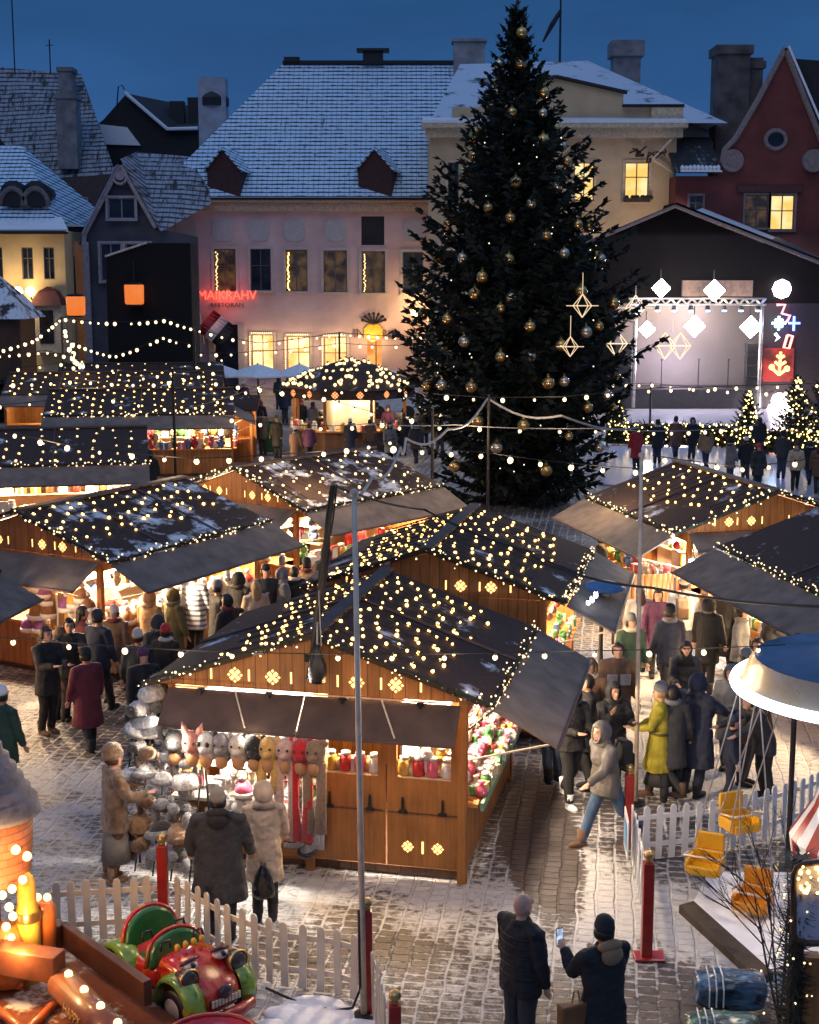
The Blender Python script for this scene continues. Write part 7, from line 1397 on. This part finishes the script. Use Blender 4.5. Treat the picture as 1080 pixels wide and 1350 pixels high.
    if head in('hair_short','hair_long','bun'):
        cap(t,HAIR[hair],.084,.104,.118,hd+Vector((0,-.008,.008)),lambda c:(c.y>.045 and c.z<.055) or (c.z<-.05 and c.y>-.03) or c.z<-.085,'hair')
        if head=='hair_long': q=MB(); q.tube([H(0,-.06,.05),H(0,-.085,-.08),H(0,-.10,-.22),H(0,-.11,-.34)],[.07,.085,.085,.045],12,0,True,[(1.1,.6)]*4); q.build('hair_length',HAIR[hair],t,True,loc=off)
        if head=='bun': q=MB(); q.ell(H(0,-.10,.06),(.045,.045,.045),10,7); q.build('hair_bun',HAIR[hair],t,True,loc=off)
    elif head in('beanie','fur','cap','pompom'):
        cap(t,HAIR[hair],.083,.102,.11,hd,lambda c:c.z>.02 or (c.y>.03) or c.z<-.06,'hair')
        q=MB(); M0=Matrix.Translation(H(0,-.008,.02))@Matrix.Rotation(R(8),4,'X')@Matrix.Diagonal((.9,1.1,1,1)); e=1.28 if head=='fur' else 1
        if head=='cap': q.lathe([(.096,.02),(.10,.05),(.09,.10),(.05,.125),(.01,.13)],16,0,M0); q.ell(H(0,.11,.05),(.07,.06,.01),10,5)
        else: q.lathe([(.092*e,.0),(.102*e,.025),(.102*e,.055),(.097*e,.06),(.09*e,.11*e),(.055*e,.145*e),(.01,.155*e)],16,0,M0)
        if head=='pompom': q.ell(H(0,-.02,.20),.04,8,6)
        o=q.build('fur_hat' if head=='fur' else ('cap' if head=='cap' else 'beanie'),hcM,t,True,loc=off)
    elif head=='hood':
        o=cap(t,hcM,.112,.128,.142,hd+Vector((0,-.012,.0)),lambda c:c.y>.062 and -.12<c.z<.085,'hood'); q=MB(); q.tube([H(.098*math.cos(a*PI/8),.062-.02*math.sin(a*PI/8),.125*math.sin(a*PI/8)-.01) for a in range(16)],.016,6,closed=True); q.build('hood_edge',cloth(hood_down or hc),o,True,loc=-(hd+Vector((0,-.012,0)))); q=MB(); q.tube([H(0,-.03,-.07),H(0,-.03,-.17)],[.10,.15],12,0,True,[(1,.8),(1.15,.8)]); q.build('hood_collar',hcM,o,True,loc=-(hd+Vector((0,-.012,0))))
    elif head=='headscarf':
        o=cap(t,hcM,.098,.112,.128,hd+Vector((0,-.01,.0)),lambda c:c.y>.052 and -.1<c.z<.075,'headscarf'); q=MB(); q.tube([H(0,-.02,-.05),H(0,0,-.14),H(0,.0,-.27)],[.088,.12,.20],14,0,True,[(1,.9),(1,.85),(1.05,.7)]); q.build('scarf_drape',hcM,o,True,loc=-(hd+Vector((0,-.01,0))))
    if hood_down and head!='hood':
        q=MB(); q.tube([up((.12*math.cos(a),-.035+.085*math.sin(a),1.51+.03*math.sin(-a))) for a in [R(200+i*14) for i in range(11)]],[.025,.04,.05,.055,.06,.06,.06,.055,.05,.04,.025],8); q.ell(up((0,-.13,1.45)),(.12,.07,.10),12,8); q.build('lowered_hood',cloth(hood_down),t,True,loc=off)
    t['_hand']=0; del t['_hand']
    M0=Matrix.Translation(pos)@Matrix.Rotation(R(ang-90),4,'Z')@Matrix.Scale(k,4)
    return dict(t=t,L=M0@(arms[-1][2]+off),R=M0@(arms[1][2]+off),Lp=M0@(arms[-1][2]+arms[-1][3]*.08+off),Rp=M0@(arms[1][2]+arms[1][3]*.08+off),M=M0,off=off,hd=M0@(hd+off),k=k)
def backpack(p,label,col,col2='black'):
    M0=p['M']; o=thing('backpack',label,'backpack',M0@Vector((0,-.19,1.20)),p['t'].rotation_euler.z); q=MB(); q.box((0,-.05,.0),(.28,.15,.42)); q.build('bag',cloth(col),o,bevel=.05); q=MB(); q.box((0,-.14,-.07),(.22,.05,.2)); q.build('pocket',cloth(col2),o,bevel=.02)
    for s in (-1,1): q=MB(); q.tube([(.1*s,.02,-.15),(.14*s,.15,-.05),(.12*s,.19,.12),(.10*s,.10,.24),(.09*s,.0,.2)],.016,5); q.build('strap',cloth(col2),o)
def carrier(pt,label,m,name='shopping_bag',sz=(.13,.09,.34),rz=0.,boxy=False):
    o=thing(name,label,'bag',pt,rz); q=MB()
    if boxy: q.box((0,0,-.32),(sz[0]*2,sz[1]*1.2,sz[2])); q.build('body',m,o,bevel=.015)
    else: q.tube([(0,0,-.02),(0,0,-.12),(0,0,-.26),(0,0,-.40),(0,0,-.44)],[.02,.07,.125,.13,.07],12,0,True,[(1.1,.75)]*5); b=q.build('body',m,o,True); t=bpy.data.textures.get('crease') or bpy.data.textures.new('crease','CLOUDS'); t.noise_scale=.06; s=b.modifiers.new('s','SUBSURF'); s.levels=2; s.render_levels=2; d=b.modifiers.new('d','DISPLACE'); d.texture=t; d.strength=.035
    q=MB(); q.tube([(-.05,0,-.14),(-.02,0,0),(.02,0,0),(.05,0,-.14)],.008,5); q.build('handle',m,o)
def pz(u,v,z): q=P(u,v,z); return (q.x,q.y,0)
# ---- foreground
p=person('bald man in black puffer jacket standing in the foreground lane',pz(688,1176,1.78),38,1.78,'black',.62,'charcoal',head='bald',puff=True,near=3,girth=1.12,armL=(6,18,8,.1),armR=(4,14,8,.15))
q=MB(); c=p['M']@Vector((-.225,-.02,1.28)); q.ell(c,(.03,.03,.035),8,6); q.build('sleeve_badge',M_white).name='sleeve_badge'; bd=bpy.data.objects['sleeve_badge']; tag(bd,'pale round badge on the bald man sleeve','badge')
p=person('woman in black parka and knit cap photographing with her phone',pz(798,1203,1.74),118,1.68,'black',.85,'black',head='beanie',hc='black',near=3,girth=1.15,armL=(40,78,4,.25),armR=(22,85,6,.3),hood_down='tan')
ph=thing('smartphone','lit smartphone held up by the woman in black parka','phone',p['Lp']+Vector((-.02,.03,.06)),R(20)); q=MB(); q.box((0,0,0),(.076,.010,.155)); q.build('case',M_black,ph,bevel=.004); q=MB(); q.box((0,-.0062,0),(.066,.002,.14)); q.build('screen',litwin('phone_screen',(.05,.10,.25),(.6,.7,.9),1.2,14),ph)
carrier(p['M']@Vector((-.30,.02,1.08)),'brown leather shoulder bag of the woman in black parka',mat('brown_leather',(.20,.08,.025),.45,coat=.2),'shoulder_bag',(.17,.10,.42),R(25),True)
p=person('woman in long beige quilted coat seen from behind at the hat booth',pz(347,1029,1.68),96,1.66,'beige',.92,'black',head='hood',hc='beige',near=3,girth=1.02,armL=(-14,6,0,.55),armR=(14,30,12,.1))
carrier(p['Lp']+Vector((.02,-.10,-.03)),'crumpled black plastic bag hanging from the beige coated woman',mat('black_plastic',(.012,.012,.013),.25,coat=.3),'plastic_bag')
p=person('stout man in dark coat and grey beanie facing the hat booth',pz(287,1040,1.76),92,1.74,'charcoal',.98,'black',head='beanie',hc='stone',near=3,girth=1.35,armL=(10,25,16,.1),armR=(10,25,16,.1),hood_down='black')
p=person('woman in brown fur coat and fur boots beside the hat rack',pz(148,985,1.72),28,1.70,'fur',.72,'brown',boots='tan',head='fur',hc='fur',near=2,girth=1.15,armL=(25,60,12,.2),armR=(25,70,12,.3),skirt='stone',hair='brown')
person('person in purple knit hat behind the hat rack',pz(188,850,1.78),-60,1.72,'black',.8,'black',head='beanie',hc='plum',near=1)
person('person in cream knit hat behind the purple hatted one',pz(181,826,1.76),100,1.7,'charcoal',.8,'black',head='beanie',hc='cream',near=1)
# ---- couple and people at left
p=person('man in black coat looking down at phone in his hands',(*P(66,968)[:2],0),-40,1.82,'black',.75,'black',boots='brown',head='hair_short',hair='brown',near=2,armL=(25,70,6,.35),armR=(30,70,6,.35))
ph=thing('smartphone','smartphone in the hands of the man in black coat','phone',(p['Lp']+p['Rp'])/2+Vector((0,0,.02)),R(-20)); q=MB(); q.box((0,0,0),(.075,.01,.15)); q.build('case',M_black,ph); q=MB(); q.box((0,-.006,0),(.064,.002,.13)); q.build('screen',M_glassbl,ph)
p=person('man in black jacket eating beside the phone-gazing man',(*P(96,950)[:2],0),-75,1.78,'black',.65,'black',head='hair_short',near=2,armL=(35,85,8,.3),armR=(30,75,8,.3))
o=thing('snack','small paper tray of food held by the man in black jacket','food',p['Rp']+Vector((-.06,-.02,.03))); q=MB(); q.box((0,0,0),(.14,.09,.03)); q.build('tray',M_cream,o,bevel=.01); q=MB(); [q.ell((random.uniform(-.05,.05),random.uniform(-.03,.03),.025),.025,6,4) for _ in range(7)]; q.build('food',mat('fried_food',(.4,.2,.06),.6),o)
person('person in long black coat walking away beside the hat booth',(*P(118,990)[:2],0),130,1.66,'burgundy',1.0,'black',head='beanie',hc='black',stride=7,near=1,girth=1.1)
person('person in dark green parka and white knit hat at left edge',(*P(8,1058)[:2],0),60,1.70,'green',.8,'black',head='beanie',hc='white',near=2,girth=1.1)
person('person in brown coat half out of frame at left edge',(*P(-14,1045)[:2],0),40,1.66,'tan',.9,'black',head='fur',hc='brown',near=1)
# ---- right lane
p=person('man in grey hooded jacket and jeans striding left past the fence',pz(803,950,1.70),205,1.76,'midgrey',.66,'denim',boots='brown',head='hood',hc='midgrey',stride=24,lean=9,near=2,armL=(30,30,10,.1),armR=(-18,30,10,0))
backpack(p,'dark backpack on the man striding in grey jacket','black')
person('woman in mustard yellow coat and grey striped beanie',(*P(868,1053)[:2],0),165,1.72,'mustard',.98,'charcoal',boots='brown',head='beanie',hc='grey',stride=12,near=2,skirt='charcoal',belt='olive',hair='blond',armL=(25,60,10,.2),armR=(20,40,10,.1))
p=person('young man in black leather jacket with hood and white trainers',(*P(752,1062)[:2],0),-62,1.78,'black',.58,'black',shoe='white',head='hood',hc='black',near=2,armL=(25,70,6,.4),armR=(25,70,6,.4),stride=9)
person('young woman in black hooded puffer beside the leather-jacketed man',(*P(806,1050)[:2],0),-75,1.70,'black',.7,'black',head='hood',hc='black',near=2,puff=True,armL=(30,80,8,.3),armR=(40,105,6,.25))
person('tall person in dark jacket and jeans half hidden by grey awning',(*P(727,1030)[:2],0),95,1.82,'black',.62,'darkdenim',near=1,head='beanie',hc='black',stride=4)
person('woman in black headscarf and dark coat facing the viewer',pz(905,845,1.66),-95,1.66,'charcoal',1.0,'black',head='headscarf',hc='black',near=2,armL=(20,60,8,.3),armR=(20,60,8,.3))
person('large figure in navy parka with raised arms from behind',(*P(915,1047)[:2],0),40,1.80,'navy',1.0,'navy',head='hood',hc='navy',near=2,girth=1.3,armL=(35,40,14,.1),armR=(50,35,16,.1))
p=person('man in brown jacket with white chest bands among the lane crowd',pz(815,848,1.76),-90,1.78,'brown',.65,'black',head='hair_short',near=1,girth=1.1)
q=MB()
for s in (-.1,.1): q.box((s,.175,1.2),(.16,.03,.17))
q.build('chest_band',cloth('lightgrey'),p['t'],bevel=.01)
person('person in long grey padded coat walking away down the right lane',pz(845,772,1.70),85,1.72,'lightgrey',.98,'stone',near=1,head='hair_long',hair='brown',stride=14)
o=None
p=person('walker in white ski clothes with beige backpack in right lane',pz(902,765,1.70),80,1.76,'white',.62,'lightgrey',near=1,head='beanie',hc='cream',stride=16,girth=1.15)
backpack(p,'beige backpack on the walker in white ski clothes','beige','tan')
person('tall figure in long black coat before the toy stall',pz(957,765,1.76),30,1.80,'black',1.12,'black',near=1,head='hair_long',stride=8,girth=1.1)
person('shopper in black puffer bending to toys at the right stall',pz(1012,808,1.62),20,1.68,'black',.7,'black',near=1,head='beanie',hc='black',lean=12,armL=(50,30,8,0),armR=(50,30,8,0))
person('shopper in black hood beside the bending one at the right stall',pz(1032,800,1.70),-60,1.72,'black',.8,'black',near=1,head='hood',hc='black')
person('grey-coated person waiting behind the chair swing ride',pz(965,880,1.62),-120,1.66,'grey',.9,'charcoal',near=1,head='hood',hc='grey')
person('person in pale jacket right behind the chair swing rim',pz(985,860,1.66),-60,1.70,'stone',.7,'charcoal',near=1,head='beanie',hc='grey')
person('child-sized figure in dark snowsuit near the white fence',(*P(962,1060)[:2],0),-20,1.30,'navy',.6,'navy',near=1,head='beanie',hc='navy')
person('adult in dark grey jacket bending beside the white fence',(*P(1005,1052)[:2],0),-160,1.66,'charcoal',.7,'black',near=1,head='hair_short',lean=25,armL=(55,20,8,0),armR=(55,20,8,0))
person('person in brown coat stooping under the ride rim',(*P(985,1035)[:2],0),-30,1.64,'brown',.7,'charcoal',near=1,head='beanie',hc='black',lean=20)
person('dark-dressed buyer at the counter of the second stall',pz(775,892,1.70),190,1.74,'black',.8,'black',near=1,head='hair_short')
for lab,u,v,z,a,kw in (
 ('woman in rust coat and pale hat in the left lane crowd',150,800,1.66,-100,dict(coat='brown',clen=.9,head='beanie',hc='cream')),
 ('man in navy jacket in the left lane crowd near hat wall',128,806,1.76,60,dict(coat='navy',clen=.65,head='beanie',hc='charcoal')),
 ('person in burgundy jacket beside the left lane post',108,800,1.66,20,dict(coat='burgundy',clen=.6,head='hair_long')),
 ('person in grey hood behind the cream hatted one',208,812,1.7,120,dict(coat='charcoal',clen=.8,head='hood',hc='charcoal')),
 ('shopper in orange-red knit hat before the long counter',218,826,1.62,70,dict(coat='black',clen=.8,head='beanie',hc='red')),
 ('tall man in black coat near the end of the long counter',300,784,1.78,150,dict(coat='black',clen=.85,head='hair_short')),
 ('person in tan jacket under the end of the grey awning',404,738,1.68,60,dict(coat='tan',clen=.7,head='beanie',hc='black')),
 ('person in dark parka near the stall beside the spruce',430,722,1.72,110,dict(coat='charcoal',clen=.8,head='hood',hc='charcoal')),
 ('woman in plum coat in the far right lane',868,778,1.64,-95,dict(coat='plum',clen=.9,head='hair_long')),
 ('man in navy jacket in the far right lane',884,800,1.76,100,dict(coat='navy',clen=.65,head='beanie',hc='black')),
 ('person in black coat at the far right counter',935,790,1.72,60,dict(coat='black',clen=.85,head='hood',hc='black')),
 ('person in grey jacket behind the long black coat figure',978,800,1.7,-30,dict(coat='grey',clen=.65,head='beanie',hc='charcoal')),
 ('person in charcoal coat between yellow coat and navy parka',888,905,1.68,80,dict(coat='charcoal',clen=.9,head='hair_short')),
 ('person in brown parka beside the patio heater',778,870,1.72,-100,dict(coat='brown',clen=.75,head='hood',hc='brown')),
 ('person in dark green jacket near the plywood screen',832,812,1.7,-70,dict(coat='green',clen=.65,head='beanie',hc='grey')),
 ('person in black puffer by the toy stall entrance',1000,842,1.68,-120,dict(coat='black',clen=.65,head='hair_long'))):
    person(lab,pz(u,v,z),a,z+.02,near=1,stride=random.choice([0,8,14]),scarf=random.choice([None,'cream','grey','burgundy']),**kw)
# ---- customers of the snow-flecked stall
for lab,u,v,z,a,kw in (
 ('buyer in brown hooded coat at the snow-flecked stall',196,780,1.68,60,dict(coat='tan',clen=.9,head='hood',hc='tan')),
 ('buyer in olive parka with fur hood at the snow-flecked stall',228,778,1.70,40,dict(coat='olive',clen=.8,head='hood',hc='olive',hood_down='fur')),
 ('buyer in blue and white striped puffer with lowered hood',256,752,1.74,70,dict(coat='striped',clen=.85,head='hair_short',hair='blond')),
 ('buyer in black coat and grey beanie at the long counter',286,768,1.72,30,dict(coat='black',clen=.85,head='beanie',hc='grey',armR=(40,50,8,.2))),
 ('buyer in glossy black hooded jacket reaching over the counter',314,756,1.74,60,dict(coat='black',clen=.7,head='hood',hc='black',armR=(60,30,8,0))),
 ('man in flat black cap and dark coat facing the viewer',350,746,1.78,-70,dict(coat='charcoal',clen=.75,head='cap',hc='black')),
 ('woman in pale beige coat beside the man in flat cap',337,768,1.62,110,dict(coat='beige',clen=.8,head='hair_long',hair='blond')),
 ('person in grey jacket at right end of the long counter',372,750,1.70,20,dict(coat='grey',clen=.7,head='hood',hc='grey')),
 ('person in black coat by the right end of the long counter',388,748,1.66,100,dict(coat='black',clen=.8,head='hair_short'))):
    person(lab,pz(u,v,z),a,z+.02,near=1,girth=1.05,scarf=random.choice([None,None,'cream','grey','red']),**kw)
person('stallholder in bright red jacket inside the snow-flecked stall',(S3.M@Vector((1.0,1.1,0)))[:],-60,1.74,'red',.65,'black',head='beanie',hc='white',near=1,armR=(60,40,10,.1),armL=(50,40,10,.1))
person('stallholder in white jacket inside the snow-flecked stall',(S3.M@Vector((1.0,2.6,0)))[:],-50,1.72,'white',.65,'black',head='hood',hc='white',near=1,armR=(60,40,10,.1))
person('stallholder in cream sweater at far end inside the snow-flecked stall',(S3.M@Vector((.9,3.9,0)))[:],-40,1.70,'cream',.6,'black',head='hair_long',hair='blond',near=1)
person('stallholder in black polo inside the stall beside the spruce',(S4.M@Vector((.9,1.4,0)))[:],-60,1.74,'charcoal',.6,'black',near=0,head='hair_short')
person('stallholder in red sweater inside the stall beside the spruce',(S4.M@Vector((.9,3.0,0)))[:],-60,1.70,'red',.6,'black',near=0,head='hair_long')
person('stallholder in dark apron behind the toy stall counter',(S10.M@Vector((-.9,3.8,0)))[:],190,1.72,'black',.6,'black',near=1,head='beanie',hc='pink')
person('person in dark coat seated by the stall right of the spruce',pz(793,715,1.45),10,1.62,'black',.8,'black',near=0,head='beanie',hc='red')
# ---- crowds farther back
COATS=['black','charcoal','navy','black','brown','black','plum','grey','black','charcoal']
def where(u):
    return 'between left stalls' if u<330 else 'before the round kiosk' if u<640 else 'by the ice rink'
far=[(345,575,60),(408,612,100),(438,560,-80),(462,606,80),(488,604,95),(514,612,-70),(548,612,110),(560,590,90),(580,604,70),(330,590,-110),(310,600,80),(390,620,60),(300,575,1.2),(285,560,80),(322,548,-80),(376,558,100),(398,575,-90),(413,582,60),(436,578,90),(452,592,-60),(478,582,100),(497,584,90),(512,590,-100),(532,600,70),(368,540,90),(381,538,-80),(276,590,30),(297,612,-50),(262,560,90),(346,600,120),(366,604,-120),(424,600,45),
     (838,620,110),(866,612,90),(930,622,100),(912,606,-90),(962,640,20),(982,636,90),(998,650,-80),(1048,648,-100),(1066,640,90),(1078,652,80),(1030,632,60),(890,604,90),(1000,606,80)]
desc=['with bowed head','under a hood','holding a cup','facing away','glancing left','arm in arm with a neighbour','with hands in pockets','near a lamp string','looking at the stage','in a woolly hat']
hd_=[('hair_short','black'),('hood','black'),('beanie','charcoal'),('beanie','red'),('hair_long','black'),('cap','black'),('beanie','white'),('hood','navy')]
cname={'black':'black','charcoal':'charcoal','navy':'navy','brown':'brown','plum':'plum','grey':'grey','red':'red','tan':'tan','beige':'beige'}
ordn=['first','second','third','fourth','fifth','sixth','seventh','eighth','ninth','tenth','eleventh','twelfth','thirteenth','fourteenth','fifteenth','sixteenth','seventeenth','eighteenth','nineteenth','twentieth']+['twenty-'+q_ for q_ in ('first','second','third','fourth','fifth','sixth','seventh','eighth','ninth')]+['thirtieth']+['thirty-'+q_ for q_ in ('first','second','third','fourth','fifth')]
cnt={}
for i,(u,v,a) in enumerate(sorted(far)):
    c=COATS[i%10]
    if u==838: c='red'
    if u==930: c='tan'
    if u==1048: c='beige'
    hh=hd_[(i*5)%8]; w_=where(u); cnt[w_]=cnt.get(w_,0)+1
    hn={'hair_short':'bare-headed','hood':'hooded','beanie':hh[1]+' beanie','hair_long':'long-haired','cap':'black cap'}[hh[0]]
    person(f'{hn} person in {c} coat, {ordn[cnt[w_]-1]} from left {w_}',(*P(u,v)[:2],0),a,random.uniform(1.6,1.82),c,random.choice([.65,.8,.95]),random.choice(['black','charcoal','darkdenim']),near=0,head=hh[0],hc=hh[1],stride=random.choice([0,0,10,16]),scarf=random.choice([None,None,'cream','grey','burgundy']))
for i,(u,v,z,a,c,hh) in enumerate(((165,590,1.6,90,'black','hair_short'),(183,592,1.6,80,'charcoal','beanie'),(198,598,1.6,95,'black','hood'))):
    person(f'shopper in {c} coat, {ordn[i]} from left at the bright far-left stall',pz(u,v,z),a,1.7,c,.8,'black',near=0,head=hh,hc='black')
for i,(u,v,a,c,hh,lab) in enumerate(((80,850,60,'brown','hood','browsing figure in brown hood by the hat wall'),)):
    person(lab,pz(u,v,1.3),a,1.6,c,.8,'black',near=1,head=hh,hc=c)
print('objects',len(bpy.data.objects))
